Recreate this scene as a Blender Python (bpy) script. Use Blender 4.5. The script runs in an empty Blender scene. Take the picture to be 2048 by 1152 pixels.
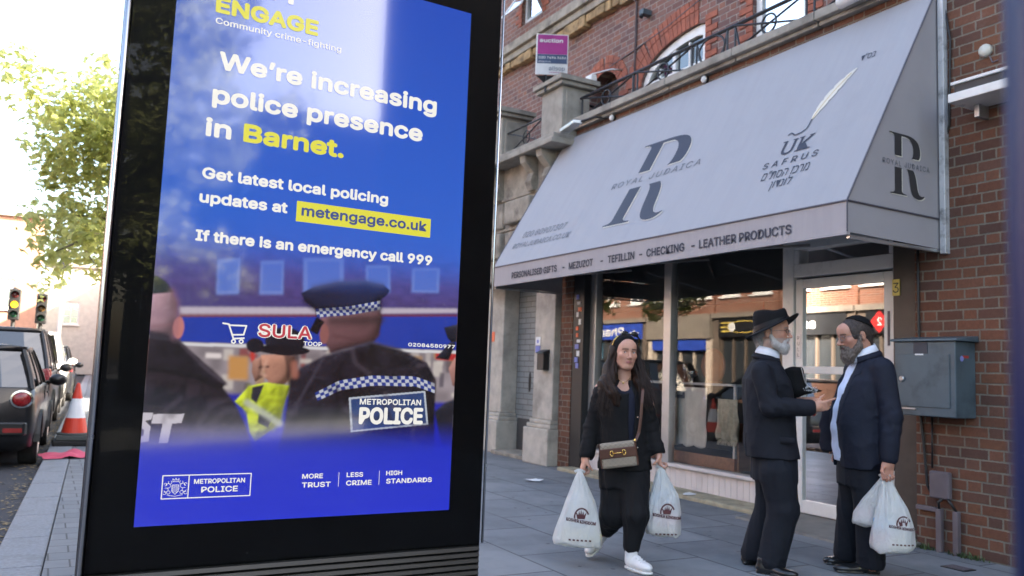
import bpy, bmesh, math, random
import numpy as np
from mathutils import Vector, Matrix
from mathutils.geometry import tessellate_polygon
PI = math.pi
R_ = math.radians
random.seed(7)
SC = bpy.context.scene
COL = SC.collection

# ------------------------------------------------------------------ camera
EV = 2.75
cam_d = bpy.data.cameras.new('camera'); cam = bpy.data.objects.new('camera', cam_d); COL.objects.link(cam)
cam_d.sensor_width = 36.0; cam_d.lens = 36.0*1680/2048
cam_d.clip_start = 0.02; cam_d.clip_end = 2000
_yaw, _pitch, _roll = R_(28.78), R_(5.68), R_(2.23)
_fw = Vector((math.sin(_yaw)*math.cos(_pitch), math.cos(_yaw)*math.cos(_pitch), math.sin(_pitch)))
_rt = Vector((math.cos(_yaw), -math.sin(_yaw), 0)); _up = _rt.cross(_fw)
_r = _rt*math.cos(_roll)+_up*math.sin(_roll); _u = -_rt*math.sin(_roll)+_up*math.cos(_roll)
CAM = Vector((0, 0, 1.27))
cam.matrix_world = Matrix(((_r.x, _u.x, -_fw.x, CAM.x), (_r.y, _u.y, -_fw.y, CAM.y), (_r.z, _u.z, -_fw.z, CAM.z), (0, 0, 0, 1)))
cam_d.dof.use_dof = True; cam_d.dof.focus_distance = 3.5; cam_d.dof.aperture_fstop = 4.0
SC.camera = cam

# ------------------------------------------------------------------ sky and sun
SUN_TO = Vector((0.74, -0.46, 0.50)).normalized()
elev = math.asin(SUN_TO.z); azim = math.atan2(SUN_TO.x, SUN_TO.y)
w = bpy.data.worlds.new('World'); SC.world = w; w.use_nodes = True
_nt = w.node_tree; _bg = _nt.nodes['Background']
_sky = _nt.nodes.new('ShaderNodeTexSky'); _sky.sky_type = 'NISHITA'; _sky.sun_disc = False
_sky.sun_elevation = elev; _sky.sun_rotation = azim
_sky.dust_density = 4.0; _sky.ozone_density = 1.0; _sky.air_density = 1.0
_nt.links.new(_sky.outputs[0], _bg.inputs[0]); _bg.inputs[1].default_value = 0.15
sun_d = bpy.data.lights.new('sun', 'SUN'); sun_d.energy = 5.0; sun_d.angle = R_(0.5); sun_d.color = (1.0, 0.93, 0.84)
sun = bpy.data.objects.new('sun', sun_d); COL.objects.link(sun)
sun.rotation_euler = SUN_TO.to_track_quat('Z', 'Y').to_euler()
SC.view_settings.view_transform = 'Standard'; SC.view_settings.look = 'None'
SC.view_settings.exposure = EV; SC.view_settings.gamma = 1.0
try:
    SC.view_settings.use_white_balance = True; SC.view_settings.white_balance_temperature = 6950; SC.view_settings.white_balance_tint = 10
except AttributeError: pass
SC.cycles.max_bounces = 8; SC.cycles.transparent_max_bounces = 16
SC.cycles.use_denoising = True
SC.cycles.sample_clamp_indirect = 6.0
SC.cycles.caustics_reflective = False; SC.cycles.caustics_refractive = False

# ------------------------------------------------------------------ node helpers
def srgb(r, g, b):
    f = lambda c: (c/255/12.92 if c/255 <= 0.04045 else ((c/255+0.055)/1.055)**2.4)
    return (f(r), f(g), f(b))

class NT:
    def __init__(self, name):
        self.m = bpy.data.materials.new(name); self.m.use_nodes = True
        self.t = self.m.node_tree; self.n = self.t.nodes
        self.bsdf = self.n['Principled BSDF']; self.out = self.n['Material Output']
    def add(self, typ, **kw):
        nd = self.n.new(typ)
        for k, v in kw.items(): setattr(nd, k, v)
        return nd
    def put(self, sock, v):
        if isinstance(v, bpy.types.NodeSocket): self.t.links.new(v, sock)
        elif v is not None:
            if isinstance(v, (tuple, list)) and len(v) == 3 and sock.type == 'RGBA': v = (*v, 1)
            sock.default_value = v
    def math(self, op, a, b=None, c=None, clamp=False):
        nd = self.add('ShaderNodeMath', operation=op); nd.use_clamp = clamp
        self.put(nd.inputs[0], a)
        if b is not None: self.put(nd.inputs[1], b)
        if c is not None: self.put(nd.inputs[2], c)
        return nd.outputs[0]
    def mix(self, f, a, b, blend='MIX'):
        nd = self.add('ShaderNodeMix', data_type='RGBA', blend_type=blend)
        self.put(nd.inputs[0], f); self.put(nd.inputs[6], a); self.put(nd.inputs[7], b)
        return nd.outputs[2]
    def ramp(self, f, pts):
        nd = self.add('ShaderNodeValToRGB'); cr = nd.color_ramp
        while len(cr.elements) < len(pts): cr.elements.new(0.5)
        for e, (p, c) in zip(cr.elements, pts):
            e.position = p; e.color = (*c, 1) if len(c) == 3 else c
        self.put(nd.inputs[0], f); return nd.outputs[0]
    def rng(self, f, a, b, c=0.0, d=1.0):
        nd = self.add('ShaderNodeMapRange'); nd.clamp = True
        self.put(nd.inputs[0], f)
        for i, v in zip((1, 2, 3, 4), (a, b, c, d)): self.put(nd.inputs[i], v)
        return nd.outputs[0]
    def noise(self, scale, detail=3, vec=None, rough=0.55, dist=0.0):
        nd = self.add('ShaderNodeTexNoise'); nd.inputs['Scale'].default_value = scale
        nd.inputs['Detail'].default_value = detail; nd.inputs['Roughness'].default_value = rough
        nd.inputs['Distortion'].default_value = dist
        self.put(nd.inputs['Vector'], vec if vec is not None else self.obj())
        return nd.outputs[0]
    def obj(self):
        if not hasattr(self, '_tc'): self._tc = self.add('ShaderNodeTexCoord')
        return self._tc.outputs['Object']
    def sep(self, v):
        nd = self.add('ShaderNodeSeparateXYZ'); self.put(nd.inputs[0], v); return nd.outputs
    def comb(self, x, y, z=0.0):
        nd = self.add('ShaderNodeCombineXYZ')
        for i, v in enumerate((x, y, z)): self.put(nd.inputs[i], v)
        return nd.outputs[0]
    def scale(self, v, s):
        nd = self.add('ShaderNodeVectorMath', operation='MULTIPLY'); self.put(nd.inputs[0], v)
        nd.inputs[1].default_value = s; return nd.outputs[0]
    def bump(self, h, strength=0.3, dist=0.01, nrm=None):
        nd = self.add('ShaderNodeBump'); nd.inputs['Strength'].default_value = strength
        nd.inputs['Distance'].default_value = dist; self.put(nd.inputs['Height'], h)
        if nrm is not None: self.put(nd.inputs['Normal'], nrm)
        return nd.outputs[0]
    def set(self, **kw):
        names = dict(base='Base Color', rough='Roughness', metal='Metallic', normal='Normal', spec='Specular IOR Level',
                     coat='Coat Weight', coatr='Coat Roughness', sheen='Sheen Weight', emit='Emission Color', estr='Emission Strength',
                     trans='Transmission Weight', sss='Subsurface Weight', alpha='Alpha', ior='IOR')
        for k, v in kw.items(): self.put(self.bsdf.inputs[names[k]], v)
        return self.m

def M(name, base, rough=0.6, metal=0.0, var=0.12, scale=4.0, bump=0.0, bscale=60.0, stain=None, stain_scale=1.3, stain_amt=0.5, vec_scale=None, **kw):
    t = NT(name)
    v = t.obj() if vec_scale is None else t.scale(t.obj(), vec_scale)
    n = t.noise(scale, 4, v)
    lo = tuple(c*(1-var) for c in base); hi = tuple(min(1, c*(1+var)) for c in base)
    c = t.mix(t.rng(n, 0.3, 0.7), lo, hi)
    if stain is not None:
        s = t.noise(stain_scale, 6, v, 0.65)
        c = t.mix(t.rng(s, 0.5, 0.72, 0, stain_amt), c, stain)
    rr = t.math('ADD', rough, t.rng(n, 0.3, 0.7, -0.06, 0.06))
    t.set(base=c, rough=rr, metal=metal, **kw)
    if bump: t.set(normal=t.bump(t.noise(bscale, 3, v), bump, 0.004))
    return t.m

def emit_mat(name, col, strength):
    t = NT(name); t.set(base=(0.0, 0.0, 0.0), rough=0.4, emit=col, estr=strength); return t.m

def brick_mat(name, cols, mortar, h=0.082, st=0.225, hd=0.115, joint=0.011, soot=0.25, rough=0.85):
    t = NT(name); o = t.sep(t.obj())
    g = t.add('ShaderNodeNewGeometry'); nn = t.sep(g.outputs['True Normal'])
    fac = t.math('GREATER_THAN', t.math('ABSOLUTE', nn[1]), t.math('ABSOLUTE', nn[0]))
    wob = t.noise(3.0, 2)
    u = t.math('ADD', t.math('ADD', t.math('MULTIPLY', o[1], t.math('SUBTRACT', 1.0, fac)), t.math('MULTIPLY', o[0], fac)), 100.0)
    v = t.math('ADD', t.math('ADD', o[2], 10.0), t.math('MULTIPLY', t.math('SUBTRACT', wob, 0.5), 0.012))
    P = st+hd
    row = t.math('FLOOR', t.math('DIVIDE', v, h)); fv = t.math('SUBTRACT', v, t.math('MULTIPLY', row, h))
    wn0 = t.add('ShaderNodeTexWhiteNoise', noise_dimensions='1D'); t.put(wn0.inputs['W'], row)
    sh = t.math('ADD', t.math('MULTIPLY', t.math('MODULO', row, 2.0), P/2), t.math('MULTIPLY', wn0.outputs[0], 0.03))
    uu = t.math('ADD', u, sh); c = t.math('FLOOR', t.math('DIVIDE', uu, P)); lu = t.math('SUBTRACT', uu, t.math('MULTIPLY', c, P))
    isH = t.math('GREATER_THAN', lu, st)
    dS = t.math('MINIMUM', lu, t.math('SUBTRACT', st, lu)); dH = t.math('MINIMUM', t.math('SUBTRACT', lu, st), t.math('SUBTRACT', P, lu))
    du = t.math('MAXIMUM', dS, dH)
    dv = t.math('MINIMUM', fv, t.math('SUBTRACT', h, fv))
    ragged = t.math('MULTIPLY', t.math('SUBTRACT', t.noise(55, 3), 0.5), 0.010)
    d = t.math('ADD', t.math('MINIMUM', du, dv), ragged)
    face = t.rng(d, joint*0.5-0.001, joint*0.5+0.0028)
    wn = t.add('ShaderNodeTexWhiteNoise', noise_dimensions='2D')
    t.put(wn.inputs['Vector'], t.comb(t.math('ADD', t.math('MULTIPLY', c, 2.0), isH), row))
    n = len(cols)
    bc = t.ramp(wn.outputs[0], [(i/(n-1), cc) for i, cc in enumerate(cols)])
    fine = t.noise(38, 4, None, 0.7)
    bc = t.mix(t.rng(fine, 0.3, 0.75, 0.0, 0.45), bc, tuple(x*0.55 for x in cols[0]))
    mc = t.mix(t.rng(t.noise(9, 4), 0.35, 0.7), tuple(x*0.75 for x in mortar), mortar)
    col = t.mix(face, mc, bc)
    s = t.noise(0.9, 5, None, 0.65)
    col = t.mix(t.rng(s, 0.5, 0.75, 0.0, soot), col, (0.035, 0.028, 0.025))
    # lime bloom
    s2 = t.noise(2.1, 6, None, 0.7)
    col = t.mix(t.rng(s2, 0.62, 0.8, 0.0, 0.22), col, (0.4, 0.34, 0.3))
    hgt = t.math('ADD', face, t.math('MULTIPLY', fine, 0.5))
    return t.set(base=col, rough=rough, spec=0.25, normal=t.bump(hgt, 0.6, 0.008))

def glass_mat(name, mult=1.9, tint=(0.92, 0.95, 0.96), rough=0.0):
    t = NT(name); t.n.remove(t.bsdf)
    fr = t.add('ShaderNodeFresnel'); fr.inputs[0].default_value = 1.5
    gl = t.add('ShaderNodeBsdfGlossy'); gl.inputs['Roughness'].default_value = rough; gl.inputs[0].default_value = (1, 1, 1, 1)
    tr = t.add('ShaderNodeBsdfTransparent'); tr.inputs[0].default_value = (*tint, 1)
    mx = t.add('ShaderNodeMixShader'); t.put(mx.inputs[0], t.math('MULTIPLY', fr.outputs[0], mult, clamp=True))
    t.t.links.new(tr.outputs[0], mx.inputs[1]); t.t.links.new(gl.outputs[0], mx.inputs[2]); t.t.links.new(mx.outputs[0], t.out.inputs[0])
    return t.m

# ------------------------------------------------------------------ object helpers
def tag(o, label=None, cat=None, group=None, kind=None):
    if label: o['label'] = label
    if cat: o['category'] = cat
    if group: o['group'] = group
    if kind: o['kind'] = kind
    return o
def thing(name, label, cat, loc=(0, 0, 0), group=None):
    o = bpy.data.objects.new(name, None); COL.objects.link(o); o.location = loc; o.empty_display_size = 0.1
    return tag(o, label, cat, group)
def adopt(o, p):
    o.parent = p
    if p.parent is None: o.matrix_parent_inverse = Matrix.Translation(-Vector(p.location))
def link(name, me, mats, parent=None, smooth=False, bevel=0.0):
    o = bpy.data.objects.new(name, me); COL.objects.link(o)
    for m in (mats if isinstance(mats, (list, tuple)) else [mats]): me.materials.append(m)
    if smooth:
        me.polygons.foreach_set('use_smooth', np.ones(len(me.polygons), dtype=bool))
    if bevel:
        b = o.modifiers.new('edge', 'BEVEL'); b.width = bevel; b.segments = 2; b.limit_method = 'ANGLE'; b.angle_limit = R_(50)
    if parent is not None: adopt(o, parent)
    return o
def copy_tree(o, off, label=None, parent=None):
    c = o.copy(); COL.objects.link(c)
    if parent is None: c.location = Vector(o.location)+Vector(off)
    else: c.parent = parent
    if label: c['label'] = label
    for ch in list(o.children): copy_tree(ch, (0, 0, 0), None, c)
    return c

class MB:
    def __init__(self): self.bm = bmesh.new()
    def v(self, p): return self.bm.verts.new(p)
    def face(self, vs, mi=0):
        try: f = self.bm.faces.new(vs); f.material_index = mi; return f
        except ValueError: return None
    def poly(self, pts, mi=0): return self.face([self.v(p) for p in pts], mi)
    def hexa(self, p, mi=0):
        vs = [self.v(q) for q in p]
        for f in ((0, 3, 2, 1), (4, 5, 6, 7), (0, 1, 5, 4), (1, 2, 6, 5), (2, 3, 7, 6), (3, 0, 4, 7)): self.face([vs[i] for i in f], mi)
        return self
    def box(self, x0, x1, y0, y1, z0, z1, mi=0):
        x0, x1 = min(x0, x1), max(x0, x1); y0, y1 = min(y0, y1), max(y0, y1); z0, z1 = min(z0, z1), max(z0, z1)
        return self.hexa([(x0, y0, z0), (x1, y0, z0), (x1, y1, z0), (x0, y1, z0), (x0, y0, z1), (x1, y0, z1), (x1, y1, z1), (x0, y1, z1)], mi)
    def fbox(self, F, a0, a1, z0, z1, n0, n1, mi=0):
        return self.hexa([F(a0, z0, n0), F(a1, z0, n0), F(a1, z0, n1), F(a0, z0, n1), F(a0, z1, n0), F(a1, z1, n0), F(a1, z1, n1), F(a0, z1, n1)], mi)
    def prism(self, pts, vec, mi=0):
        vec = Vector(vec); a = [self.v(p) for p in pts]; b = [self.v(Vector(p)+vec) for p in pts]
        self.face(a, mi); self.face(list(reversed(b)), mi); n = len(pts)
        for i in range(n): self.face([a[i], b[i], b[(i+1) % n], a[(i+1) % n]], mi)
        return self
    def tube(self, path, r, n=8, mi=0, cap=True):
        P = [Vector(p) for p in path]; k = len(P); rs = r if isinstance(r, (list, tuple)) else [r]*k
        rings = []; prev = None
        for i in range(k):
            d = (P[min(i+1, k-1)]-P[max(i-1, 0)]).normalized()
            if prev is None:
                a = Vector((0, 0, 1)) if abs(d.z) < 0.9 else Vector((1, 0, 0)); x = d.cross(a).normalized()
            else:
                x = (prev-d*prev.dot(d)).normalized()
            prev = x; y = d.cross(x)
            rings.append([self.v(P[i]+(x*math.cos(2*PI*j/n)+y*math.sin(2*PI*j/n))*rs[i]) for j in range(n)])
        self.rings(rings, mi, cap); return self
    def rings(self, rings, mi=0, cap=True, closed=True):
        n = len(rings[0])
        for a, b in zip(rings, rings[1:]):
            for j in range(n if closed else n-1): self.face([a[j], a[(j+1) % n], b[(j+1) % n], b[j]], mi)
        if cap and closed:
            self.face(list(reversed(rings[0])), mi); self.face(rings[-1], mi)
    def loft(self, rp, mi=0, cap=True, closed=True):
        self.rings([[self.v(p) for p in r] for r in rp], mi, cap, closed); return self
    def lathe(self, c, prof, n=24, axis='Z', mi=0, cap=True):
        c = Vector(c); rp = []
        for r, h in prof:
            ring = []
            for j in range(n):
                a = 2*PI*j/n; p = (r*math.cos(a), r*math.sin(a), h)
                if axis == 'X': p = (p[2], p[0], p[1])
                elif axis == 'Y': p = (p[1], p[2], p[0])
                ring.append(c+Vector(p))
            rp.append(ring)
        return self.loft(rp, mi, cap)
    def ell(self, c, r, n=12, m=8, mi=0, M=None):
        c = Vector(c); rp = []
        for i in range(m+1):
            t = -PI/2+PI*i/m; cr = max(math.cos(t), 0.02); ring = []
            for j in range(n):
                q = Vector((r[0]*cr*math.cos(2*PI*j/n), r[1]*cr*math.sin(2*PI*j/n), r[2]*math.sin(t)))
                ring.append(c+(M @ q if M is not None else q))
            rp.append(ring)
        return self.loft(rp, mi)
    def build(self, name, mats, parent=None, smooth=False, bevel=0.0, recalc=True):
        if recalc: bmesh.ops.recalc_face_normals(self.bm, faces=self.bm.faces[:])
        me = bpy.data.meshes.new(name); self.bm.to_mesh(me); self.bm.free()
        return link(name, me, mats, parent, smooth, bevel)

def frame(O, A, N):
    O, A, N = Vector(O), Vector(A).normalized(), Vector(N).normalized()
    return lambda a, z, n=0.0: O+A*a+N*n+Vector((0, 0, z))

# ------------------------------------------------------------------ text
_tc = {}
try:
    import os
    FONT = bpy.data.fonts.load(os.path.join(bpy.utils.system_resource('DATAFILES', path='fonts'), 'Inter.woff2'))   # the interface typeface that ships with Blender
except Exception:
    FONT = None
def text_tris(s, bold=0.0, shear=0.0, spacing=1.0):
    key = (s, bold, shear, spacing)
    if key in _tc: return _tc[key]
    cu = bpy.data.curves.new('t', 'FONT'); cu.body = s
    if FONT and all(ord(ch) < 0x590 or ord(ch) > 0x5ff for ch in s): cu.font = FONT
    cu.resolution_u = 3; cu.offset = bold; cu.shear = shear; cu.space_character = spacing
    ob = bpy.data.objects.new('t', cu); COL.objects.link(ob)
    dg = bpy.context.evaluated_depsgraph_get(); me = bpy.data.meshes.new_from_object(ob.evaluated_get(dg))
    vs = [tuple(v.co) for v in me.vertices]; fs = [tuple(p.vertices) for p in me.polygons]
    bpy.data.objects.remove(ob); bpy.data.curves.remove(cu); bpy.data.meshes.remove(me)
    _tc[key] = (vs, fs); return _tc[key]
CAPH = None
def put_text(mb, s, O, U, V, cap, width=None, x0=0.0, y0=0.0, mi=0, bold=0.0, shear=0.0, spacing=1.0, align='L', lift=(0, 0, 0)):
    """flat letters: baseline starts at O + U*x0 + V*y0; cap height `cap`, total width `width`"""
    global CAPH
    if CAPH is None: CAPH = max(v[1] for v in text_tris('H')[0])
    vs, fs = text_tris(s, 0.0, shear, spacing)
    if not vs: return
    mn = min(v[0] for v in vs); mx = max(v[0] for v in vs)
    sy = cap/CAPH; sx = (width/(mx-mn)) if width else sy
    ww = (mx-mn)*sx; off = {'L': 0, 'C': -ww/2, 'R': -ww}[align]
    O, U, V, lift = Vector(O), Vector(U), Vector(V), Vector(lift)
    nl = U.cross(V).normalized()*0.00012; b_ = bold*sy*0.85          # heavier weights: the outline repeated a hair apart
    sh = [(0, 0)]+([] if bold <= 0 else [(b_*math.cos(2*PI*k/8), b_*math.sin(2*PI*k/8)) for k in range(8)])
    for k, (dx, dy) in enumerate(sh):
        bv = [mb.v(O+U*(x0+off+(v[0]-mn)*sx*(1-(2*b_/max(ww, 1e-6)))+b_+dx)+V*(y0+v[1]*sy*(1-2*b_/cap)+b_+dy)+lift+nl*k) for v in vs]
        for f in fs: mb.face([bv[i] for i in f], mi)

# ------------------------------------------------------------------ walls with openings
def arch_pts(a0, a1, zt, rise, n=10):
    """points of a segmental arch from a1 to a0 with springing zt and given rise"""
    if rise <= 0: return [(a1, zt), (a0, zt)]
    c = (a1-a0)/2; Rr = (c*c+rise*rise)/(2*rise); mid = (a0+a1)/2; th = math.asin(min(1, c/Rr)) if rise <= c else PI-math.asin(c/Rr)
    return [(mid+Rr*math.sin(th*(1-2*i/n)), zt-(Rr-rise)+Rr*math.cos(th*(1-2*i/n))) for i in range(n+1)]
def wall(mb, F, a0, a1, z0, z1, holes, n=0.0, depth=0.2, thick=None, mi=0, mi_rev=None):
    """holes: (a0,a1,z0,z1,rise) where z1 is the springing height"""
    loops = [[(a0, z0), (a1, z0), (a1, z1), (a0, z1)]]
    for h in holes:
        loops.append([(h[0], h[2]), (h[1], h[2])]+arch_pts(h[0], h[1], h[3], h[4] if len(h) > 4 else 0))
    flat = [p for l in loops for p in l]
    vs = [mb.v(F(p[0], p[1], n)) for p in flat]
    for t in tessellate_polygon([[Vector((p[0], p[1], 0)) for p in l] for l in loops]): mb.face([vs[i] for i in t], mi)
    k = 0
    for li, l in enumerate(loops):
        d = (thick or depth) if li == 0 else depth
        b = [mb.v(F(p[0], p[1], n-d)) for p in l]; m = len(l)
        for i in range(m): mb.face([vs[k+i], vs[k+(i+1) % m], b[(i+1) % m], b[i]], mi if li == 0 or mi_rev is None else mi_rev)
        k += m
def sash(parent, F, a0, a1, z0, z1, n, frame_m, glass_m, rise=0.0, cols=2, rows=2, fw=0.06, sill=None, name='window', thickness=0.05, bar=0.025):
    """a window: frame (own mesh) with pane (sub-part)"""
    mb = MB(); outer = [(a0, z0), (a1, z0)]+arch_pts(a0, a1, z1, rise)
    inner = [(a0+fw, z0+fw*1.2), (a1-fw, z0+fw*1.2)]+arch_pts(a0+fw, a1-fw, z1-(fw if rise == 0 else 0), max(0, rise-fw) if rise else 0)
    m = len(outer)
    rp = [[F(p[0], p[1], n-thickness) for p in outer], [F(p[0], p[1], n) for p in outer], [F(p[0], p[1], n) for p in inner], [F(p[0], p[1], n-thickness) for p in inner]]
    mb.loft(rp, 0, False)
    zt = z1+rise*0.8
    for i in range(1, cols):
        a = a0+fw+(a1-a0-2*fw)*i/cols; mb.fbox(F, a-bar/2, a+bar/2, z0+fw, zt-fw*0.5, n-thickness*0.8, n-0.012)
    for i in range(1, rows):
        z = z0+fw+(z1-z0-2*fw)*i/rows; mb.fbox(F, a0+fw*0.8, a1-fw*0.8, z-bar/2, z+bar/2, n-thickness*0.85, n-0.008)
    fo = mb.build(name, frame_m, parent)
    g = MB(); g.poly([F(p[0], p[1], n-thickness*0.6) for p in inner]); g.build('pane', glass_m, fo)
    if sill is not None:
        s = MB(); s.fbox(F, a0-0.06, a1+0.06, z0-0.07, z0-0.003, n-0.05, n+0.16); s.build('sill', sill, fo, bevel=0.008)
    return fo
# ------------------------------------------------------------------ materials
m_brick = brick_mat('brick_red', [(0.128, 0.056, 0.036), (0.165, 0.070, 0.043), (0.190, 0.084, 0.052), (0.150, 0.074, 0.052), (0.098, 0.053, 0.042), (0.200, 0.086, 0.046)], (0.215, 0.185, 0.145), soot=0.32)
m_brick_up = brick_mat('brick_upper', [(0.23, 0.115, 0.095), (0.28, 0.135, 0.105), (0.19, 0.105, 0.095), (0.25, 0.14, 0.115), (0.125, 0.075, 0.075), (0.30, 0.135, 0.092)], (0.33, 0.285, 0.25), soot=0.10)
m_brick_opp = brick_mat('brick_opposite', [(0.20, 0.068, 0.038), (0.24, 0.085, 0.046), (0.22, 0.078, 0.045), (0.17, 0.06, 0.038)], (0.36, 0.30, 0.25), soot=0.1)
m_rubbed = M('rubbed_orange_brick', (0.30, 0.095, 0.058), 0.88, var=0.35, scale=7, bump=0.3)
m_mortar = M('pale_mortar', (0.36, 0.31, 0.26), 0.9)
m_stone = M('weathered_stone', (0.30, 0.275, 0.235), 0.9, var=0.2, scale=6, bump=0.4, bscale=45, stain=(0.075, 0.068, 0.06), stain_scale=1.6, stain_amt=0.75)
m_stone_pale = M('pale_stone', (0.46, 0.42, 0.36), 0.88, var=0.16, scale=6, bump=0.35, bscale=45, stain=(0.16, 0.145, 0.125), stain_scale=1.8, stain_amt=0.65)
m_stone_dk = M('sooty_stone', (0.30, 0.265, 0.215), 0.92, var=0.3, scale=5, bump=0.45, bscale=40, stain=(0.05, 0.045, 0.04), stain_scale=2.4, stain_amt=0.85)
m_string = M('yellow_crumbling_stone', (0.33, 0.22, 0.11), 0.95, var=0.45, scale=9, bump=0.9, bscale=22, stain=(0.06, 0.04, 0.025), stain_scale=5, stain_amt=0.8)
m_white = M('white_paint', (0.74, 0.735, 0.71), 0.42, var=0.06, stain=(0.45, 0.43, 0.40), stain_scale=3, stain_amt=0.35)
m_upvc = M('white_upvc', (0.72, 0.71, 0.68), 0.32, var=0.05, stain=(0.40, 0.37, 0.33), stain_scale=4, stain_amt=0.3)
m_riser = M('pinkish_white_cladding', (0.60, 0.55, 0.53), 0.5, var=0.06, stain=(0.33, 0.29, 0.27), stain_scale=3, stain_amt=0.35)
m_alu = M('grey_aluminium', (0.50, 0.50, 0.50), 0.35, metal=0.75, var=0.08)
m_blackmetal = M('black_metal', (0.012, 0.012, 0.013), 0.45, var=0.3)
m_iron = M('painted_iron_rail', (0.010, 0.012, 0.018), 0.45, var=0.3)
m_glass = glass_mat('shop_glass', 1.8)
m_pane = glass_mat('window_pane', 2.6, (0.75, 0.8, 0.82))
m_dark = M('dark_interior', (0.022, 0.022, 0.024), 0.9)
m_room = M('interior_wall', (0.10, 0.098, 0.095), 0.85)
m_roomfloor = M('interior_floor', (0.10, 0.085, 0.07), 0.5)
m_wood = M('pale_wood', (0.36, 0.17, 0.085), 0.5, var=0.2, scale=3, vec_scale=(1, 8, 8))
m_shutter = None
def _shutter():
    t = NT('grey_tiled_panel'); o = t.sep(t.obj())
    br = t.add('ShaderNodeTexBrick'); t.put(br.inputs['Vector'], t.comb(o[1], o[2]))
    for k, v in (('Scale', 1.0), ('Brick Width', 0.30), ('Row Height', 0.085), ('Mortar Size', 0.006)): br.inputs[k].default_value = v
    br.inputs['Color1'].default_value = (0.20, 0.225, 0.23, 1); br.inputs['Color2'].default_value = (0.25, 0.265, 0.265, 1); br.inputs['Mortar'].default_value = (0.07, 0.075, 0.075, 1)
    n = t.noise(3, 5); c = t.mix(t.rng(n, 0.45, 0.75, 0, 0.5), br.outputs[0], (0.12, 0.12, 0.115))
    return t.set(base=c, rough=0.45, normal=t.bump(br.outputs[1], -0.4, 0.004))
m_shutter = _shutter()
def fabric(name, base, streak=0.12):
    t = NT(name); o = t.obj()
    st = t.noise(1.0, 5, t.scale(o, (0.6, 9.0, 0.6)), 0.7); bl = t.noise(2.2, 6, None, 0.7)
    c = t.mix(t.rng(st, 0.42, 0.75, 0, streak), base, tuple(x*0.55 for x in base))
    c = t.mix(t.rng(bl, 0.52, 0.8, 0, 0.18), c, tuple(x*0.6 for x in base))
    wv = t.noise(260, 2); folds = t.noise(1.6, 3, t.scale(o, (0.5, 3.0, 0.5)))
    b1 = t.bump(folds, 0.18, 0.03); b2 = t.bump(wv, 0.12, 0.002, b1)
    return t.set(base=c, rough=0.62, spec=0.3, normal=b2)
m_awn = fabric('grey_lilac_pvc', (0.330, 0.331, 0.352))
m_val = fabric('valance_pvc', (0.36, 0.335, 0.345), 0.22)
m_navyprint = M('navy_print', (0.030, 0.034, 0.055), 0.6)
m_greyprint = M('grey_print', (0.11, 0.115, 0.135), 0.6)
m_goldprint = M('gold_print', (0.50, 0.38, 0.16), 0.6)
m_creamprint = M('cream_print', (0.62, 0.58, 0.50), 0.6)
m_utility = M('blue_grey_steel', (0.076, 0.108, 0.128), 0.5, var=0.14, scale=3, stain=(0.03, 0.045, 0.055), stain_scale=4.5, stain_amt=0.75, metal=0.1)
m_conduit = M('mauve_painted_metal', (0.13, 0.105, 0.115), 0.65, var=0.2)
m_yellow = M('yellow_label', (0.65, 0.50, 0.12), 0.5)
m_paper = M('white_paper', (0.75, 0.75, 0.74), 0.7)
m_bluepaper = M('blue_notice', (0.22, 0.24, 0.55), 0.7)
m_orange = M('orange_plastic', (0.75, 0.14, 0.05), 0.5)

def _slabs():
    t = NT('paving_slabs'); o = t.sep(t.obj())
    br = t.add('ShaderNodeTexBrick'); t.put(br.inputs['Vector'], t.comb(t.math('ADD', o[1], 0.33), t.math('ADD', o[0], 0.06)))
    for k, v in (('Scale', 1.0), ('Brick Width', 0.92), ('Row Height', 0.61), ('Mortar Size', 0.008), ('Mortar Smooth', 0.2), ('Bias', 0.0)): br.inputs[k].default_value = v
    br.inputs['Color1'].default_value = (0.165, 0.173, 0.183, 1); br.inputs['Color2'].default_value = (0.215, 0.222, 0.230, 1); br.inputs['Mortar'].default_value = (0.038, 0.039, 0.042, 1)
    n1 = t.noise(1.1, 6, None, 0.7); n2 = t.noise(14, 5, None, 0.7); n3 = t.noise(120, 2)
    c = t.mix(t.rng(n1, 0.42, 0.72, 0, 0.6), br.outputs[0], (0.075, 0.08, 0.09))
    n4 = t.noise(0.45, 3, None, 0.6); c = t.mix(t.rng(n4, .5, .7, 0, .35), c, (.21, .215, .22))
    c = t.mix(t.rng(n2, 0.55, 0.78, 0, 0.35), c, (0.24, 0.25, 0.26))
    vor = t.add('ShaderNodeTexVoronoi', feature='F1'); vor.inputs['Scale'].default_value = 5.5; t.put(vor.inputs['Vector'], t.obj())
    gum = t.math('LESS_THAN', t.math('ADD', vor.outputs[0], t.math('MULTIPLY', n2, 0.06)), 0.12)
    sel = t.add('ShaderNodeSeparateColor'); t.put(sel.inputs[0], vor.outputs[1])
    c = t.mix(t.math('MULTIPLY', gum, t.math('GREATER_THAN', sel.outputs[0], 0.45)), c, (0.07, 0.072, 0.078))
    h = t.math('ADD', t.math('MULTIPLY', br.outputs[1], -1.0), t.math('MULTIPLY', n3, 0.25))
    return t.set(base=c, rough=t.rng(n1, 0.3, 0.7, 0.62, 0.82), spec=0.35, normal=t.bump(h, 0.5, 0.006))
m_slabs = _slabs()
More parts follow.
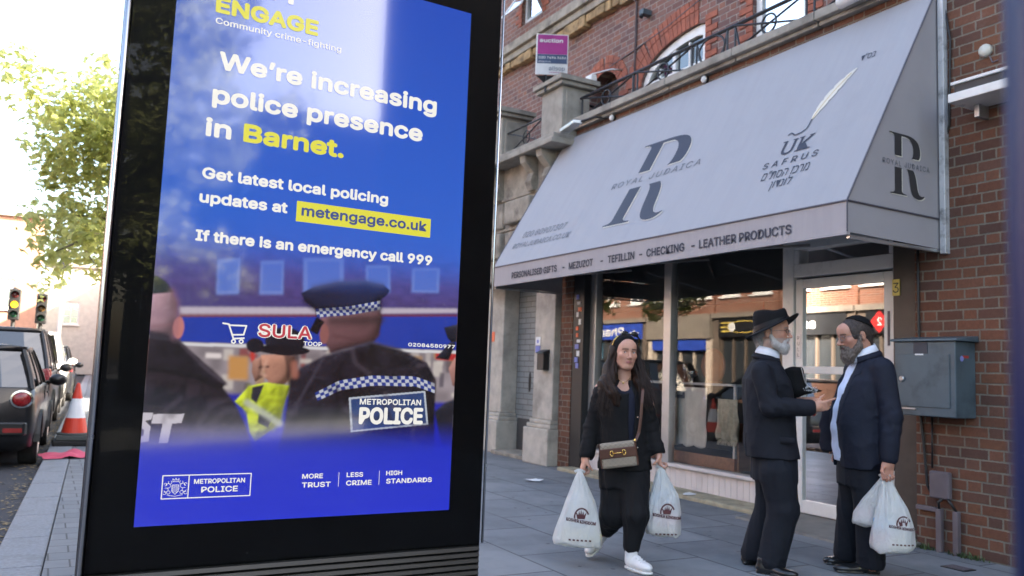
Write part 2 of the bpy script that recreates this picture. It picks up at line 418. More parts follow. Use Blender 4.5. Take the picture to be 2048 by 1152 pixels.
def _setts():
    t = NT('block_paving'); o = t.sep(t.obj())
    br = t.add('ShaderNodeTexBrick'); t.put(br.inputs['Vector'], t.comb(o[0], o[1]))
    for k, v in (('Scale', 1.0), ('Brick Width', 0.235), ('Row Height', 0.215), ('Mortar Size', 0.006)): br.inputs[k].default_value = v
    br.inputs['Color1'].default_value = (0.12, 0.128, 0.138, 1); br.inputs['Color2'].default_value = (0.16, 0.168, 0.175, 1); br.inputs['Mortar'].default_value = (0.05, 0.05, 0.05, 1)
    n = t.noise(8, 5); c = t.mix(t.rng(n, 0.45, 0.75, 0, 0.4), br.outputs[0], (0.09, 0.09, 0.095))
    return t.set(base=c, rough=0.75, normal=t.bump(t.math('MULTIPLY', br.outputs[1], -1.0), 0.5, 0.006))
m_setts = _setts()
m_kerb = M('granite_kerb', (0.17, 0.18, 0.195), 0.75, var=0.25, scale=40, bump=0.4, bscale=70, stain=(0.09, 0.09, 0.09), stain_scale=4, stain_amt=0.5)
m_asphalt = M('asphalt', (0.052, 0.054, 0.060), 0.8, var=0.3, scale=90, bump=0.5, bscale=150, stain=(0.10, 0.10, 0.10), stain_scale=1.2, stain_amt=0.4, spec=.12)
m_concrete = M('concrete_apron', (0.20, 0.185, 0.165), 0.85, var=0.2, scale=6, bump=0.4, bscale=60, stain=(0.07, 0.065, 0.06), stain_scale=3, stain_amt=0.7)
# ------------------------------------------------------------------ ground
KX = lambda y: 0.08+0.0466*(y-5.62)          # inner edge of the kerb
def sheet(name, pts, m):
    mb = MB(); mb.poly(pts); return tag(mb.build(name, m, recalc=False), kind='structure')
sheet('ground', [(-400, -400, -0.125), (400, -400, -0.125), (400, 600, -0.125), (-400, 600, -0.125)], m_asphalt)
sheet('road', [(KX(-60)-9.8, -60, -0.10), (KX(-60)-0.27, -60, -0.10), (KX(90)-0.27, 90, -0.10), (KX(90)-9.8, 90, -0.10)], m_asphalt)
def strip(name, x0, x1, ya, yb, z, m, zb=-0.13, bev=0.0):
    mb = MB(); mb.hexa([(KX(ya)+x0, ya, zb), (KX(ya)+x1, ya, zb), (KX(yb)+x1, yb, zb), (KX(yb)+x0, yb, zb), (KX(ya)+x0, ya, z), (KX(ya)+x1, ya, z), (KX(yb)+x1, yb, z), (KX(yb)+x0, yb, z)])
    return tag(mb.build(name, m, bevel=bev), kind='structure')
mb = MB()                                        # granite kerb stones
y = -30.0
while y < 60:
    L = 0.92; a, b = y+0.004, y+L-0.004
    mb.hexa([(KX(a)-0.30, a, -0.13), (KX(a), a, -0.13), (KX(b), b, -0.13), (KX(b)-0.30, b, -0.13), (KX(a)-0.285, a, 0.0), (KX(a)-0.004, a, 0.004), (KX(b)-0.004, b, 0.004), (KX(b)-0.285, b, 0.0)]); y += L
tag(mb.build('kerb', m_kerb, bevel=0.012), kind='structure')
strip('block_paving', 0.004, 0.47, -30, 60, 0.0, m_setts)
mb = MB(); mb.hexa([(KX(-60)+0.474, -60, -0.13), (9, -60, -0.13), (9, 90, -0.13), (KX(90)+0.474, 90, -0.13), (KX(-60)+0.474, -60, 0.0), (9, -60, 0.0), (9, 90, 0.0), (KX(90)+0.474, 90, 0.0)])
tag(mb.build('pavement', m_slabs), kind='structure')
sheet('far_pavement', [(-24, -60, -0.02), (KX(-60)-9.9, -60, -0.02), (KX(90)-9.9, 90, -0.02), (-24, 90, -0.02)], m_asphalt)
mb = MB(); mb.hexa([(5.62, 4.40, -0.02), (6.5, 4.40, -0.02), (6.5, 5.95, -0.02), (5.70, 5.95, -0.02), (5.64, 4.42, 0.018), (6.5, 4.42, 0.045), (6.5, 5.93, 0.045), (5.72, 5.93, 0.018)])
tag(mb.build('concrete_apron', m_concrete, bevel=0.006), kind='structure')

# gutter litter and crumbled leaves
rnd = random.Random(3); mb = MB()
for i in range(900):
    y = rnd.uniform(4.5, 22); x = KX(y)-0.31-abs(rnd.gauss(0, 0.13)); s = rnd.uniform(0.008, 0.03); a = rnd.uniform(0, PI)
    d1 = Vector((math.cos(a), math.sin(a), rnd.uniform(-.2, .2)))*s; d2 = Vector((-math.sin(a), math.cos(a), rnd.uniform(-.2, .2)))*s*0.6
    c = Vector((x, y, -0.092)); mb.poly([c-d1, c-d2*0.9, c+d1, c+d2])
tag(mb.build('gutter_leaves', M('dry_leaf_litter', (0.20, 0.15, 0.08), 0.9, var=0.6, scale=9)), kind='stuff')

# ------------------------------------------------------------------ the shop building
FS = frame((0, 0, 0), (0, 1, 0), (-1, 0, 0))      # a = y, n = -x
BX, GX, UX = 6.25, 6.40, 6.95
bld = thing('brick_building', 'red brick building with the grey awning, stone doorway and arched windows over its shop', 'building', (6.25, 6.0, 0))
mb = MB()
wall(mb, FS, -10.0, 4.45, -0.1, 9.6, [], -BX, thick=0.72)
mb.build('wall', m_brick, bld)
mb = MB()
wall(mb, FS, 4.30, 9.92, 2.72, 4.70, [], -(BX+0.002), thick=0.2)             # band behind the awning
mb.box(6.253, 6.45, 9.63, 9.92, 0.0, 2.72)                                     # brick pier left of the shop
mb.build('wall', m_brick, bld)
# upper storey
def quarter(a0, a1, zs, zt, n=12):
    """arch that springs at a1 and is still nearly level where it meets a0"""
    return [(a0, zt-0.03)]+[(a0+0.12+(a1-a0-0.12)*math.sin(PI/2*i/n)*1.0, zs+(zt-zs)*math.cos(PI/2*i/n)) for i in range(n+1)]
AQ = quarter(7.84, 9.14, 5.28, 5.78)
mb = MB(); loops = [[(4.30, 4.60), (13.5, 4.60), (13.5, 9.6), (4.30, 9.6)],
    [(9.66, 4.70), (10.42, 4.70)]+arch_pts(9.66, 10.42, 5.42, 0.34),
    [(7.84, 4.70), (9.14, 4.70)]+list(reversed(AQ)),
    [(6.22, 4.70), (7.02, 4.70), (7.02, 6.3), (6.22, 6.3)], [(11.95, 7.40), (12.66, 7.40), (12.66, 8.9), (11.95, 8.9)]]
flat = [p for l in loops for p in l]; vs = [mb.v(FS(p[0], p[1], -UX)) for p in flat]
for t in tessellate_polygon([[Vector((p[0], p[1], 0)) for p in l] for l in loops]): mb.face([vs[i] for i in t])
k = 0
for l in loops:
    b = [mb.v(FS(p[0], p[1], -UX-0.22)) for p in l]
    for i in range(len(l)): mb.face([vs[k+i], vs[k+(i+1) % len(l)], b[(i+1) % len(l)], b[i]])
    k += len(l)
mb.build('upper_wall', m_brick_up, bld)
mb = MB(); mb.box(6.3, 14, -10, 13.5, 9.6, 9.75); mb.build('roof', m_stone_dk, bld)
mb = MB(); mb.box(6.46, 6.93, 4.42, 9.9, 4.50, 4.66); mb.build('balcony_floor', m_stone_dk, bld)
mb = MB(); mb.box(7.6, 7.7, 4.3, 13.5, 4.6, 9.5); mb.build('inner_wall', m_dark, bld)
mb = MB(); mb.box(13.8, 13.95, -10, 13.5, -0.1, 9.59); mb.build('unseen_back_wall', m_brick, bld)  # unseen, added to stop sun leaking through the hollow building
for yy in (-9.99, 13.35):
    mb = MB(); mb.box(7.0, 13.79, yy, yy+.14, -0.1, 9.59); mb.build('unseen_end_wall', m_brick, bld)  # unseen ends, added with the back wall to keep the sun out
# coping
mb = MB(); y = 4.30
while y < 9.85:
    mb.box(6.12, 6.50, y+0.004, min(y+1.1, 9.87)-0.004, 4.70, 4.79); mb.box(6.18, 6.48, y+0.006, min(y+1.1, 9.87)-0.006, 4.655, 4.699); y += 1.1
mb.build('coping', m_stone, bld, bevel=0.01)
# string course
mb = MB(); mb.box(6.74, 6.94, 4.3, 13.5, 6.90, 7.06); mb.box(6.80, 6.94, 4.3, 13.5, 6.78, 6.899); mb.build('string_course', m_stone_dk, bld, bevel=0.012)
mb = MB(); y = 4.3; rnd = random.Random(5)
while y < 13.4:
    L = rnd.uniform(0.15, 0.5); mb.box(6.86-rnd.uniform(0, 0.05), 6.945, y, min(y+L, 13.5)-0.01, 6.62+rnd.uniform(-0.03, 0.05), 6.775); y += L
mb.build('worn_moulding', m_string, bld, bevel=0.015)
# rubbed-brick arches: wedge bricks proud of the wall
def voussoirs(pts_in, th, n0, n1, name, parent, gap=0.008, rows=1):
    mbv = MB()
    P = [Vector((p[0], p[1])) for p in pts_in]; d = [0]
    for a, b in zip(P, P[1:]): d.append(d[-1]+(b-a).length)
    tot = d[-1]; m = max(6, int(tot/0.078))
    def at(s):
        for i in range(len(P)-1):
            if s <= d[i+1] or i == len(P)-2:
                f = (s-d[i])/max(1e-6, d[i+1]-d[i]); q = P[i].lerp(P[i+1], f); tn = (P[i+1]-P[i]).normalized(); return q, Vector((-tn.y, tn.x))
    for i in range(m):
        q0, m0 = at(tot*i/m+gap/2); q1, m1 = at(tot*(i+1)/m-gap/2)
        for r in range(rows):
            e0 = th*r/rows+(gap if r else 0); e1 = th*(r+1)/rows
            c = [q0+m0*e0, q1+m1*e0, q1+m1*e1, q0+m0*e1]
            mbv.prism([FS(p.x, p.y, n0) for p in c], (-(n1-n0), 0, 0))
    return mbv.build(name, m_rubbed, parent, bevel=0.003)
def rev_if_down(pts, up=True): return pts
A1 = list(reversed(AQ)); ap = [(p[0], p[1]) for p in A1]
voussoirs(AQ[1:], 0.36, -UX+0.002, -UX+0.016, 'brick_arch', bld, rows=2)
voussoirs(list(reversed(arch_pts(9.66, 10.42, 5.42, 0.34))), 0.24, -UX+0.002, -UX+0.016, 'brick_arch', bld, rows=2)
# quoined rubbed-brick jambs
mb = MB()
for (ya, sgn) in ((7.84, -1), (7.02, 1), (6.22, -1), (11.95, -1), (12.66, 1), (9.66, -1)):
    z0_, z1_ = (4.70, 6.3) if ya < 11 else (7.4, 8.9)
    if ya == 7.84: z1_ = 5.9
    if ya == 9.66: z1_ = 5.4
    z = z0_; i = 0
    mb = MB()
    while z < z1_-0.08:
        L = 0.22 if i % 2 else 0.11
        mb.box(UX-0.014, UX-0.001, ya+sgn*0.004, ya+sgn*L, z+0.004, z+0.078); z += 0.082; i += 1
    mb.build('brick_jamb', m_rubbed, bld, bevel=0.002)
# windows
t_ = 0.06
mb = MB(); outer = [(7.845, 4.72), (9.135, 4.72)]+list(reversed([(max(7.845, min(9.135, p[0])), p[1]-0.004) for p in AQ]))
cen = Vector((8.45, 5.15)); inner = []
for p in outer:
    v_ = Vector(p)-cen; inner.append((cen.x+v_.x*0.86, cen.y+v_.y*(0.80 if v_.y > 0 else 0.86)))
mb.loft([[FS(p[0], p[1], -UX-0.12) for p in outer], [FS(p[0], p[1], -UX-0.035) for p in outer], [FS(p[0], p[1], -UX-0.035) for p in inner], [FS(p[0], p[1], -UX-0.12) for p in inner]], 0, False)
for ya in (8.20, 8.50, 8.80): mb.fbox(FS, ya-(0.035 if ya == 8.5 else 0.014), ya+(0.035 if ya == 8.5 else 0.014), 4.72, 5.62 if ya < 8.7 else 5.45, -UX-0.11, -UX-0.045)
for z in (5.05, 5.30): mb.fbox(FS, 7.92, 9.06, z-(0.035 if z == 5.05 else 0.014), z+(0.035 if z == 5.05 else 0.014), -UX-0.11, -UX-0.05)
wf = mb.build('arched_window', m_white, bld, bevel=0.005)
mb = MB(); mb.poly([FS(p[0], p[1], -UX-0.085) for p in inner]); mb.build('pane', m_pane, wf)
sash(bld, FS, 6.22, 7.02, 4.72, 6.3, -UX-0.05, m_white, m_pane, cols=1, rows=3, fw=0.09)
w1 = sash(bld, FS, 11.95, 12.66, 7.42, 8.9, -UX-0.06, m_white, m_pane, cols=1, rows=1, fw=0.07)
mb = MB()                                        # open top-hung casement leaning out
FO = lambda a, z, n=0.0: Vector((UX-0.02-0.40*(z)-n*0.9, a, 8.05-0.62*z-n*0.4))
for (a0, a1, z0, z1) in ((11.98, 12.04, 0, 1), (12.57, 12.63, 0, 1), (12.04, 12.57, 0, 0.09), (12.04, 12.57, 0.9, 1)): mb.fbox(FO, a0, a1, z0, z1, 0, 0.04)
op = mb.build('casement', m_white, w1); mb = MB(); mb.poly([FO(12.04, 0.09, .02), FO(12.57, 0.09, .02), FO(12.57, 0.9, .02), FO(12.04, 0.9, .02)]); mb.build('pane', m_pane, w1)
mb = MB(); mb.box(UX+0.20, UX+0.24, 9.6, 10.5, 4.6, 5.9); mb.build('balcony_door', M('dark_brown_door', (0.03, 0.016, 0.012), 0.5), bld)

# stone doorway (porch) with pilasters and balcony pedestals
mb = MB()
mb.box(6.10, 6.45, 9.96, 12.10, 2.62, 4.42)
for zz in (2.95, 3.42, 3.9): mb.box(6.075, 6.11, 9.94, 12.12, zz, zz+0.05)
mb.box(5.98, 6.45, 9.86, 12.2, 2.62, 2.78)
mb.build('stone_entablature', m_stone_dk, bld, bevel=0.012)
mb = MB()
rnd = random.Random(8)
for i, (ya, yb, za, zb, p) in enumerate(((10.0, 10.55, 3.0, 3.40, .10), (10.62, 11.3, 3.0, 3.40, .06), (10.0, 10.4, 3.47, 3.88, .06), (10.5, 11.25, 3.5, 3.86, .12), (10.02, 10.6, 2.8, 2.93, .05), (11.4, 12.0, 3.0, 3.4, .1), (11.4, 12.0, 3.47, 3.88, .06))):
    mb.box(6.10-p, 6.12, ya, yb, za, zb)
mb.build('stone_block', m_stone_dk, bld, bevel=0.03)
mb = MB()                                        # scrolled brackets below the balcony
for ya in (9.98, 10.45, 11.5, 11.9):
    mb = MB(); mb.prism([(6.11, ya, 3.92), (6.02, ya, 3.92), (5.97, ya, 4.05), (6.02, ya, 4.18), (5.88, ya, 4.32), (5.86, ya, 4.42), (6.11, ya, 4.42)], (0, 0.16, 0))
    mb.build('bracket', m_stone_dk, bld, bevel=0.015)
mb = MB(); mb.box(5.80, 6.45, 9.60, 12.35, 4.42, 4.50); mb.box(5.86, 6.45, 9.66, 12.3, 4.501, 4.58)
mb.build('cornice', m_stone, bld, bevel=0.015)
for ya, yb in ((9.68, 10.24), (11.45, 12.0)):
    mb = MB(); mb.box(6.00, 6.46, ya, yb, 4.581, 5.27); mb.box(6.06, 6.40, ya-0.012, yb+0.012, 4.66, 5.22)
    pd = mb.build('stone_pedestal', m_stone, bld, bevel=0.012)
    mb = MB(); mb.box(5.94, 6.52, ya-0.07, yb+0.07, 5.272, 5.33); mb.box(5.90, 6.56, ya-0.11, yb+0.11, 5.331, 5.40)
    cx_, cy_ = 6.23, (ya+yb)/2
    mb.loft([[(5.90, ya-.11, 5.401), (6.56, ya-.11, 5.401), (6.56, yb+.11, 5.401), (5.90, yb+.11, 5.401)], [(6.05, ya+.05, 5.46), (6.41, ya+.05, 5.46), (6.41, yb-.05, 5.46), (6.05, yb-.05, 5.46)]])
    mb.build('cap', m_stone, pd, bevel=0.01)
def pilaster(ya, yb, o=0.0):
    mb = MB(); mb.box(6.18+o, 6.62, ya+0.05, yb-0.05, 0.62, 2.61)
    mb.box(6.08+o, 6.62, ya-0.02, yb+0.02, 0.0, 0.50)
    mb.box(6.12+o, 6.62, ya+0.0, yb-0.0, 0.501, 0.56); mb.box(6.15+o, 6.62, ya+0.03, yb-0.03, 0.561, 0.619)
    return mb.build('stone_pilaster', m_stone_pale, bld, bevel=0.014)
pilaster(9.925, 10.56); pilaster(11.72, 12.5, .16)
mb = MB(); mb.box(6.62, 6.70, 10.5, 11.85, 0.0, 2.62); mb.build('doorway_panel', m_shutter, bld)
mb = MB(); mb.box(6.608, 6.619, 10.60, 11.68, 0.05, 0.55); mb.build('dark_plinth_panel', M('charcoal_panel', (0.05, 0.05, 0.05), 0.6), bld)
mb = MB(); mb.ell((6.612, 11.35, 1.12), (0.012, 0.035, 0.16)); mb.build('broken_hole', m_blackmetal, bld)
mb = MB(); mb.box(6.15, 6.62, 10.60, 11.68, 0.0, 0.06); mb.build('doorstep', m_stone_dk, bld, bevel=0.01)
mb = MB(); mb.box(6.45, 6.6, 12.52, 13.5, 0, 4.6); mb.build('stone_facing', m_stone_dk, bld)

# shopfront
sf_frame = m_upvc
mb = MB(); mb.box(6.26, 6.5, 9.37, 9.625, 0.0, 2.72); mb.build('black_frame', m_blackmetal, bld, bevel=0.006)
mb = MB(); mb.box(6.30, 6.5, 4.453, 4.695, 0.046, 2.72); mb.build('dark_frame', M('dark_brown_frame', (0.045, 0.035, 0.030), 0.45, var=0.3, stain=(0.1, 0.08, 0.06), stain_scale=5, stain_amt=0.3), bld, bevel=0.006)
rnd = random.Random(11)
for i in range(12):                              # stickers up the black frame
    z = 1.35+i*0.085+rnd.uniform(-.01, .01); ya = 9.42+rnd.uniform(0, .08); c = rnd.choice([m_paper, m_paper, m_yellow, m_bluepaper, m_orange, m_paper])
    mb = MB(); mb.box(6.252, 6.259, ya, ya+rnd.uniform(.04, .09), z, z+rnd.uniform(.04, .075)); mb.build('sticker', c, bld)
mb = MB()
for (ya, yb, za, zb) in ((9.235, 9.368, 0.30, 2.72), (7.70, 7.83, 0.30, 2.72)):
    mb = MB(); mb.box(6.36, 6.46, ya, yb, za, zb); mb.build('mullion', m_alu, bld, bevel=0.008)
mb = MB()
mb.box(6.35, 6.47, 5.84, 5.98, 0.046, 2.72)                    # door post
mb.box(6.36, 6.46, 5.984, 9.234, 2.66, 2.72); mb.box(6.352, 6.46, 4.70, 5.838, 2.56, 2.66)
mb.box(6.352, 6.46, 4.70, 5.838, 2.29, 2.42); mb.box(6.352, 6.46, 4.70, 4.742, 0.046, 2.288); mb.box(6.352, 6.46, 4.70, 4.775, 2.421, 2.559); mb.box(6.352, 6.46, 5.775, 5.838, 2.421, 2.559)
mb.build('shopfront_frame', sf_frame, bld, bevel=0.008)
mb = MB(); mb.box(6.39, 6.48, 5.985, 9.36, 0.03, 0.262)
for i in range(38): mb.box(6.382, 6.391, 5.99+i*0.0887, 5.99+i*0.0887+0.084, 0.035, 0.255)
mb.box(6.33, 6.50, 5.985, 9.36, 0.263, 0.30); mb.build('stall_riser', m_riser, bld, bevel=0.004)
mb = MB(); mb.box(6.02, 6.39, 5.99, 9.55, -0.02, 0.045); mb.build('stone_ledge', M('yellowed_stone_ledge', (0.33, 0.29, 0.20), 0.9, var=0.25, scale=8, bump=0.5, stain=(0.10, 0.09, 0.07), stain_scale=3, stain_amt=0.7), bld, bevel=0.02)
for (ya, yb) in ((7.83, 9.236), (5.982, 7.70)):
    mb = MB(); mb.poly([(6.42, ya, 0.30), (6.42, yb, 0.30), (6.42, yb, 2.66), (6.42, ya, 2.66)]); mb.build('shop_window', m_glass, bld)
mb = MB(); mb.poly([(6.42, 4.775, 2.42), (6.42, 5.775, 2.42), (6.42, 5.775, 2.56), (6.42, 4.775, 2.56)]); mb.build('fanlight', m_glass, bld)
# door
mb = MB()
for b in ((4.752, 4.842, 0.05, 2.27), (5.742, 5.832, 0.05, 2.27), (4.842, 5.742, 2.18, 2.27), (4.842, 5.742, 0.05, 0.17), (4.842, 5.742, 1.36, 1.43)): mb.box(6.372, 6.42, *b)
door = mb.build('shop_door', sf_frame, bld, bevel=0.006)
mb = MB(); mb.poly([(6.40, 4.842, 0.17), (6.40, 5.742, 0.17), (6.40, 5.742, 2.18), (6.40, 4.842, 2.18)]); mb.build('pane', m_glass, door)
mb = MB(); mb.box(6.366, 6.371, 5.762, 5.812, 1.50, 1.74); mb.build('push_plate', M('steel_plate', (0.55, 0.56, 0.58), 0.35, metal=0.6), door)
mb = MB()
for i, ch in enumerate('PULL'): put_text(mb, ch, (6.364, 5.787, 1.685-i*0.055), (0, -1, 0), (0, 0, 1), 0.034, align='C', bold=0.01)
mb.build('lettering', m_navyprint, door)
mb = MB(); mb.tube([(6.372, 5.79, 1.02), (6.32, 5.79, 1.02), (6.32, 5.79, 1.25), (6.372, 5.79, 1.25)], 0.011); mb.build('handle', m_alu, door, smooth=True)
mb = MB(); mb.box(6.364, 6.371, 4.78, 4.80, 1.62, 1.92); mb.build('hinge_label', m_conduit, door)

# interior
mb = MB()
mb.poly([(9.8, 4.5, 0.0), (9.8, 9.6, 0.0), (9.8, 9.6, 3.0), (9.8, 4.5, 3.0)]); mb.poly([(6.5, 9.62, 0), (9.8, 9.62, 0), (9.8, 9.62, 3), (6.5, 9.62, 3)]); mb.poly([(6.5, 4.47, 0), (9.8, 4.47, 0), (9.8, 4.47, 3), (6.5, 4.47, 3)])
mb.poly([(6.46, 4.47, 2.73), (9.8, 4.47, 2.73), (9.8, 9.62, 2.73), (6.46, 9.62, 2.73)])
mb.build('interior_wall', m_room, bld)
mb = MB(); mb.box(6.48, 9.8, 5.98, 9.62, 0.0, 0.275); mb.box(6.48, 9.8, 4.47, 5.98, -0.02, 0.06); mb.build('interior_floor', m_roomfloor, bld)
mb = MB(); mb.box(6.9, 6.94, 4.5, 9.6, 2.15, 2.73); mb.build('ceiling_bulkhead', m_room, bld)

# number sign, notices and wall fittings
def plate(name, label, cat, x, ya, yb, za, zb, m, th=0.008, bevel=0.0):
    mb = MB(); mb.box(x-th, x, ya, yb, za, zb); o = mb.build(name, m, bevel=bevel); return tag(o, label, cat)
o = plate('number_plate', 'small yellow number 3 plate on the dark frame right of the shop door', 'sign', 6.298, 4.625, 4.695, 2.04, 2.18, m_yellow)
mb = MB(); put_text(mb, '3', (6.2885, 4.66, 2.065), (0, -1, 0), (0, 0, 1), 0.085, align='C'); mb.build('lettering', m_blackmetal, o)
o = plate('notice', 'white notice with a round blue symbol on the stone pilaster above the letterbox', 'sign', 6.176, 10.33, 10.46, 1.66, 1.78, m_paper)
mb = MB(); mb.lathe((6.1665, 10.395, 1.715), [(0.028, 0), (0.028, 0.001)], axis='X'); mb.build('symbol', m_bluepaper, o)
plate('notice', 'small blue notice directly below the white one on the stone pilaster', 'sign', 6.176, 10.335, 10.455, 1.555, 1.65, m_bluepaper)
o = plate('notice', 'orange panel on the far stone pilaster beside the advertising screen', 'sign', 6.338, 12.05, 12.22, 1.74, 1.90, m_orange, bevel=0.004)
o = thing('letterbox', 'small black metal letterbox fixed to the stone pilaster', 'letterbox', (6.12, 10.17, 1.33))
mb = MB(); mb.box(6.08, 6.178, 10.08, 10.26, 1.31, 1.54); mb.build('box', m_blackmetal, o, bevel=0.008)
mb = MB(); mb.hexa([(6.06, 10.07, 1.541), (6.178, 10.07, 1.541), (6.178, 10.27, 1.541), (6.06, 10.27, 1.541), (6.07, 10.07, 1.556), (6.178, 10.07, 1.60), (6.178, 10.27, 1.60), (6.07, 10.27, 1.556)]); mb.build('lid', m_blackmetal, o, bevel=0.003)
mb = MB(); mb.lathe((6.178, 10.98-0.5, 1.545), [(0.012, 0), (0.012, 0.002)], axis='X', n=8)
mb.bm.free()

ub = thing('utility_box', 'weathered blue grey steel utility box on the brick wall beside the shop', 'utility box', (6.13, 4.2, 1.05))
mb = MB(); mb.box(6.00, 6.248, 3.94, 4.46, 1.05, 1.63); mb.build('casing', m_utility, ub, bevel=0.008)
mb = MB(); mb.box(5.992, 5.9995, 3.985, 4.425, 1.12, 1.53); mb.build('door', m_utility, ub, bevel=0.003)
mb = MB(); mb.hexa([(5.975, 3.91, 1.632), (6.248, 3.91, 1.632), (6.248, 4.49, 1.632), (5.975, 4.49, 1.632), (5.98, 3.915, 1.65), (6.248, 3.915, 1.68), (6.248, 4.485, 1.68), (5.98, 4.485, 1.65)]); mb.build('lid', m_utility, ub, bevel=0.004)
mb = MB(); mb.lathe((5.9915, 4.385, 1.335), [(0.022, 0), (0.022, -0.012), (0.016, -0.018)], axis='X', n=14); mb.build('lock', m_alu, ub, smooth=False)
mb = MB(); mb.box(5.996, 5.9995, 4.17, 4.29, 1.535, 1.625); mb.build('patch', M('dark_sticker_residue', (0.05, 0.05, 0.06), 0.7), ub)
mb = MB(); mb.box(5.988, 5.9915, 4.20, 4.27, 1.522, 1.533); mb.build('label_strip', m_paper, ub)
mb = MB(); mb.box(5.985, 5.9995, 4.27, 4.44, 1.098, 1.108); mb.build('hinge', m_alu, ub)
mb = MB(); mb.lathe((6.075, 3.9385, 1.50), [(0.022, 0), (0.022, -0.001)], axis='Y', n=12); mb.build('sticker', m_bluepaper, ub)
mb = MB(); mb.box(6.09, 6.16, 3.9385, 3.9395, 1.505, 1.525); mb.build('sticker', M('red_sticker', (0.4, 0.05, 0.04), 0.6), ub)

pc = thing('cable_cover', 'mauve painted metal cable cover low on the brick wall', 'cable cover', (6.2, 4.2, 0))
mb = MB(); mb.box(6.20, 6.248, 4.14, 4.31, 0.41, 0.62); mb.build('hood', m_conduit, pc, bevel=0.012)
for ya in (4.075, 4.215):
    mb = MB(); mb.box(6.205, 6.248, ya, ya+0.045, 0.0, 0.33); mb.build('trunking', m_conduit, pc, bevel=0.005)
mb = MB(); mb.box(6.215, 6.248, 4.262, 4.44, 0.30, 0.335); mb.build('trunking', m_conduit, pc, bevel=0.005)
mb = MB(); mb.tube([(6.225, 4.24, 0.33), (6.20, 4.23, 0.38), (6.215, 4.20, 0.42)], 0.012); mb.tube([(6.225, 4.10, 0.33), (6.19, 4.12, 0.39), (6.215, 4.16, 0.42)], 0.012); mb.build('cable', m_blackmetal, pc, smooth=True)
mb = MB(); mb.tube([(6.235, 4.415, 3.3), (6.232, 4.41, 2.0), (6.236, 4.40, 1.04), (6.23, 4.36, 0.7), (6.225, 4.34, 0.5), (6.232, 4.30, 0.42)], 0.011); mb.tube([(6.236, 4.30, 1.04), (6.232, 4.30, 0.64)], 0.008)
mb.tube([(6.236, 4.18, 4.6), (6.23, 4.10, 4.1), (6.236, 4.12, 3.4), (6.236, 4.2, 3.1)], 0.008)
tag(mb.build('wall_cable', m_blackmetal, smooth=True), 'thin black cables running down the brick wall behind the utility box', 'cable')
o = thing('alarm_disc', 'round cream sounder disc high on the brick wall', 'alarm', (6.2, 3.81, 3.91))
mb = MB(); mb.lathe((6.249, 3.81, 3.91), [(0.05, 0), (0.05, -0.03), (0.04, -0.045), (0.0, -0.05)], axis='X', n=20); mb.build('disc', M('cream_plastic', (0.55, 0.53, 0.45), 0.5), o, smooth=True)
mb = MB(); mb.tube([(6.245, 3.79, 3.87), (6.24, 3.76, 3.80), (6.245, 3.72, 3.81)], 0.006); mb.build('wire', m_conduit, o)
o = thing('wall_canopy', 'slim white metal canopy on a bracket high on the brick wall', 'canopy', (6.1, 3.8, 3.5))
mb = MB(); mb.box(5.93, 6.248, 3.2, 3.93, 3.46, 3.53); mb.build('tray', m_upvc, o, bevel=0.006)
mb = MB(); mb.box(5.97, 6.248, 3.2, 3.90, 3.531, 3.60); mb.build('dark_slot', m_blackmetal, o)
mb = MB(); mb.box(5.95, 6.248, 3.2, 3.92, 3.601, 3.625); mb.build('top_plate', m_upvc, o, bevel=0.004)
mb = MB(); mb.box(6.12, 6.248, 3.80, 3.84, 3.36, 3.459); mb.build('bracket', m_alu, o, bevel=0.004)
o = thing('drain_cover', 'small dark square drain cover set in the paving near the brick wall', 'drain cover', (5.8, 3.8, 0))
mb = MB(); mb.box(5.73, 5.87, 3.72, 3.90, 0.0, 0.006); mb.build('frame', m_blackmetal, o, bevel=0.002)
mb = MB()
for i in range(6): mb.box(5.742+i*0.02, 5.755+i*0.02, 3.735, 3.885, 0.007, 0.010)
mb.build('grille', m_conduit, o)
for (px_, py_, lb) in ((5.12, 8.61, 'scrap of white tissue lying on the paving left of the walking woman'), (6.1, 7.02, 'white scrap of paper against the ledge below the shop window')):
    rnd = random.Random(int(px_*10)); mb = MB(); pts = []
    for i in range(9):
        a = 2*PI*i/9; r = rnd.uniform(.04, .10); pts.append((px_+r*math.cos(a)*1.3, py_+r*math.sin(a), 0.05 if px_ > 6 else 0.004+rnd.uniform(0, .035)))
    c = mb.v((px_, py_, (0.07 if px_ > 6 else 0.03))); vv = [mb.v(p) for p in pts]
    for i in range(9): mb.face([c, vv[i], vv[(i+1) % 9]])
    tag(mb.build('litter', m_paper), lb, 'litter')
# weeds at the wall foot
rnd = random.Random(4); mb = MB()
for i in range(160):
    c = Vector((6.23-abs(rnd.gauss(0, .02)), rnd.choice([4.44, 4.36, 4.05, 3.95])+rnd.gauss(0, .05), 0.0)); a = rnd.uniform(0, 2*PI); L = rnd.uniform(.02, .06)
    d = Vector((math.cos(a)*.6-.3, math.sin(a)*.6, 1)).normalized()*L; s = Vector((-math.sin(a), math.cos(a), 0))*.006
    mb.poly([c-s, c+s, c+d*.7+s*.7, c+d, c+d*.7-s*.7])
tag(mb.build('weeds', M('weed_green', (0.06, 0.09, 0.03), 0.7, var=.4)), kind='stuff')

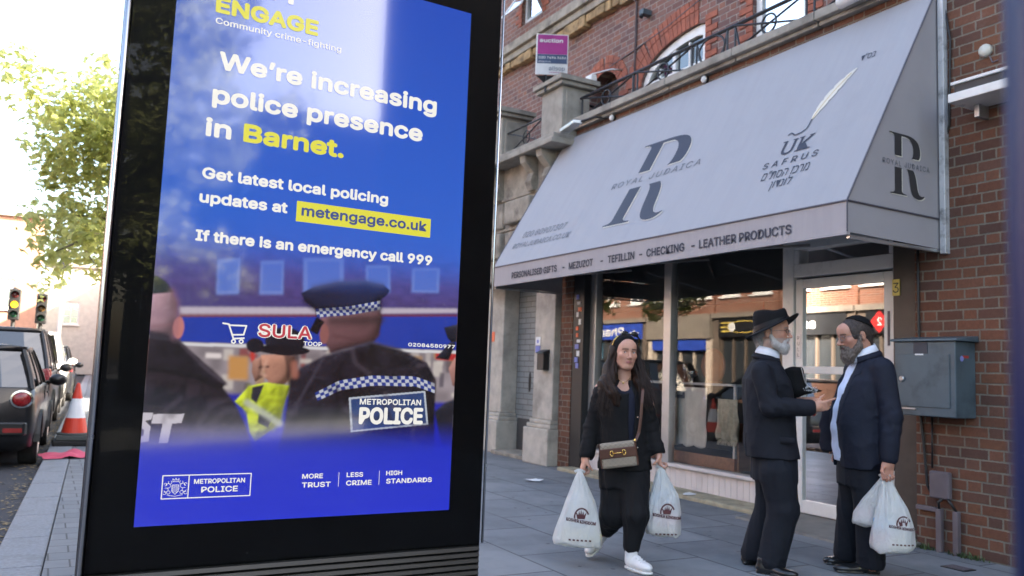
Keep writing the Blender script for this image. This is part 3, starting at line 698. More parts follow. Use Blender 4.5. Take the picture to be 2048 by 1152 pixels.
# balcony railing
rail = thing('balcony_railing', 'black wrought iron balcony railing with rings and crossed bars above the awning', 'railing', (6.27, 7.0, 4.79))
RX = 6.27
mb = MB(); mb.tube([(RX, 4.35, 5.11), (RX, 9.62, 5.11)], 0.021, 6); mb.tube([(RX, 4.35, 4.815), (RX, 9.62, 4.815)], 0.014, 6); mb.build('handrail', m_iron, rail)
posts = [9.58, 8.42, 8.33, 7.30, 7.22, 6.72, 6.60, 5.62, 5.52, 4.5]
for p in posts:
    mb = MB(); mb.tube([(RX, p, 4.79), (RX, p, 5.11)], 0.013, 6); mb.build('post', m_iron, rail)
def ring(y, z, r, ry=None):
    mb = MB(); mb.tube([(RX-0.004, y+r*math.cos(2*PI*i/20), z+(ry or r)*math.sin(2*PI*i/20)) for i in range(21)], 0.012, 6, cap=False); mb.build('ring', m_iron, rail)
for (ya, yb) in ((9.58, 8.42), (8.33, 7.30), (6.60, 5.62), (5.52, 4.5)):
    mb = MB(); mb.tube([(RX, ya, 4.82), (RX, yb, 5.10)], 0.012, 6); mb.tube([(RX-0.017, ya, 5.10), (RX-0.017, yb, 4.82)], 0.012, 6); mb.build('cross_bar', m_iron, rail)
    ring((ya+yb)/2, 4.96, 0.10)
ring(6.97, 4.96, 0.21, 0.145)
mb = MB(); mb.tube([(RX, 7.22, 5.1), (RX, 7.12, 4.8)], 0.012, 6); mb.tube([(RX, 6.72, 5.1), (RX, 6.80, 4.8)], 0.012, 6); mb.tube([(RX, 6.60, 5.1), (RX, 6.52, 4.8)], 0.012, 6); mb.build('cross_bar', m_iron, rail)
r2 = thing('balcony_railing', 'short black iron railing between the two stone pedestals over the doorway', 'railing', (6.1, 10.8, 4.58))
mb = MB(); mb.tube([(6.1, 10.25, 5.0), (6.1, 11.44, 5.0)], 0.014, 6); mb.tube([(6.1, 10.25, 4.62), (6.1, 11.44, 4.62)], 0.012, 6); mb.build('handrail', m_iron, r2)
mb = MB(); mb.tube([(6.1, 10.27, 4.62), (6.1, 11.42, 5.0)], 0.010, 6); mb.tube([(6.083, 10.27, 5.0), (6.083, 11.42, 4.62)], 0.010, 6)
mb.tube([(6.1, 10.84+.1*math.cos(2*PI*i/16), 4.81+.1*math.sin(2*PI*i/16)) for i in range(17)], 0.009, 6, cap=False); mb.build('cross_bar', m_iron, r2)

# lamps, sensors and pipes on the front
o = thing('floodlight', 'white floodlight on a short arm beside the dark arched balcony door', 'floodlight', (6.8, 9.8, 5.6))
mb = MB(); mb.tube([(6.945, 9.58, 5.66), (6.80, 9.66, 5.66), (6.62, 9.90, 5.62)], 0.014); mb.build('arm', m_alu, o, smooth=True)
mb = MB(); mb.hexa([(6.55, 9.82, 5.44), (6.68, 9.82, 5.44), (6.68, 9.98, 5.44), (6.55, 9.98, 5.44), (6.57, 9.82, 5.60), (6.66, 9.82, 5.60), (6.66, 9.98, 5.60), (6.57, 9.98, 5.60)]); mb.build('lamp_head', m_white, o, bevel=0.01)
o = thing('floodlight', 'slim silver lamp at the foot of the stone pedestal above the awning', 'floodlight', (6.0, 9.4, 4.6))
mb = MB(); mb.hexa([(5.90, 9.22, 4.60), (6.02, 9.18, 4.60), (6.05, 9.55, 4.56), (5.92, 9.6, 4.56), (5.90, 9.22, 4.65), (6.02, 9.18, 4.65), (6.05, 9.55, 4.61), (5.92, 9.6, 4.61)]); mb.build('lamp_head', m_alu, o, bevel=0.008)
mb = MB(); mb.tube([(6.0, 9.18, 4.63), (6.1, 9.0, 4.66), (6.249, 8.95, 4.66)], 0.014); mb.build('arm', m_blackmetal, o)
for (yy, lb) in ((8.78, 'pale round light sensor on the brick band nearer the stone pedestal'), (7.02, 'pale round light sensor on the brick band below the arched window')):
    o = thing('light_sensor', lb, 'sensor', (6.2, yy, 4.62)); mb = MB(); mb.lathe((6.249, yy, 4.615), [(0.035, 0), (0.035, -0.03)], axis='X', n=14); mb.build('base', m_blackmetal, o)
    mb = MB(); mb.lathe((6.2185, yy, 4.615), [(0.042, 0), (0.040, -0.02), (0.02, -0.035), (0.003, -0.038)], axis='X', n=14); mb.build('cover', m_white, o, smooth=True)
o = thing('strip_light', 'white tubular light fitting on the coping at the top right of the awning', 'lamp', (6.05, 4.8, 4.7))
mb = MB(); mb.tube([(6.06, 4.45, 4.75), (6.06, 5.05, 4.72)], 0.055, 12); mb.build('tube', m_white, o, smooth=True)
mb = MB(); mb.box(6.05, 6.12, 4.7, 4.76, 4.68, 4.76); mb.build('bracket', m_alu, o)
mb = MB(); mb.tube([(6.93, 9.28, 4.7), (6.93, 9.27, 6.55), (6.84, 9.27, 6.62), (6.72, 9.27, 6.95), (6.72, 9.27, 7.1), (6.93, 9.27, 7.2), (6.93, 9.27, 9.5)], 0.016); mb.tube([(6.935, 9.9, 5.80), (6.935, 9.3, 5.86), (6.935, 8.6, 5.95), (6.935, 7.3, 6.22), (6.935, 6.0, 6.3)], 0.009, 6)
tag(mb.build('wall_pipe', m_conduit, smooth=True), 'thin pipe and cables running over the upper brick wall', 'pipe')
o = thing('security_camera', 'small grey camera fixed to the upper brick wall above the arched window', 'camera', (6.9, 9.0, 6.3)); mb = MB(); mb.box(6.80, 6.949, 8.94, 9.04, 6.24, 6.32); mb.build('housing', m_utility, o, bevel=0.01)
mb = MB(); mb.tube([(6.82, 8.99, 6.24), (6.80, 8.99, 6.20)], 0.03, 10); mb.build('lens', m_blackmetal, o)

# auction board
ab = thing('auction_board', 'pink, navy and white auction board standing out from the building front', 'sign', (6.0, 10.0, 5.4))
bo, bu = Vector((5.74, 10.0, 5.47)), Vector((0.53, 0.0, 0.10)); bv = Vector((0, 0, 0.595))
def bq(mbx, u0, u1, v0, v1, th=0.0, mi=0): mbx.poly([bo+bu*u0+bv*v0+Vector((0, -th, 0)), bo+bu*u1+bv*v0+Vector((0, -th, 0)), bo+bu*u1+bv*v1+Vector((0, -th, 0)), bo+bu*u0+bv*v1+Vector((0, -th, 0))], mi)
mb = MB(); mb.hexa([bo, bo+bu, bo+bu+Vector((0, .012, 0)), bo+Vector((0, .012, 0)), bo+bv, bo+bu+bv, bo+bu+bv+Vector((0, .012, 0)), bo+bv+Vector((0, .012, 0))]); mb.build('board', m_paper, ab)
m_pink = M('magenta_print', (0.42, 0.055, 0.26), 0.55); m_slate = M('slate_print', (0.07, 0.11, 0.20), 0.55)
mb = MB(); bq(mb, .03, .97, .50, .98, .002); mb.build('pink_panel', m_pink, ab)
mb = MB(); bq(mb, .03, .97, .27, .495, .002); mb.build('navy_panel', m_slate, ab)
bun = bu.normalized(); bl = bu.length; bh = 0.595
def bt(s, u, v, cap, wd, m, nm='lettering', bold=0.02):
    mb = MB(); put_text(mb, s, bo+bun*(u*bl)+Vector((0, -.005, v*bh)), bun, (0, 0, 1), cap*bh, wd*bl, bold=bold); mb.build(nm, m, ab)
bt('auction', .08, .79, .10, .74, m_paper, bold=.035); bt('020 7494 3686', .07, .385, .06, .86, m_paper); bt('allsop.co.uk', .07, .30, .04, .38, m_paper, bold=.005); bt('allsop', .40, .10, .10, .50, m_slate, bold=.0)
mb = MB(); bq(mb, .42, .84, .045, .055, .004); mb.build('underline', m_pink, ab)
mb = MB(); mb.tube([bo+bu*.35+Vector((0, .03, -.25)), bo+bu*.35+bv*.9+Vector((0, .03, 0))], .02, 4); mb.tube([bo+bu*.35+Vector((0, .03, -.2)), (6.94, 10.1, 5.2)], .02, 4); mb.build('post', m_blackmetal, ab)
mb = MB(); mb.prism([bo+bu*.05+Vector((0, .02, -.01)), bo+bu*.6+Vector((0, .02, -.01)), bo+bu*.32+Vector((0, .02, -.12))], (0, .02, 0)); mb.build('bracket', m_blackmetal, ab)
# ------------------------------------------------------------------ awning
aw = thing('shop_awning', 'large grey lilac wedge shaped shop awning printed with dark lettering', 'awning', (5.7, 7.0, 2.4))
AY0, AY1, AXF, AXW, AZ0, AZ1, AZT = 4.20, 9.86, 5.12, 6.215, 2.40, 2.635, 4.56
ns, ny = 14, 30
def sag(fy, fs): return -0.022*math.sin(PI*max(0, min(1, fs)))*math.sin(PI*max(0, min(1, fy)))**.6-0.0015*math.cos(fy*2*PI*6)
SL = Vector((AXW-AXF, 0, AZT-AZ1)); SLn = SL.normalized(); AN = Vector((-SL.z, 0, SL.x)).normalized()
mb = MB(); g = [[mb.v(Vector((AXF, AY0+(AY1-AY0)*i/ny, AZ1))+SL*(j/ns)+AN*sag(i/ny, j/ns)) for j in range(ns+1)] for i in range(ny+1)]
for i in range(ny):
    for j in range(ns): mb.face([g[i][j], g[i+1][j], g[i+1][j+1], g[i][j+1]])
mb.build('canopy', m_awn, aw, smooth=True)
mb = MB()
for (ya) in (AY0, AY1):
    mb = MB(); mb.poly([(AXF, ya, AZ1), (AXW, ya, AZ1), (AXW, ya, AZT)]); mb.build('side_panel', m_val, aw)
mb = MB(); mb.poly([(AXF, AY0, AZ0), (AXF, AY1, AZ0), (AXF, AY1, AZ1-.004), (AXF, AY0, AZ1-.004)])
for ya in (AY0, AY1): mb.poly([(AXF, ya, AZ0), (AXW, ya, AZ0-.02), (AXW, ya, AZ1-.004), (AXF, ya, AZ1-.004)])
mb.build('valance', m_val, aw)
m_seam = M('dark_seam', (0.10, 0.095, 0.115), 0.7)
mb = MB(); e = 0.006
def seam(a, b, r=0.008): mb.tube([a, b], r, 5)
seam((AXF-e, AY0-e, AZ1), (AXF-e, AY1, AZ1)); seam((AXF-e, AY0-e, AZ1), (AXW, AY0-e, AZ1-.01)); seam((AXF-e, AY0-e, AZ1), (AXW-.01, AY0-e, AZT)); seam((AXF-e, AY0-e, AZ0), (AXF-e, AY0-e, AZ1), .006); seam((AXF, AY1+e, AZ1), (AXW, AY1+e, AZT))
mb.build('seam', m_seam, aw)
mb = MB(); mb.box(AXF-.006, AXF+.03, AY0-.004, AY1, AZ0-.022, AZ0-.001); mb.build('hem_bar', m_val, aw)
mb = MB()
mb.bm.free()
for ya in (AY0, AY1-.03):
    mb = MB(); mb.box(AXF+.031, AXW, ya, ya+.03, AZ0-.045, AZ0-.022); mb.build('frame_bar', m_alu, aw)
for ya in (5.6, 7.0, 8.4):
    for a_, b_ in (((AXF+.03, ya, AZ0+.01), (6.3, ya, AZ0+.18)), ((AXF+.05, ya, AZ1-.05), (6.2, ya, AZT-.15))):
        mb = MB(); mb.tube([a_, b_], .014, 6); mb.build('frame_bar', m_alu, aw)
m_silver = M('weathered_aluminium_strip', (0.55, 0.56, 0.57), 0.45, metal=0.3, var=.1, stain=(0.12, .12, .12), stain_scale=9, stain_amt=.8)
mb = MB(); mb.box(6.19, 6.248, 4.135, 4.185, AZ0-.06, 4.62); mb.build('backing_strip', m_silver, aw, bevel=.004)
# lettering on the slope
O_s = Vector((AXF, 0, AZ1)); U_s = Vector((0, -1, 0))
def sp(y, s, lift=0.006): return O_s+Vector((0, y, 0))+SLn*s+AN*(lift*.6+.002+sag((y-AY0)/(AY1-AY0), s/SL.length))
def st(s, yl, yr, s0, cap, m, bold=0.0, shear=0.0, spacing=1.0, nm='lettering'):
    mb = MB(); put_text(mb, s, sp(yl, s0, -.002), U_s, SLn, cap, yl-yr, bold=bold, shear=shear, spacing=spacing)
    base = sp(yl, s0, -.002)
    for v in mb.bm.verts:                        # lay every letter on the sagging cloth
        d_ = v.co-O_s; yy_, ss_ = d_.y, (Vector((d_.x, 0, d_.z))).dot(SLn); h_ = d_.dot(AN)-(base-O_s).dot(AN); v.co = sp(yy_, ss_, .004)+AN*h_
    return mb.build(nm, m, aw)
def bez(pts, n=10):
    """pts: list of (x,y) or ('c', c1, c2, end)"""
    out = [Vector((*pts[0], 0))]
    for p in pts[1:]:
        if p[0] == 'c':
            a = out[-1]; b, c, d = (Vector((*q, 0)) for q in p[1:])
            for i in range(1, n+1):
                t = i/n; out.append(a*(1-t)**3+b*3*t*(1-t)**2+c*3*t*t*(1-t)+d*t**3)
        else: out.append(Vector((*p, 0)))
    return [(v.x, v.y) for v in out]
# monogram letter, unit box 0..1 wide, 0..1.3 high, split by a band 0.58..0.78
R_UP = bez([(0.0, 1.30), (0.46, 1.30), ('c', (0.80, 1.30), (0.93, 1.18), (0.93, 0.98)), ('c', (0.93, 0.90), (0.91, 0.84), (0.87, 0.82)), (0.66, 0.82), ('c', (0.70, 0.84), (0.715, 0.90), (0.715, 0.98)), ('c', (0.715, 1.15), (0.63, 1.25), (0.44, 1.25)), (0.36, 1.25), (0.36, 0.82), (0.155, 0.82), (0.155, 1.20), ('c', (0.155, 1.25), (0.12, 1.275), (0.0, 1.28))])
R_ST = bez([(0.155, 0.57), (0.36, 0.57), (0.36, 0.10), ('c', (0.36, 0.05), (0.40, 0.025), (0.50, 0.02)), (0.50, 0.0), (0.02, 0.0), (0.02, 0.02), ('c', (0.12, 0.025), (0.155, 0.05), (0.155, 0.10))])
R_LG = bez([(0.505, 0.57), (0.70, 0.57), ('c', (0.78, 0.50), (0.80, 0.40), (0.83, 0.22)), ('c', (0.86, 0.06), (0.93, 0.02), (1.04, 0.06)), (1.05, 0.05), ('c', (1.00, -0.02), (0.92, -0.04), (0.84, -0.035)), ('c', (0.68, -0.02), (0.64, 0.08), (0.61, 0.24)), ('c', (0.585, 0.40), (0.58, 0.52), (0.505, 0.57))])
def mono(mbx, P, d=(0, 0), grow=0.0):
    for pl in (R_UP, R_ST, R_LG):
        vs_ = [mbx.v(P(p[0]+d[0], p[1]+d[1])) for p in pl]
        for t in tessellate_polygon([[Vector((p[0], p[1], 0)) for p in pl]]): mbx.face([vs_[i] for i in t])
RW, RH = 0.98, 1.18/1.30
PR = lambda x, y, l=0.008: sp(7.60-x*RW, 0.30+y*RH, l)
mb = MB(); mono(mb, lambda x, y: PR(x, y, .005), (0.02, -0.015)); mb.build('monogram_outline', m_creamprint, aw)
mb = MB(); mono(mb, PR); mb.build('monogram', m_navyprint, aw)
st('ROYAL JUDAICA', 7.87, 6.35, 0.90, 0.085, m_greyprint, spacing=1.25)
st('020 80907307', 9.50, 8.47, 0.435, 0.10, m_greyprint)
st('ROYALJUDAICA.CO.UK', 9.61, 8.24, 0.27, 0.085, m_greyprint)
# quill logo
def serif_word(word, yl, yr, s0, cap, bold):
    o = st(word, yl, yr, s0, cap, m_navyprint, bold=bold, spacing=1.1)
    return o
serif_word('UK', 5.205, 4.885, 0.70, 0.155, .012)
mb = MB()                                        # bracket serifs on the two capitals
for y in (5.20, 5.085, 5.01, 4.90): mb.poly([sp(y+.028, .865, .0065), sp(y-.028, .865, .0065), sp(y-.028, .853, .0065), sp(y+.028, .853, .0065)])
for y in (5.01, 4.895): mb.poly([sp(y+.028, .712, .0065), sp(y-.028, .712, .0065), sp(y-.028, .70, .0065), sp(y+.028, .70, .0065)])
mb.build('serifs', m_navyprint, aw)
st('SAFRUS', 5.345, 4.734, 0.575, 0.07, m_navyprint, spacing=1.45, bold=.006)
st('ם"תסה זכרמ', 5.289, 4.765, 0.43, 0.075, m_navyprint, bold=.0)
st('ןודנול', 5.138, 4.90, 0.315, 0.068, m_navyprint, bold=.0)
st('ד"סב', 4.727, 4.573, 1.62, 0.055, m_navyprint, bold=.0)
fa, fm, fb = Vector((5.00, 1.06)), Vector((4.93, 1.33)), Vector((4.72, 1.545))
def q2(t): return fa*(1-t)**2+fm*2*t*(1-t)+fb*t*t
mb = MB(); L_, R2 = [], []
for i in range(25):
    t = i/24; c = q2(t); tn = (q2(min(1, t+.01))-q2(max(0, t-.01))).normalized(); nrm = Vector((-tn.y, tn.x)); wd = 0.055*math.sin(PI*min(1, t*0.95+0.03))**0.7*(1-.25*((i % 5) == 4))
    L_.append(c+nrm*wd*0.9); R2.append(c-nrm*wd*1.05)
for i in range(24): mb.poly([sp(*L_[i], .005), sp(*L_[i+1], .005), sp(*R2[i+1], .005), sp(*R2[i], .005)])
mb.build('quill', m_creamprint, aw)
def line(pts, wd, m, lift=.0075, nm='quill_line'):
    mb = MB(); P = [Vector(p) for p in pts]
    for a, b in zip(P, P[1:]):
        t = (b-a).normalized(); n_ = Vector((-t.y, t.x))*wd/2; mb.poly([sp(*(a+n_), lift), sp(*(b+n_), lift), sp(*(b-n_), lift), sp(*(a-n_), lift)])
    return mb.build(nm, m, aw)
line([q2(i/14*0.9) for i in range(15)], .010, m_goldprint)
line([(5.00, 1.06), (5.005, 0.99), (5.012, 0.955), (5.06, 0.925), (5.126, 0.915), (5.165, 0.945), (5.185, 0.957), (5.215, 0.937)], .013, m_navyprint)
# valance words
def vt(s, yl, yr, z, cap=0.08, nm='lettering'):
    mb = MB(); put_text(mb, s, (AXF-.005, yl, z), (0, -1, 0), (0, 0, 1), cap, abs(yl-yr), bold=.028); mb.build(nm, m_navyprint, aw)
for s, yl, yr in (('PERSONALISED GIFTS', 9.334, 8.251), ('MEZUZOT', 7.994, 7.514), ('TEFILLIN', 7.234, 6.776), ('CHECKING', 6.581, 6.014), ('LEATHER PRODUCTS', 5.815, 4.728)): vt(s, yl, yr, 2.447)
for y in (8.13, 7.37, 6.695, 5.92): vt('-', y, y-.05, 2.447)
# side panel monogram
PS = lambda x, y: Vector((5.60+x*.40, AY0-.004, 2.76+y*.375))
mb = MB(); mono(mb, lambda x, y: PS(x, y)+Vector((0.012, .0015, -.008))); mb.build('monogram_outline', m_creamprint, aw)
mb = MB(); mono(mb, PS); mb.build('monogram', M('charcoal_print', (0.035, 0.033, 0.035), .6), aw)
mb = MB(); put_text(mb, 'ROYAL JUDAICA', (5.52, AY0-.005, 2.985), (1, 0, 0), (0, 0, 1), .042, .565, spacing=1.25); mb.build('lettering', m_greyprint, aw)
# ------------------------------------------------------------------ advertising screen
PF = frame((0.2724, 2.7676, 0), (1, 0.028, 0), (0.028, -1, 0)); PU = (PF(1, 0)-PF(0, 0)); PN = Vector((0.028, -1, 0)).normalized()
SW, SH, SZ = 1.046, 1.86, 0.7655
ap_ = thing('advertising_screen', 'tall black freestanding street advertising screen showing a blue police poster', 'advertising screen', PF(0.52, 0, -0.11))
m_pblack = M('black_gloss_panel', (0.003, 0.003, 0.0035), 0.45, var=.2, spec=0.04)
m_chrome = M('brushed_steel_trim', (0.55, 0.55, 0.56), 0.22, metal=1.0, var=.05)
UL, UR, ZB, ZT = -0.132, 1.188, SZ-0.125, SZ+1.99
mb = MB(); mb.fbox(PF, UL, UR, 0.10, ZT+.02, -0.225, -0.022); mb.build('housing', m_pblack, ap_, bevel=.01)
mb = MB(); mb.fbox(PF, UL+.01, UR-.01, ZB, ZT, -0.0215, -0.012); mb.build('bezel', m_pblack, ap_)
mb = MB(); mb.tube([PF(UL-.004, 0.12, -.012), PF(UL-.004, ZT+.01, -.012)], .009, 10); mb.tube([PF(UR+.002, ZB, -.012), PF(UR+.002, ZT+.01, -.012)], .005, 8); mb.build('edge_trim', m_chrome, ap_, smooth=True)
mb = MB(); mb.fbox(PF, UL+.002, UR-.002, ZB, ZT, -0.006, 0.0); 
def _pg():
    t = NT('screen_glass'); t.n.remove(t.bsdf)
    fr = t.add('ShaderNodeFresnel'); fr.inputs[0].default_value = 1.45
    gl = t.add('ShaderNodeBsdfGlossy'); gl.inputs['Roughness'].default_value = 0.012
    tr = t.add('ShaderNodeBsdfTransparent'); tr.inputs[0].default_value = (.97, .98, .98, 1)
    df = t.add('ShaderNodeBsdfDiffuse'); df.inputs[0].default_value = (.4, .4, .38, 1)
    mx = t.add('ShaderNodeMixShader'); t.put(mx.inputs[0], t.math('MULTIPLY', fr.outputs[0], 0.30, clamp=True))
    t.t.links.new(tr.outputs[0], mx.inputs[1]); t.t.links.new(gl.outputs[0], mx.inputs[2])
    sp_ = t.noise(95, 2); big = t.noise(6, 4); dust = t.math('MULTIPLY', t.rng(sp_, .70, .76, 0, .30), t.rng(big, .5, .65))
    smear = t.rng(t.noise(1.0, 5, t.scale(t.obj(), (3, 3, 11)), .7), .55, .8, 0, .003)
    mx2 = t.add('ShaderNodeMixShader'); t.put(mx2.inputs[0], t.math('ADD', dust, smear)); t.t.links.new(mx.outputs[0], mx2.inputs[1]); t.t.links.new(df.outputs[0], mx2.inputs[2])
    t.t.links.new(mx2.outputs[0], t.out.inputs[0]); return t.m
mb.bm.free(); mb = MB(); mb.poly([PF(UL+.002, ZB, 0), PF(UR-.002, ZB, 0), PF(UR-.002, ZT, 0), PF(UL+.002, ZT, 0)]); mb.build('glass', _pg(), ap_)
m_lv = M('dark_louvre', (0.022, 0.022, 0.021), 0.4, metal=.3, var=.2)
mb = MB(); z = 0.10
while z < ZB-.02:
    mb.hexa([PF(UL+.012, z, -.022), PF(UR-.012, z, -.022), PF(UR-.012, z, -.004), PF(UL+.012, z, -.004), PF(UL+.012, z+.016, -.022), PF(UR-.012, z+.016, -.022), PF(UR-.012, z+.012, -.010), PF(UL+.012, z+.012, -.010)]); z += .0215
mb.build('louvre', m_lv, ap_)
mb = MB(); mb.fbox(PF, UL-.02, UR+.02, 0.0, 0.098, -.24, .01); mb.build('plinth', m_blackmetal, ap_, bevel=.01)

# --- the poster picture is painted in memory (it is a flat picture on a screen)
PW, PH = 640, 1138
POST = {}
def paint_poster():
    yy, xx = np.mgrid[0:PH, 0:PW]; U_ = (xx+.5)/PW*SW; V_ = (yy+.5)/PH*SH
    img = np.zeros((PH, PW, 3))
    lin = lambda c: np.array(srgb(*c))
    def grad(v, stops):
        vs_ = [s[0] for s in stops]; return np.stack([np.interp(v, vs_, [lin(s[1])[i] for s in stops]) for i in range(3)], -1)
    rg = np.random.RandomState(4)
    def fnoise(nx, ny):
        g_ = rg.rand(ny+1, nx+1); fy = yy/PH*ny; fx = xx/PW*nx; iy = fy.astype(int); ix = fx.astype(int); fy = fy-iy; fx = fx-ix
        fy = fy*fy*(3-2*fy); fx = fx*fx*(3-2*fx); iy1 = np.minimum(iy+1, ny); ix1 = np.minimum(ix+1, nx)
        return (g_[iy, ix]*(1-fx)+g_[iy, ix1]*fx)*(1-fy)+(g_[iy1, ix]*(1-fx)+g_[iy1, ix1]*fx)*fy
    img[:] = grad(V_, [(0, (20, 30, 205)), (.30, (24, 34, 190)), (.55, (70, 66, 128)), (.80, (84, 70, 140)), (.92, (56, 104, 218)), (1.2, (34, 98, 224)), (1.86, (26, 82, 208))])
    def mask(poly):
        P = np.array(poly); m_ = np.zeros((PH, PW), bool); x, y = U_, V_
        for (x0, y0), (x1, y1) in zip(P, np.roll(P, -1, 0)):
            if y0 == y1: continue
            m_ ^= ((y0 <= y) != (y1 <= y)) & (x < (x1-x0)*(y-y0)/(y1-y0)+x0)
        return m_.astype(float)
    def blur(m_, r):
        for _ in range(2):
            for ax in (0, 1):
                c = np.cumsum(np.pad(m_, [(r+1, r) if a == ax else (0, 0) for a in range(2)], mode='edge'), axis=ax)
                m_ = (np.take(c, range(2*r+1, c.shape[ax]), ax)-np.take(c, range(0, c.shape[ax]-2*r-1), ax))/(2*r+1)
        return m_
    grain = rg.rand(PH, PW); VOL = dict(head=(16, 0, .9, .6), fface=(9, 0, .8, .8), fface2=(8, 0, .8, .6), neck=(12, 0, .8, .8), lj=(26, 0, .55, 7.0), ljc=(10, 0, .6, 3.0), mb=(30, 0, .5, 7.0), hv=(10, 0, .7, 5.0), cap=(12, 0, .9, 1.0), rf=(6, 0, .8, .5), rb=(8, 0, .6, 4.0), rh=(6, 0, .8, .5))
    def lay(key, col, soft=1, amt=1.0, tex=0.0, shade=None, vol=None):
        for p in (POST[key] if isinstance(key, str) else key):
            m_ = mask(p)
            if soft: m_ = blur(m_, soft)
            c = lin(col)[None, None, :]*np.ones((PH, PW, 1))
            if tex: c = c*(1+tex*(fnoise(26, 46)[..., None]-.5)*2)
            if shade is not None:
                vs_ = np.array(p); lo, hi = vs_[:, 0].min(), vs_[:, 0].max(); f = np.clip((U_-lo)/(hi-lo), 0, 1)
                c = c*(shade[0]+(shade[1]-shade[0])*f)[..., None]
            if vol is None and isinstance(key, str) and key in VOL: vol = VOL[key]
            if vol:
                hgt = sum(blur(m_, r_)*r_ for r_ in (2, 5, 11, vol[0]))*vol[2]*1.3+vol[3]*(fnoise(34, 60)-.5)+vol[3]*.6*(fnoise(80, 140)-.5)
                gy, gx = np.gradient(hgt); nz = 1/np.sqrt(1+gx*gx+gy*gy); lam = np.clip((-gx*(-.50)-gy*.62+.62)*nz, 0, 1.4); rim = np.clip(-gy*nz-.45, 0, 1)*.55
                c = c*(.30+.95*lam)[..., None]*(1+.22*(grain[..., None]-.5))+rim[..., None]*np.array([.10, .11, .16])
            img[:] = img*(1-m_[..., None]*amt)+c*m_[..., None]*amt
    # brick courses of the far building
    m_ = ((V_ > .70) & (V_ < .93)).astype(float); m_ = blur(m_, 8)
    img[:] = img*(1+m_[..., None]*(fnoise(40, 160)[..., None]-.5)*.35)
    lay('win', (120, 150, 235), 2, .8)
    ins = []
    for w_ in POST['win']:
        c = np.mean(w_, 0); ins.append([tuple(c+(np.array(q)-c)*.78) for q in w_])
    lay(ins, (84, 118, 215), 1, .8)
    lay('cornice', (205, 195, 215), 2, .9); lay([[(p[0], p[1]-.022) for p in POST['cornice'][0]]], (120, 40, 60), 2, .8)
    lay('street', (150, 140, 150), 3, 1, .3)
    sr = np.random.RandomState(21); st0 = np.array(POST['street'][0])
    for i in range(60):
        x0 = .22+sr.rand()*.82; y0 = .40+sr.rand()*.155; w0, h0 = .012+sr.rand()*.03, .012+sr.rand()*.05
        lay([[(x0, y0), (x0+w0, y0), (x0+w0, y0+h0), (x0, y0+h0)]], [(196, 188, 190), (92, 82, 92), (150, 60, 60), (180, 140, 96), (70, 66, 84), (214, 206, 204)][i % 6], 2, .75)
    lay([POST['shopbits'][0]], (205, 150, 90), 3); lay([POST['shopbits'][1]], (235, 225, 230), 2); lay([POST['shopbits'][2]], (205, 60, 55), 2); lay([POST['shopbits'][3]], (190, 50, 55), 2)
    lay('fascia', (32, 62, 178), 1, 1, .06)
    lo = [[(p[0], p[1]-.003) for p in POST['fascia'][0]][3], [(p[0], p[1]-.003) for p in POST['fascia'][0]][2]]
    lay([[lo[0], lo[1], (lo[1][0], lo[1][1]-.01), (lo[0][0], lo[0][1]-.01)]], (225, 225, 235), 1)
    lay('rf', (190, 140, 135), 1, 1, .1, (1, .7)); lay('rb', (30, 32, 48), 2); lay('rh', (30, 32, 50), 1)
    lay('fface2', (190, 140, 125), 1, 1, .12, (.75, 1.0)); lay('fface', (196, 142, 124), 1, 1, .15, (1.15, .72))
    fx, fy = np.mean(POST['fface'][0], 0)
    lay([[(fx-.055, fy+.020), (fx-.020, fy+.024), (fx-.020, fy+.016), (fx-.055, fy+.012)]], (70, 45, 45), 1, .8)
    lay([[(fx-.06, fy-.045), (fx-.018, fy-.035), (fx-.022, fy-.052), (fx-.055, fy-.055)]], (120, 50, 55), 1, .8)
    lay([[(fx+.02, fy+.075), (fx+.075, fy+.07), (fx+.07, fy-.02), (fx+.045, fy-.06), (fx+.035, fy+.02)]], (60, 40, 42), 2, .75)
    fc = np.mean(POST['fhat'][0], 0); EL = lambda cx_, cy_, rx_, ry_: [(cx_+rx_*math.cos(t_), cy_+ry_*math.sin(t_)) for t_ in np.linspace(0, 2*PI, 33)[:-1]]
    lay([EL(fc[0]+.012, fc[1]+.020, .066, .046)], (26, 26, 40), 1, 1, .2, (1.5, .8)); lay([EL(fc[0]+.008, fc[1]-.008, .088, .017)], (18, 18, 30), 1); lay([EL(fc[0]-.085, fc[1]+.002, .028, .024)], (24, 24, 38), 1); lay('hv', (205, 222, 60), 1, 1, .35, (1.1, .75)); lay('hvd', (46, 46, 60), 1); 
    lay('head', (196, 158, 176), 1, 1, .06, (1.1, .62)); lay('kip', (38, 48, 54), 1, 1, .2)
    lay('lj', (48, 38, 50), 2, 1, .5, (.9, 1.1)); lay('ljc', (34, 28, 40), 2, 1, .35)
    lay('neck', (120, 84, 92), 2, 1, .12, (1.1, .75)); lay('mb', (34, 30, 44), 2, 1, .5, (1.15, .8)); lay('cap', (30, 38, 74), 1, 1, .2, (.8, 1.2)); lay('peak', (14, 14, 24), 1)
    for ex, ey, c in ((*POST['earL'], (205, 130, 130)), (*POST['earM'], (150, 96, 96))):
        m_ = blur((((U_-ex)/.016)**2+((V_-ey)/.034)**2 < 1).astype(float), 1)[..., None]; img[:] = img*(1-m_)+lin(c)*m_
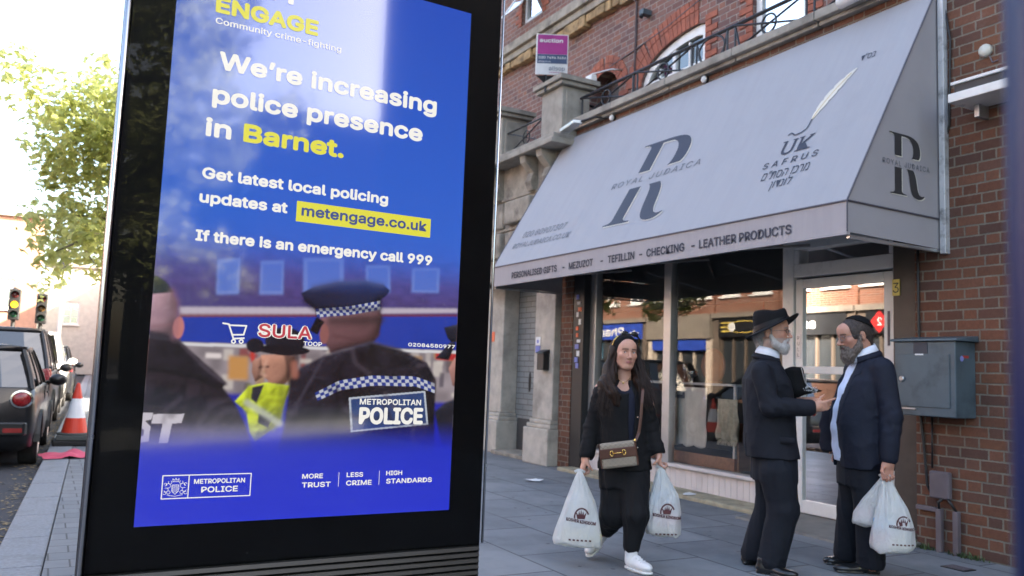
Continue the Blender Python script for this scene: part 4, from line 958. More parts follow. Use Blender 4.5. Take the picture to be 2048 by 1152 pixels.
    def checks(pa, pb, n, rows=3, ca=(200, 205, 225), cb=(40, 62, 150)):
        A = np.array(pa); B = np.array(pb)
        def at(P, t):
            d_ = np.r_[0, np.cumsum(np.linalg.norm(np.diff(P, axis=0), axis=1))]; s = t*d_[-1]; return np.array([np.interp(s, d_, P[:, 0]), np.interp(s, d_, P[:, 1])])
        for i in range(n):
            for r in range(rows):
                t0, t1 = i/n, (i+1)/n; f0, f1 = r/rows, (r+1)/rows
                q = [at(A, t0)*(1-f0)+at(B, t0)*f0, at(A, t1)*(1-f0)+at(B, t1)*f0, at(A, t1)*(1-f1)+at(B, t1)*f1, at(A, t0)*(1-f1)+at(B, t0)*f1]
                lay([q], ca if (i+r) % 2 else cb, 0)
    checks(*POST['strip'], 30); checks(*POST['band'], 20)
    lay('box', (190, 200, 220), 0); lay('boxi', (46, 72, 130), 0, 1, .1)
    lay('S', (205, 200, 215), 0); lay('T', (205, 200, 215), 0)
    # cloth folds, seams and light on the figures, as the photographed picture shows them
    def stroke(pts, wd, col, soft, amt):
        P = [np.array(p) for p in pts]; m_ = np.zeros((PH, PW))
        for a, b in zip(P, P[1:]):
            d_ = b-a; L2 = d_@d_+1e-9; tt = np.clip(((U_-a[0])*d_[0]+(V_-a[1])*d_[1])/L2, 0, 1); m_ = np.maximum(m_, np.clip(1.5-np.hypot(U_-a[0]-tt*d_[0], V_-a[1]-tt*d_[1])/wd, 0, 1))
        m_ = blur(m_, soft)[..., None]*amt; img[:] = img*(1-m_)+lin(col)*m_
    body_m = np.maximum(mask(POST['lj'][0]), mask(POST['mb'][0]))[..., None]; keep = img.copy()
    fr_ = np.random.RandomState(12)
    for i in range(46):
        x0 = fr_.rand()*1.0; y0 = .33+fr_.rand()*.30; a = fr_.randn()*.5+1.9*(1 if x0 > .5 else -1)*.35-PI/2; L_ = .04+fr_.rand()*.10
        stroke([(x0, y0), (x0+L_*math.cos(a)*.6, y0+L_*math.sin(a)*.6), (x0+L_*math.cos(a+.3), y0+L_*math.sin(a+.3))], .004+fr_.rand()*.006, (84, 76, 92) if i % 2 else (10, 8, 14), 3, .55)
    img[:] = keep*(1-body_m)+img*body_m
    jl = POST['ljc'][0]; stroke([jl[1], jl[2], jl[3]], .004, (92, 82, 98), 2, .6); stroke([jl[0], jl[6], jl[5], jl[4]], .004, (8, 6, 12), 2, .8)
    mbp = POST['mb'][0]; stroke([mbp[9], mbp[0], mbp[1], mbp[2]], .005, (80, 76, 96), 2, .5); stroke([(.60, .44), (.61, .35), (.60, .28)], .004, (10, 8, 14), 2, .8); stroke([(.70, .52), (.78, .50), (.86, .52)], .005, (12, 10, 18), 2, .7)
    nk = np.mean(POST['neck'][0], 0); stroke([(nk[0]-.08, nk[1]-.02), (nk[0], nk[1]-.03), (nk[0]+.08, nk[1]-.01)], .006, (86, 56, 62), 3, .6); stroke([(nk[0]-.09, nk[1]+.03), (nk[0]+.09, nk[1]+.045)], .014, (52, 40, 46), 4, .7)
    hd = POST['head'][0]; stroke([hd[1], hd[2], hd[3], hd[4]], .008, (150, 108, 126), 4, .6); stroke([(hd[0][0]+.01, hd[4][1]+.07), (hd[4][0]-.01, hd[4][1]+.075)], .012, (150, 120, 140), 5, .6); stroke([(hd[0][0]+.01, hd[4][1]+.03), (hd[4][0]-.01, hd[4][1]+.04)], .003, (140, 96, 110), 2, .6)
    fh = np.mean(POST['fface'][0], 0); stroke([(fh[0]-.03, fh[1]+.04), (fh[0]-.045, fh[1]-.005), (fh[0]-.03, fh[1]-.012)], .004, (226, 178, 160), 2, .7); stroke([(fh[0]+.06, fh[1]+.03), (fh[0]+.065, fh[1]-.005)], .012, (176, 112, 98), 2, .8)
    hvp = POST['hv'][0]; stroke([hvp[1], hvp[9 if len(hvp) > 9 else 0]], .006, (150, 160, 50), 3, .7); stroke([(hvp[3][0]-.02, hvp[3][1]-.01), hvp[5], hvp[6]], .008, (150, 160, 60), 3, .6); stroke([(hvp[9][0], hvp[9][1]+.03), (hvp[5][0], hvp[5][1]-.01)], .010, (190, 196, 190), 2, .8)
    cp_ = POST['cap'][0]; stroke([cp_[1], cp_[2], cp_[3], cp_[4]], .008, (80, 92, 140), 3, .6); stroke([cp_[11], cp_[10], cp_[8], cp_[7]], .008, (10, 12, 30), 3, .7)
    # fade to blue at the foot
    k = np.clip((.325-V_)/.13, 0, 1); k = (k*k*(3-2*k))[..., None]
    img[:] = img*(1-k)+grad(V_, [(0, (22, 40, 222)), (.25, (30, 46, 208)), (.4, (46, 52, 176))])*k
    k = np.clip((V_-.74)/.22, 0, 1)[..., None]*.75
    img[:] = img*(1-k)+grad(V_, [(.7, (64, 108, 226)), (1.0, (44, 106, 228)), (1.86, (26, 82, 208))])*k
    im = bpy.data.images.new('poster', PW, PH, float_buffer=True); im.colorspace_settings.name = 'Non-Color'
    im.pixels.foreach_set(np.dstack([np.clip(img, 0, 1), np.ones((PH, PW))]).astype(np.float32).ravel()); im.update(); im.pack()
    return im
POST.update({"win":[[[0.182,0.824],[0.254,0.836],[0.257,0.718],[0.186,0.711]],[[0.319,0.833],[0.395,0.843],[0.399,0.728],[0.32,0.722]],[[0.458,0.857],[0.599,0.872],[0.606,0.751],[0.465,0.735]],[[0.679,0.854],[0.771,0.863],[0.777,0.765],[0.685,0.758]],[[0.855,0.861],[0.965,0.872],[0.966,0.779],[0.856,0.772]]],"cornice":[[[0.08,0.665],[1.044,0.728],[1.045,0.712],[0.082,0.634]]],"fascia":[[[0.087,0.633],[1.048,0.699],[1.054,0.575],[0.092,0.558]]],"street":[[[0.097,0.556],[1.054,0.575],[1.064,0.382],[0.108,0.404]]],"head":[[[-0.018,0.719],[0.055,0.714],[0.072,0.676],[0.074,0.627],[0.072,0.568],[-0.013,0.572]]],"kip":[[[-0.015,0.759],[0.01,0.755],[0.036,0.739],[0.061,0.709],[-0.013,0.696]]],"lj":[[[-0.016,0.587],[0.052,0.58],[0.088,0.56],[0.133,0.521],[0.189,0.478],[0.238,0.434],[0.228,0.42],[0.268,0.37],[0.309,0.297],[0.333,0.223],[0.35,0.094],[-0.006,0.108]]],"ljc":[[[-0.015,0.578],[0.084,0.56],[0.171,0.477],[0.238,0.429],[0.211,0.418],[0.139,0.449],[-0.014,0.471]]],"T":[[[0.029,0.334],[0.119,0.336],[0.112,0.307],[0.085,0.306],[0.077,0.246],[0.051,0.246],[0.058,0.306],[0.026,0.306]]],"S":[[[-0.009,0.339],[0.029,0.339],[0.025,0.318],[0.008,0.314],[0.024,0.297],[0.023,0.253],[-0.005,0.247],[-0.008,0.266],[0.006,0.269],[0.007,0.286],[-0.007,0.297]]],"fhat":[[[0.301,0.518],[0.32,0.539],[0.346,0.569],[0.359,0.59],[0.411,0.601],[0.46,0.594],[0.483,0.566],[0.515,0.53],[0.474,0.525],[0.415,0.536],[0.358,0.533]]],"fface":[[[0.34,0.526],[0.415,0.534],[0.452,0.526],[0.449,0.487],[0.435,0.449],[0.413,0.424],[0.385,0.417],[0.365,0.428],[0.369,0.445],[0.354,0.456],[0.358,0.47],[0.346,0.484]]],"fface2":[[[0.313,0.506],[0.342,0.523],[0.351,0.456],[0.327,0.439],[0.313,0.473]]],"hv":[[[0.267,0.375],[0.309,0.426],[0.364,0.439],[0.443,0.43],[0.426,0.372],[0.415,0.316],[0.393,0.288],[0.34,0.249],[0.32,0.279],[0.306,0.343]]],"hvd":[[[0.319,0.422],[0.357,0.432],[0.336,0.371],[0.317,0.385]],[[0.345,0.339],[0.389,0.323],[0.379,0.292],[0.345,0.308]]],"cap":[[[0.458,0.738],[0.498,0.762],[0.578,0.787],[0.682,0.799],[0.748,0.792],[0.775,0.773],[0.761,0.752],[0.74,0.737],[0.742,0.703],[0.515,0.661],[0.508,0.689],[0.472,0.713]]],"peak":[[[0.494,0.615],[0.517,0.663],[0.544,0.647],[0.523,0.602]]],"neck":[[[0.527,0.661],[0.742,0.703],[0.751,0.671],[0.744,0.614],[0.722,0.583],[0.573,0.541],[0.545,0.584]]],"mb":[[[0.553,0.535],[0.716,0.588],[0.827,0.567],[0.931,0.525],[0.971,0.464],[0.971,0.38],[0.975,0.235],[0.98,0.071],[0.388,0.093],[0.431,0.297],[0.44,0.449],[0.467,0.488]]],"box":[[[0.645,0.395],[0.93,0.424],[0.948,0.304],[0.659,0.278]]],"boxi":[[[0.653,0.389],[0.924,0.417],[0.94,0.31],[0.666,0.284]]],"rh":[[[0.992,0.655],[1.049,0.671],[1.052,0.605],[1.026,0.601],[1.008,0.618]],[[0.965,0.542],[1.02,0.603],[1.044,0.602],[1.018,0.537]]],"rf":[[[1.019,0.507],[1.041,0.545],[1.055,0.557],[1.061,0.44],[1.038,0.445]]],"rb":[[[0.969,0.349],[1.008,0.381],[1.06,0.403],[1.07,0.213],[1.004,0.235]]],"strip":[[[0.526,0.408],[0.609,0.452],[0.723,0.472],[0.888,0.474],[0.966,0.451]],[[0.537,0.382],[0.616,0.419],[0.725,0.437],[0.89,0.439],[0.968,0.416]]],"band":[[[0.511,0.689],[0.625,0.705],[0.74,0.734]],[[0.517,0.661],[0.626,0.675],[0.742,0.703]]],"cart":[[[0.214,0.622],[0.232,0.62],[0.249,0.575],[0.282,0.578]],[[0.236,0.617],[0.287,0.618],[0.28,0.589],[0.245,0.587]]],"shopbits":[[[0.239,0.521],[0.301,0.519],[0.304,0.445],[0.24,0.445]],[[0.168,0.527],[0.216,0.527],[0.217,0.511],[0.169,0.509]],[[0.3,0.564],[0.314,0.565],[0.323,0.502],[0.31,0.501]],[[0.963,0.563],[1.054,0.562],[1.056,0.535],[0.965,0.537]]],"earL":[0.082,0.6],"earM":[0.546,0.606],"wheels":[[0.25,0.566],[0.274,0.567]]})
KS = 0.80/2**EV                                     # screen luminance relative to the exposure
t = NT('poster_screen'); ti = t.add('ShaderNodeTexImage'); ti.image = paint_poster(); ti.interpolation = 'Cubic'
uvn = t.add('ShaderNodeUVMap'); t.put(ti.inputs[0], uvn.outputs[0])
t.n.remove(t.bsdf); em_ = t.add('ShaderNodeEmission'); t.put(em_.inputs[0], ti.outputs[0]); em_.inputs[1].default_value = KS*1.05
def glossy_screen(t, em_):                          # the display's own semi-gloss face behind the protective glass
    fr = t.add('ShaderNodeFresnel'); fr.inputs[0].default_value = 1.5; gl = t.add('ShaderNodeBsdfGlossy'); gl.inputs['Roughness'].default_value = .06; gl.inputs[0].default_value = (1, 1, 1, 1)
    k0 = t.add('ShaderNodeBsdfDiffuse'); k0.inputs[0].default_value = (.004, .004, .004, 1); mx = t.add('ShaderNodeMixShader'); t.put(mx.inputs[0], t.math('MULTIPLY', fr.outputs[0], 2.3, clamp=True)); ad = t.add('ShaderNodeAddShader')
    t.t.links.new(k0.outputs[0], mx.inputs[1]); t.t.links.new(gl.outputs[0], mx.inputs[2]); t.t.links.new(mx.outputs[0], ad.inputs[0]); t.t.links.new(em_.outputs[0], ad.inputs[1]); t.t.links.new(ad.outputs[0], t.out.inputs[0])
glossy_screen(t, em_)
mb = MB(); f = mb.poly([PF(0, SZ, -.010), PF(SW, SZ, -.010), PF(SW, SZ+SH, -.010), PF(0, SZ+SH, -.010)]); uvl = mb.bm.loops.layers.uv.new('UVMap')
for l, c in zip(f.loops, ((0, 0), (1, 0), (1, 1), (0, 1))): l[uvl].uv = c
scr = mb.build('screen', t.m, ap_, recalc=False)
m_tw = emit_mat('poster_white', (1, 1, 1), KS*1.1); m_ty = emit_mat('poster_yellow', srgb(236, 232, 70), KS*1.1); m_tb = emit_mat('poster_blue', srgb(60, 84, 160), KS); m_tr = emit_mat('poster_red', srgb(210, 60, 80), KS)
def ptx(s, u0, u1, v, cap, m, bold=.03, lift=.0015, shear=0.0):
    mb = MB(); put_text(mb, s, PF(u0, SZ+v, -.010+lift), PU, (0, 0, 1), cap, u1-u0, bold=bold, shear=shear); return mb
def pq(mb, pts, lift=.001): mb.poly([PF(p[0], SZ+p[1], -.010+lift) for p in pts])
W_ = []
for s, a in (("MET", (.119, .40, 1.715, .055)), ("Community crime-fighting", (.1214, .5448, 1.589, .021)), ("We’re increasing", (.1418, .920, 1.440, .061)), ("police presence", (.1292, .8691, 1.3256, .061)), ("in", (.1156, .1965, 1.2150, .061)),
             ("Get latest local policing", (.1162, .7486, 1.0775, .037)), ("updates at", (.1134, .3943, .9995, .037)), ("If there is an emergency call 999", (.1103, .9318, .8765, .036)),
             ("METROPOLITAN", (.1617, .3161, .1215, .0145)), ("POLICE", (.1846, .2954, .0943, .0175)), ("MORE", (.5003, .5705, .1269, .0155)), ("TRUST", (.5006, .5989, .0981, .0165)), ("LESS", (.6529, .7117, .1277, .0155)), ("CRIME", (.6525, .7441, .0996, .0165)), ("HIGH", (.7959, .8557, .1296, .0155)), ("STANDARDS", (.7972, .9719, .1015, .0165)),
             ("METROPOLITAN", (.685, .915, .372, .020)), ("POLICE", (.685, .925, .305, .058)), ("TOOP", (.476, .540, .564, .014)), ("02084580977", (.854, 1.040, .580, .013))):
    b_ = .038 if a[3] > .03 else .024
    o = ptx(s, *a, m_tw, bold=b_); o.build('lettering', m_tw, scr)
ptx("ENGAGE", .1188, .4602, 1.6265, .055, m_ty, .045).build('lettering', m_ty, scr)
ptx("Barnet.", .2344, .5759, 1.2165, .062, m_ty, .04).build('lettering', m_ty, scr)
mb = MB(); pq(mb, [(.4244, .9777), (.9188, .9777), (.9188, 1.0469), (.4244, 1.0469)]); mb.build('yellow_box', m_ty, scr)
ptx("metengage.co.uk", .4411, .9026, .9985, .036, m_tb, .03, .0025).build('lettering', m_tb, scr)
ptx("SULA", .322, .506, .583, .047, m_tw, .075).build('lettering', m_tw, scr); ptx("SULA", .326, .502, .585, .043, m_tr, .02, .0025).build('lettering', m_tr, scr)
mb = MB()
def pl(pts, wd):
    P = [Vector(p) for p in pts]
    for a, b in zip(P, P[1:]):
        if (b-a).length < 1e-6: continue
        t_ = (b-a).normalized(); n_ = Vector((-t_.y, t_.x))*wd/2; e_ = t_*wd*.4; pq(mb, [a-n_-e_, b-n_+e_, b+n_+e_, a+n_-e_])
pl([(.0705, .0795), (.3345, .0795), (.3345, .1487), (.0705, .1487), (.0705, .0795)], .003); pl([(.1465, .0795), (.1465, .1487)], .003)
pl([(.626, .098), (.626, .144)], .0016); pl([(.771, .098), (.771, .146)], .0016)
# coat of arms: crown, shield with stripes and curling supporters
cx_, cz_ = .1085, .110
pl([(cx_-.010, cz_+.010), (cx_+.010, cz_+.010), (cx_+.010, cz_-.008), (cx_, cz_-.018), (cx_-.010, cz_-.008), (cx_-.010, cz_+.010)], .0015)
for i in range(-2, 3): pl([(cx_+i*.0036, cz_+.008), (cx_+i*.0036, cz_-.012)], .0012)
pl([(cx_-.008, cz_+.020), (cx_-.009, cz_+.029), (cx_-.003, cz_+.024), (cx_, cz_+.031), (cx_+.003, cz_+.024), (cx_+.009, cz_+.029), (cx_+.008, cz_+.020), (cx_-.008, cz_+.020)], .0014)
for sg in (-1, 1):
    for (r_, ox, oz, t0, t1) in ((.007, .021, .008, 0, 5), (.006, .026, -.004, 1, 6), (.005, .019, -.012, 0, 6), (.004, .029, .012, 0, 5), (.005, .016, .018, 2, 7), (.004, .030, -.014, 1, 6)):
        pl([(cx_+sg*(ox+r_*math.cos(t0+(t1-t0)*i/9)), cz_+oz+r_*math.sin(t0+(t1-t0)*i/9)) for i in range(10)], .0013)
pl([(cx_-.022, cz_-.020), (cx_, cz_-.024), (cx_+.022, cz_-.020)], .0014)
for p in POST['cart']: pl(p if len(p) == 4 and p[0][0] < .245 and False else p, .005)
for w_ in POST['wheels']: pl([(w_[0]+.006*math.cos(i), w_[1]+.006*math.sin(i)) for i in range(8)], .004)
mb.build('linework', m_tw, scr)
mb = MB(); mb.tube([PF(UL-.01, .62, -.06), PF(UL-.02, .45, -.05), PF(UL-.05, .25, -.03), PF(UL-.09, .05, 0.0), PF(UL-.16, .012, .03)], .011, 8)
tag(mb.build('screen_cable', m_blackmetal, smooth=True), 'black cable hanging down the left edge of the advertising screen', 'cable')

# ------------------------------------------------------------------ blue post right beside the camera
bp = thing('signpost', 'blue painted steel post very close at the right edge', 'post', (0.424, 0.215, 0))
m_bp = M('deep_blue_paint', (0.006, 0.014, 0.075), 0.4, var=.15)
mb = MB(); mb.tube([(0.424, 0.215, 0.0), (0.424, 0.215, 2.9)], 0.030, 24); mb.build('shaft', m_bp, bp, smooth=True)
mb = MB(); mb.lathe((0.424, 0.215, 0), [(.06, 0), (.06, .02), (.034, .05), (.034, .12)], 24); mb.build('collar', m_bp, bp)
mb = MB(); mb.lathe((0.424, 0.215, 2.9), [(.032, 0), (.032, .02), (.005, .05)], 24); mb.build('cap', m_bp, bp)
# ------------------------------------------------------------------ trees
def leaf_mat(name, base, tcol):
    t = NT(name); t.n.remove(t.bsdf); o = t.obj()
    n = t.noise(1.2, 3); n2 = t.noise(14, 2)
    c = t.mix(t.rng(n, .3, .7), tuple(x*.7 for x in base), tuple(x*1.3 for x in base)); c = t.mix(t.rng(n2, .55, .7, 0, .5), c, (base[0]*1.8, base[1]*1.35, base[2]*.8))
    d = t.add('ShaderNodeBsdfDiffuse'); t.put(d.inputs[0], c); tr = t.add('ShaderNodeBsdfTranslucent'); tr.inputs[0].default_value = (*tcol, 1)
    gl = t.add('ShaderNodeBsdfGlossy'); gl.inputs['Roughness'].default_value = .4; gl.inputs[0].default_value = (.6, .65, .6, 1)
    m1 = t.add('ShaderNodeMixShader'); m1.inputs[0].default_value = .6; m2 = t.add('ShaderNodeMixShader'); m2.inputs[0].default_value = .06
    t.t.links.new(d.outputs[0], m1.inputs[1]); t.t.links.new(tr.outputs[0], m1.inputs[2]); t.t.links.new(m1.outputs[0], m2.inputs[1]); t.t.links.new(gl.outputs[0], m2.inputs[2]); t.t.links.new(m2.outputs[0], t.out.inputs[0])
    return t.m
m_leaf = leaf_mat('plane_leaves', (0.12, 0.14, 0.045), (0.64, 0.68, 0.26))
m_bark = M('mottled_bark', (0.16, 0.14, 0.10), .9, var=.35, scale=8, bump=.5, stain=(.32, .29, .2), stain_scale=3, stain_amt=.6)
def tree(x, y, h0, h1, rad, nleaf, seed, label, lsize=(.09, .17), squash=1.0, trunk_r=.19, lowfringe=True, extra=()):
    rn = random.Random(seed); t = thing('plane_tree', label, 'tree', (x, y, 0)); B = Vector((x, y, 0))
    mb = MB(); mid = (h0+h1)/2; hh = (h1-h0)/2; tips = []
    tp = [B, B+Vector((rn.uniform(-.1, .1), rn.uniform(-.1, .1), h0*.55)), B+Vector((rn.uniform(-.2, .2), rn.uniform(-.2, .2), h0*1.1)), B+Vector((rn.uniform(-.3, .3), rn.uniform(-.3, .3), h1*.78))]
    mb.tube(tp, [trunk_r*1.25, trunk_r, trunk_r*.85, trunk_r*.25], 12)
    for i in range(16):
        a = rn.uniform(0, 2*PI); f = rn.uniform(.05, .75); s = tp[2].lerp(tp[3], f)
        th = rn.uniform(-.35, 1.1); L = rad*rn.uniform(.65, 1.0)*(1-.35*f)
        e = s+Vector((math.cos(a)*math.cos(th)*L, math.sin(a)*math.cos(th)*L, math.sin(th)*hh*.75)); m_ = s.lerp(e, .5)+Vector((rn.uniform(-.2, .2), rn.uniform(-.2, .2), .25))
        mb.tube([s, m_, e], [trunk_r*.36, trunk_r*.2, .012], 6); tips += [e, m_, m_.lerp(e, .5)]
        for k in range(3):
            e2 = m_.lerp(e, rn.uniform(.2, .9))+Vector((rn.uniform(-1, 1), rn.uniform(-1, 1), rn.uniform(-.9, .6)))*.55*rad/2.5; mb.tube([m_.lerp(e, .4), e2], [.025, .007], 5); tips.append(e2)
    mb.build('trunk', m_bark, t, smooth=True)
    cl = []
    for i in range(95):
        while True:
            p = Vector((rn.uniform(-1, 1), rn.uniform(-1, 1), rn.uniform(-1, 1)))
            if .25 < p.length < 1: break
        p *= (.62+.38*rn.random()); wob = 1+.22*math.sin(3*math.atan2(p.y, p.x)+seed)+.14*math.sin(5*p.z+seed)
        cl.append((B+Vector((p.x*rad*wob, p.y*rad*wob, mid+p.z*hh)), rn.uniform(.3, .75)*rad/3))
    cl += [(p, .42*rad/3) for p in tips]
    if lowfringe:
        for i in range(6):
            a = rn.uniform(0, 2*PI); cl.append((B+Vector((math.cos(a)*rad*.8, math.sin(a)*rad*.8, h0-rn.uniform(.0, .5))), .34))
    for (ex, ey, ez, er) in extra: cl += [(Vector((ex, ey, ez)), er)]*3
    mb = MB(); wts = [c[1]**2 for c in cl]
    for (c, r) in rn.choices(cl, wts, k=nleaf):
        d = Vector((rn.gauss(0, 1), rn.gauss(0, 1), rn.gauss(0, 1))); d = d.normalized()*r*rn.random()**.45
        p = c+d; n_ = (Vector((rn.gauss(0, .6), rn.gauss(0, .6), 1.0))).normalized(); ax = n_.cross(Vector((rn.gauss(0, 1), rn.gauss(0, 1), rn.gauss(0, .3)))).normalized(); by = n_.cross(ax)
        s = rn.uniform(*lsize); dr = Vector((0, 0, -s*.3))
        q = [p-ax*s*.5, p-ax*s*.15-by*s*.48+dr*.6, p+ax*s*.12-by*s*.25, p+ax*s*.6+dr, p+ax*s*.12+by*s*.25, p-ax*s*.15+by*s*.48+dr*.6]
        vs_ = [mb.v(k) for k in q]; mb.face([vs_[0], vs_[1], vs_[2], vs_[3]]); mb.face([vs_[0], vs_[3], vs_[4], vs_[5]])
    mb.build('crown', m_leaf, t, recalc=False)
    return t
tree(1.75, 20.0, 3.1, 8.9, 3.15, 10500, 5, 'sunlit plane tree at the kerb beyond the parked cars', (.13, .24), extra=[(-1.5, 18.0, 3.15, .42), (-1.9, 17.6, 3.3, .4), (-2.3, 17.4, 3.5, .4)])
tree(1.2, -9.5, 3.0, 9.5, 3.0, 7000, 21, 'plane tree behind the camera mirrored in the advertising screen glass', (.12, .22))
tree(3.6, -22.0, 3.2, 10.5, 3.4, 5000, 31, 'farther plane tree behind the camera mirrored in the advertising screen glass', (.16, .28))

# ------------------------------------------------------------------ cars
m_rubber = M('tyre_rubber', (0.012, 0.012, 0.012), .8, var=.2)
m_carglass = None
def _cg():
    t = NT('car_glass'); return t.set(base=(0.010, 0.013, 0.015), rough=.03, spec=.8, coat=1.0, coatr=.02)
m_carglass = _cg()
m_tail = M('tail_lamp_red', (0.20, 0.006, 0.008), .25, var=.1, coat=.4)
m_chr = M('car_chrome', (.6, .6, .6), .12, metal=1.0, var=.03)
m_trim = M('car_trim_black', (.010, .010, .010), .5)
def paint(name, c): return M(name, c, .35, var=.03, coat=.28, coatr=.04, spec=.3)
TH = math.atan(0.0466)
def car(name, label, x, y, L, Wd, H, belt, pm, kind='hatch', round_lamp=False, ground=.17):
    """x,y: right rear corner on the road; the car points along the street, +Y"""
    t = thing(name, label, 'car', (x, y, -0.1)); z0 = -0.1
    ca, sa = math.cos(TH), math.sin(TH)
    def W(u, v, z): # u: across (0 centre), v: along
        uu = u-Wd/2; return Vector((x+uu*ca+v*sa, y-uu*sa+v*ca, z0+z))
    if kind == 'hatch': st = [(0, .80, .30, .62, .70), (.04, .90, .22, .95, .985), (.10, .95, .18, 1.0, 0), (.30, .99, .16, 1.0, 0), (.60, 1, .15, 1.0, 0), (.72, 1, .15, .97, 0), (.86, .98, .16, .90, 0), (.95, .92, .20, .78, 0), (1.0, .80, .30, .55, 0)]
    # body tub
    half = Wd/2; mb = MB(); rp = []
    prof = [(0.0, .86, .36), (.012, .93, .26), (.05, .97, .20), (.15, .99, .18), (.35, 1.0, .17), (.6, 1.0, .17), (.75, .995, .17), (.88, .97, .18), (.96, .90, .22), (1.0, .76, .32)]
    hood = .70 if kind != 'van' else .84
    for (f, wf, zb) in prof:
        bz = belt if f < hood else belt-(f-hood)/(1-hood)*belt*.22
        if f > .97: bz = belt*.62
        w_ = half*wf; v_ = f*L
        ring = []
        for (uu, zz) in ((.80, zb), (.96, zb+.05), (1.0, zb+(bz-zb)*.35), (1.0, zb+(bz-zb)*.72), (.965, bz-.015), (.90, bz)): ring.append((uu*w_, zz))
        pts = [W(u_, v_, z_) for u_, z_ in ring]+[W(-u_, v_, z_) for u_, z_ in reversed(ring)]; rp.append(pts)
    mb.loft(rp); mb.build('body', pm, t, smooth=True, bevel=0)
    # cabin
    tail = .02 if kind in ('hatch', 'suv', 'van') else .12; wsb = .70 if kind != 'van' else .86; wst = .50 if kind != 'van' else .72
    if kind == 'mpv': tail, wsb, wst = .02, .76, .55
    mb = MB(); hw, tw = half*.92, half*.76; B0, B1, T0, T1 = tail*L, wsb*L, (tail+.055)*L, wst*L; zb, zt = belt-.01, H-.03
    rows = []
    for f in (0, .34, .7, 1):
        a = B0+(T0-B0)*f; b = B1+(T1-B1)*f; w_ = hw+(tw-hw)*f**1.2; z_ = zb+(zt-zb)*f
        rows.append([W(-w_, a+.06, z_), W(-w_*.6, a, z_), W(w_*.6, a, z_), W(w_, a+.06, z_), W(w_, a+(b-a)*.36, z_), W(w_, a+(b-a)*.66, z_), W(w_*.97, b-.06, z_), W(w_*.6, b, z_), W(-w_*.6, b, z_), W(-w_*.97, b-.06, z_), W(-w_, a+(b-a)*.66, z_), W(-w_, a+(b-a)*.36, z_)])
    mb.loft(rows, 0, False); mb.build('windows', m_carglass, t, smooth=False)
    mb = MB(); r0 = rows[-1]; c_ = [W(0, T0+(T1-T0)*f, H) for f in (.1, .5, .9)]
    top = [p+Vector((0, 0, .03)) for p in r0]; mid_ = [p.lerp(c_[1], .35)+Vector((0, 0, .045)) for p in r0]
    mb.loft([[p-Vector((0, 0, .03)) for p in [q+(q-c_[1])*.02 for q in r0]], [q+(q-c_[1])*.025 for q in top], mid_, [p.lerp(c_[1], .75)+Vector((0, 0, .04)) for p in r0]])
    mb.build('roof', pm, t, smooth=True)
    for sg in (-1, 1):                           # pillars
        for (fa, wd) in ((0.0, .10), (.36, .05), (.66, .045), (1.0, .05)):
            mb = MB(); pb = []
            for f in (0, .34, .7, 1):
                a = B0+(T0-B0)*f+.06; b = B1+(T1-B1)*f-.05; w_ = (hw+(tw-hw)*f**1.2)+.006; v_ = a+(b-a)*fa; z_ = zb+(zt-zb)*f
                pb.append([W(sg*(w_+.004), v_-wd, z_), W(sg*(w_+.004), v_+wd, z_), W(sg*(w_-.03), v_+wd, z_), W(sg*(w_-.03), v_-wd, z_)])
            mb.loft(pb); mb.build('pillar', pm if kind != 'hatch' else m_trim, t)
    wr = .30 if kind == 'hatch' else .345
    for sg in (1, -1):
        for v_ in (.185*L, .80*L):
            c = W(sg*(half-.10), v_, wr); axd = (W(1, v_, wr)-W(0, v_, wr)).normalized()*sg
            def disc(prof, m_, nm, par):
                mbw = MB(); rp_ = []; fw_ = Vector((sa, ca, 0))
                for r_, h_ in prof: rp_.append([c+axd*h_+(fw_*math.cos(2*PI*j/24)+Vector((0, 0, 1))*math.sin(2*PI*j/24))*r_ for j in range(24)])
                mbw.loft(rp_); return mbw.build(nm, m_, par, smooth=False)
            wh = disc([(wr*.6, -.1), (wr*.97, -.1), (wr, -.06), (wr, .06), (wr*.95, .10), (wr*.66, .105), (wr*.6, .09)], m_rubber, 'wheel', t)
            disc([(wr*.64, .085), (wr*.64, .10), (wr*.5, .085), (wr*.18, .095), (.02, .10)], m_alu, 'rim', wh)
            mbw = MB(); fw_ = Vector((sa, ca, 0)); ringp = []
            for j in range(13):
                a_ = PI*j/12; ringp.append([c+axd*h_+(fw_*math.cos(a_)+Vector((0, 0, 1))*math.sin(a_))*(wr+dr) for h_, dr in ((.118, .02), (.125, .07), (.0, .08), (.0, .02))])
            mbw.loft(ringp); mbw.build('wheel_arch', m_trim, t)
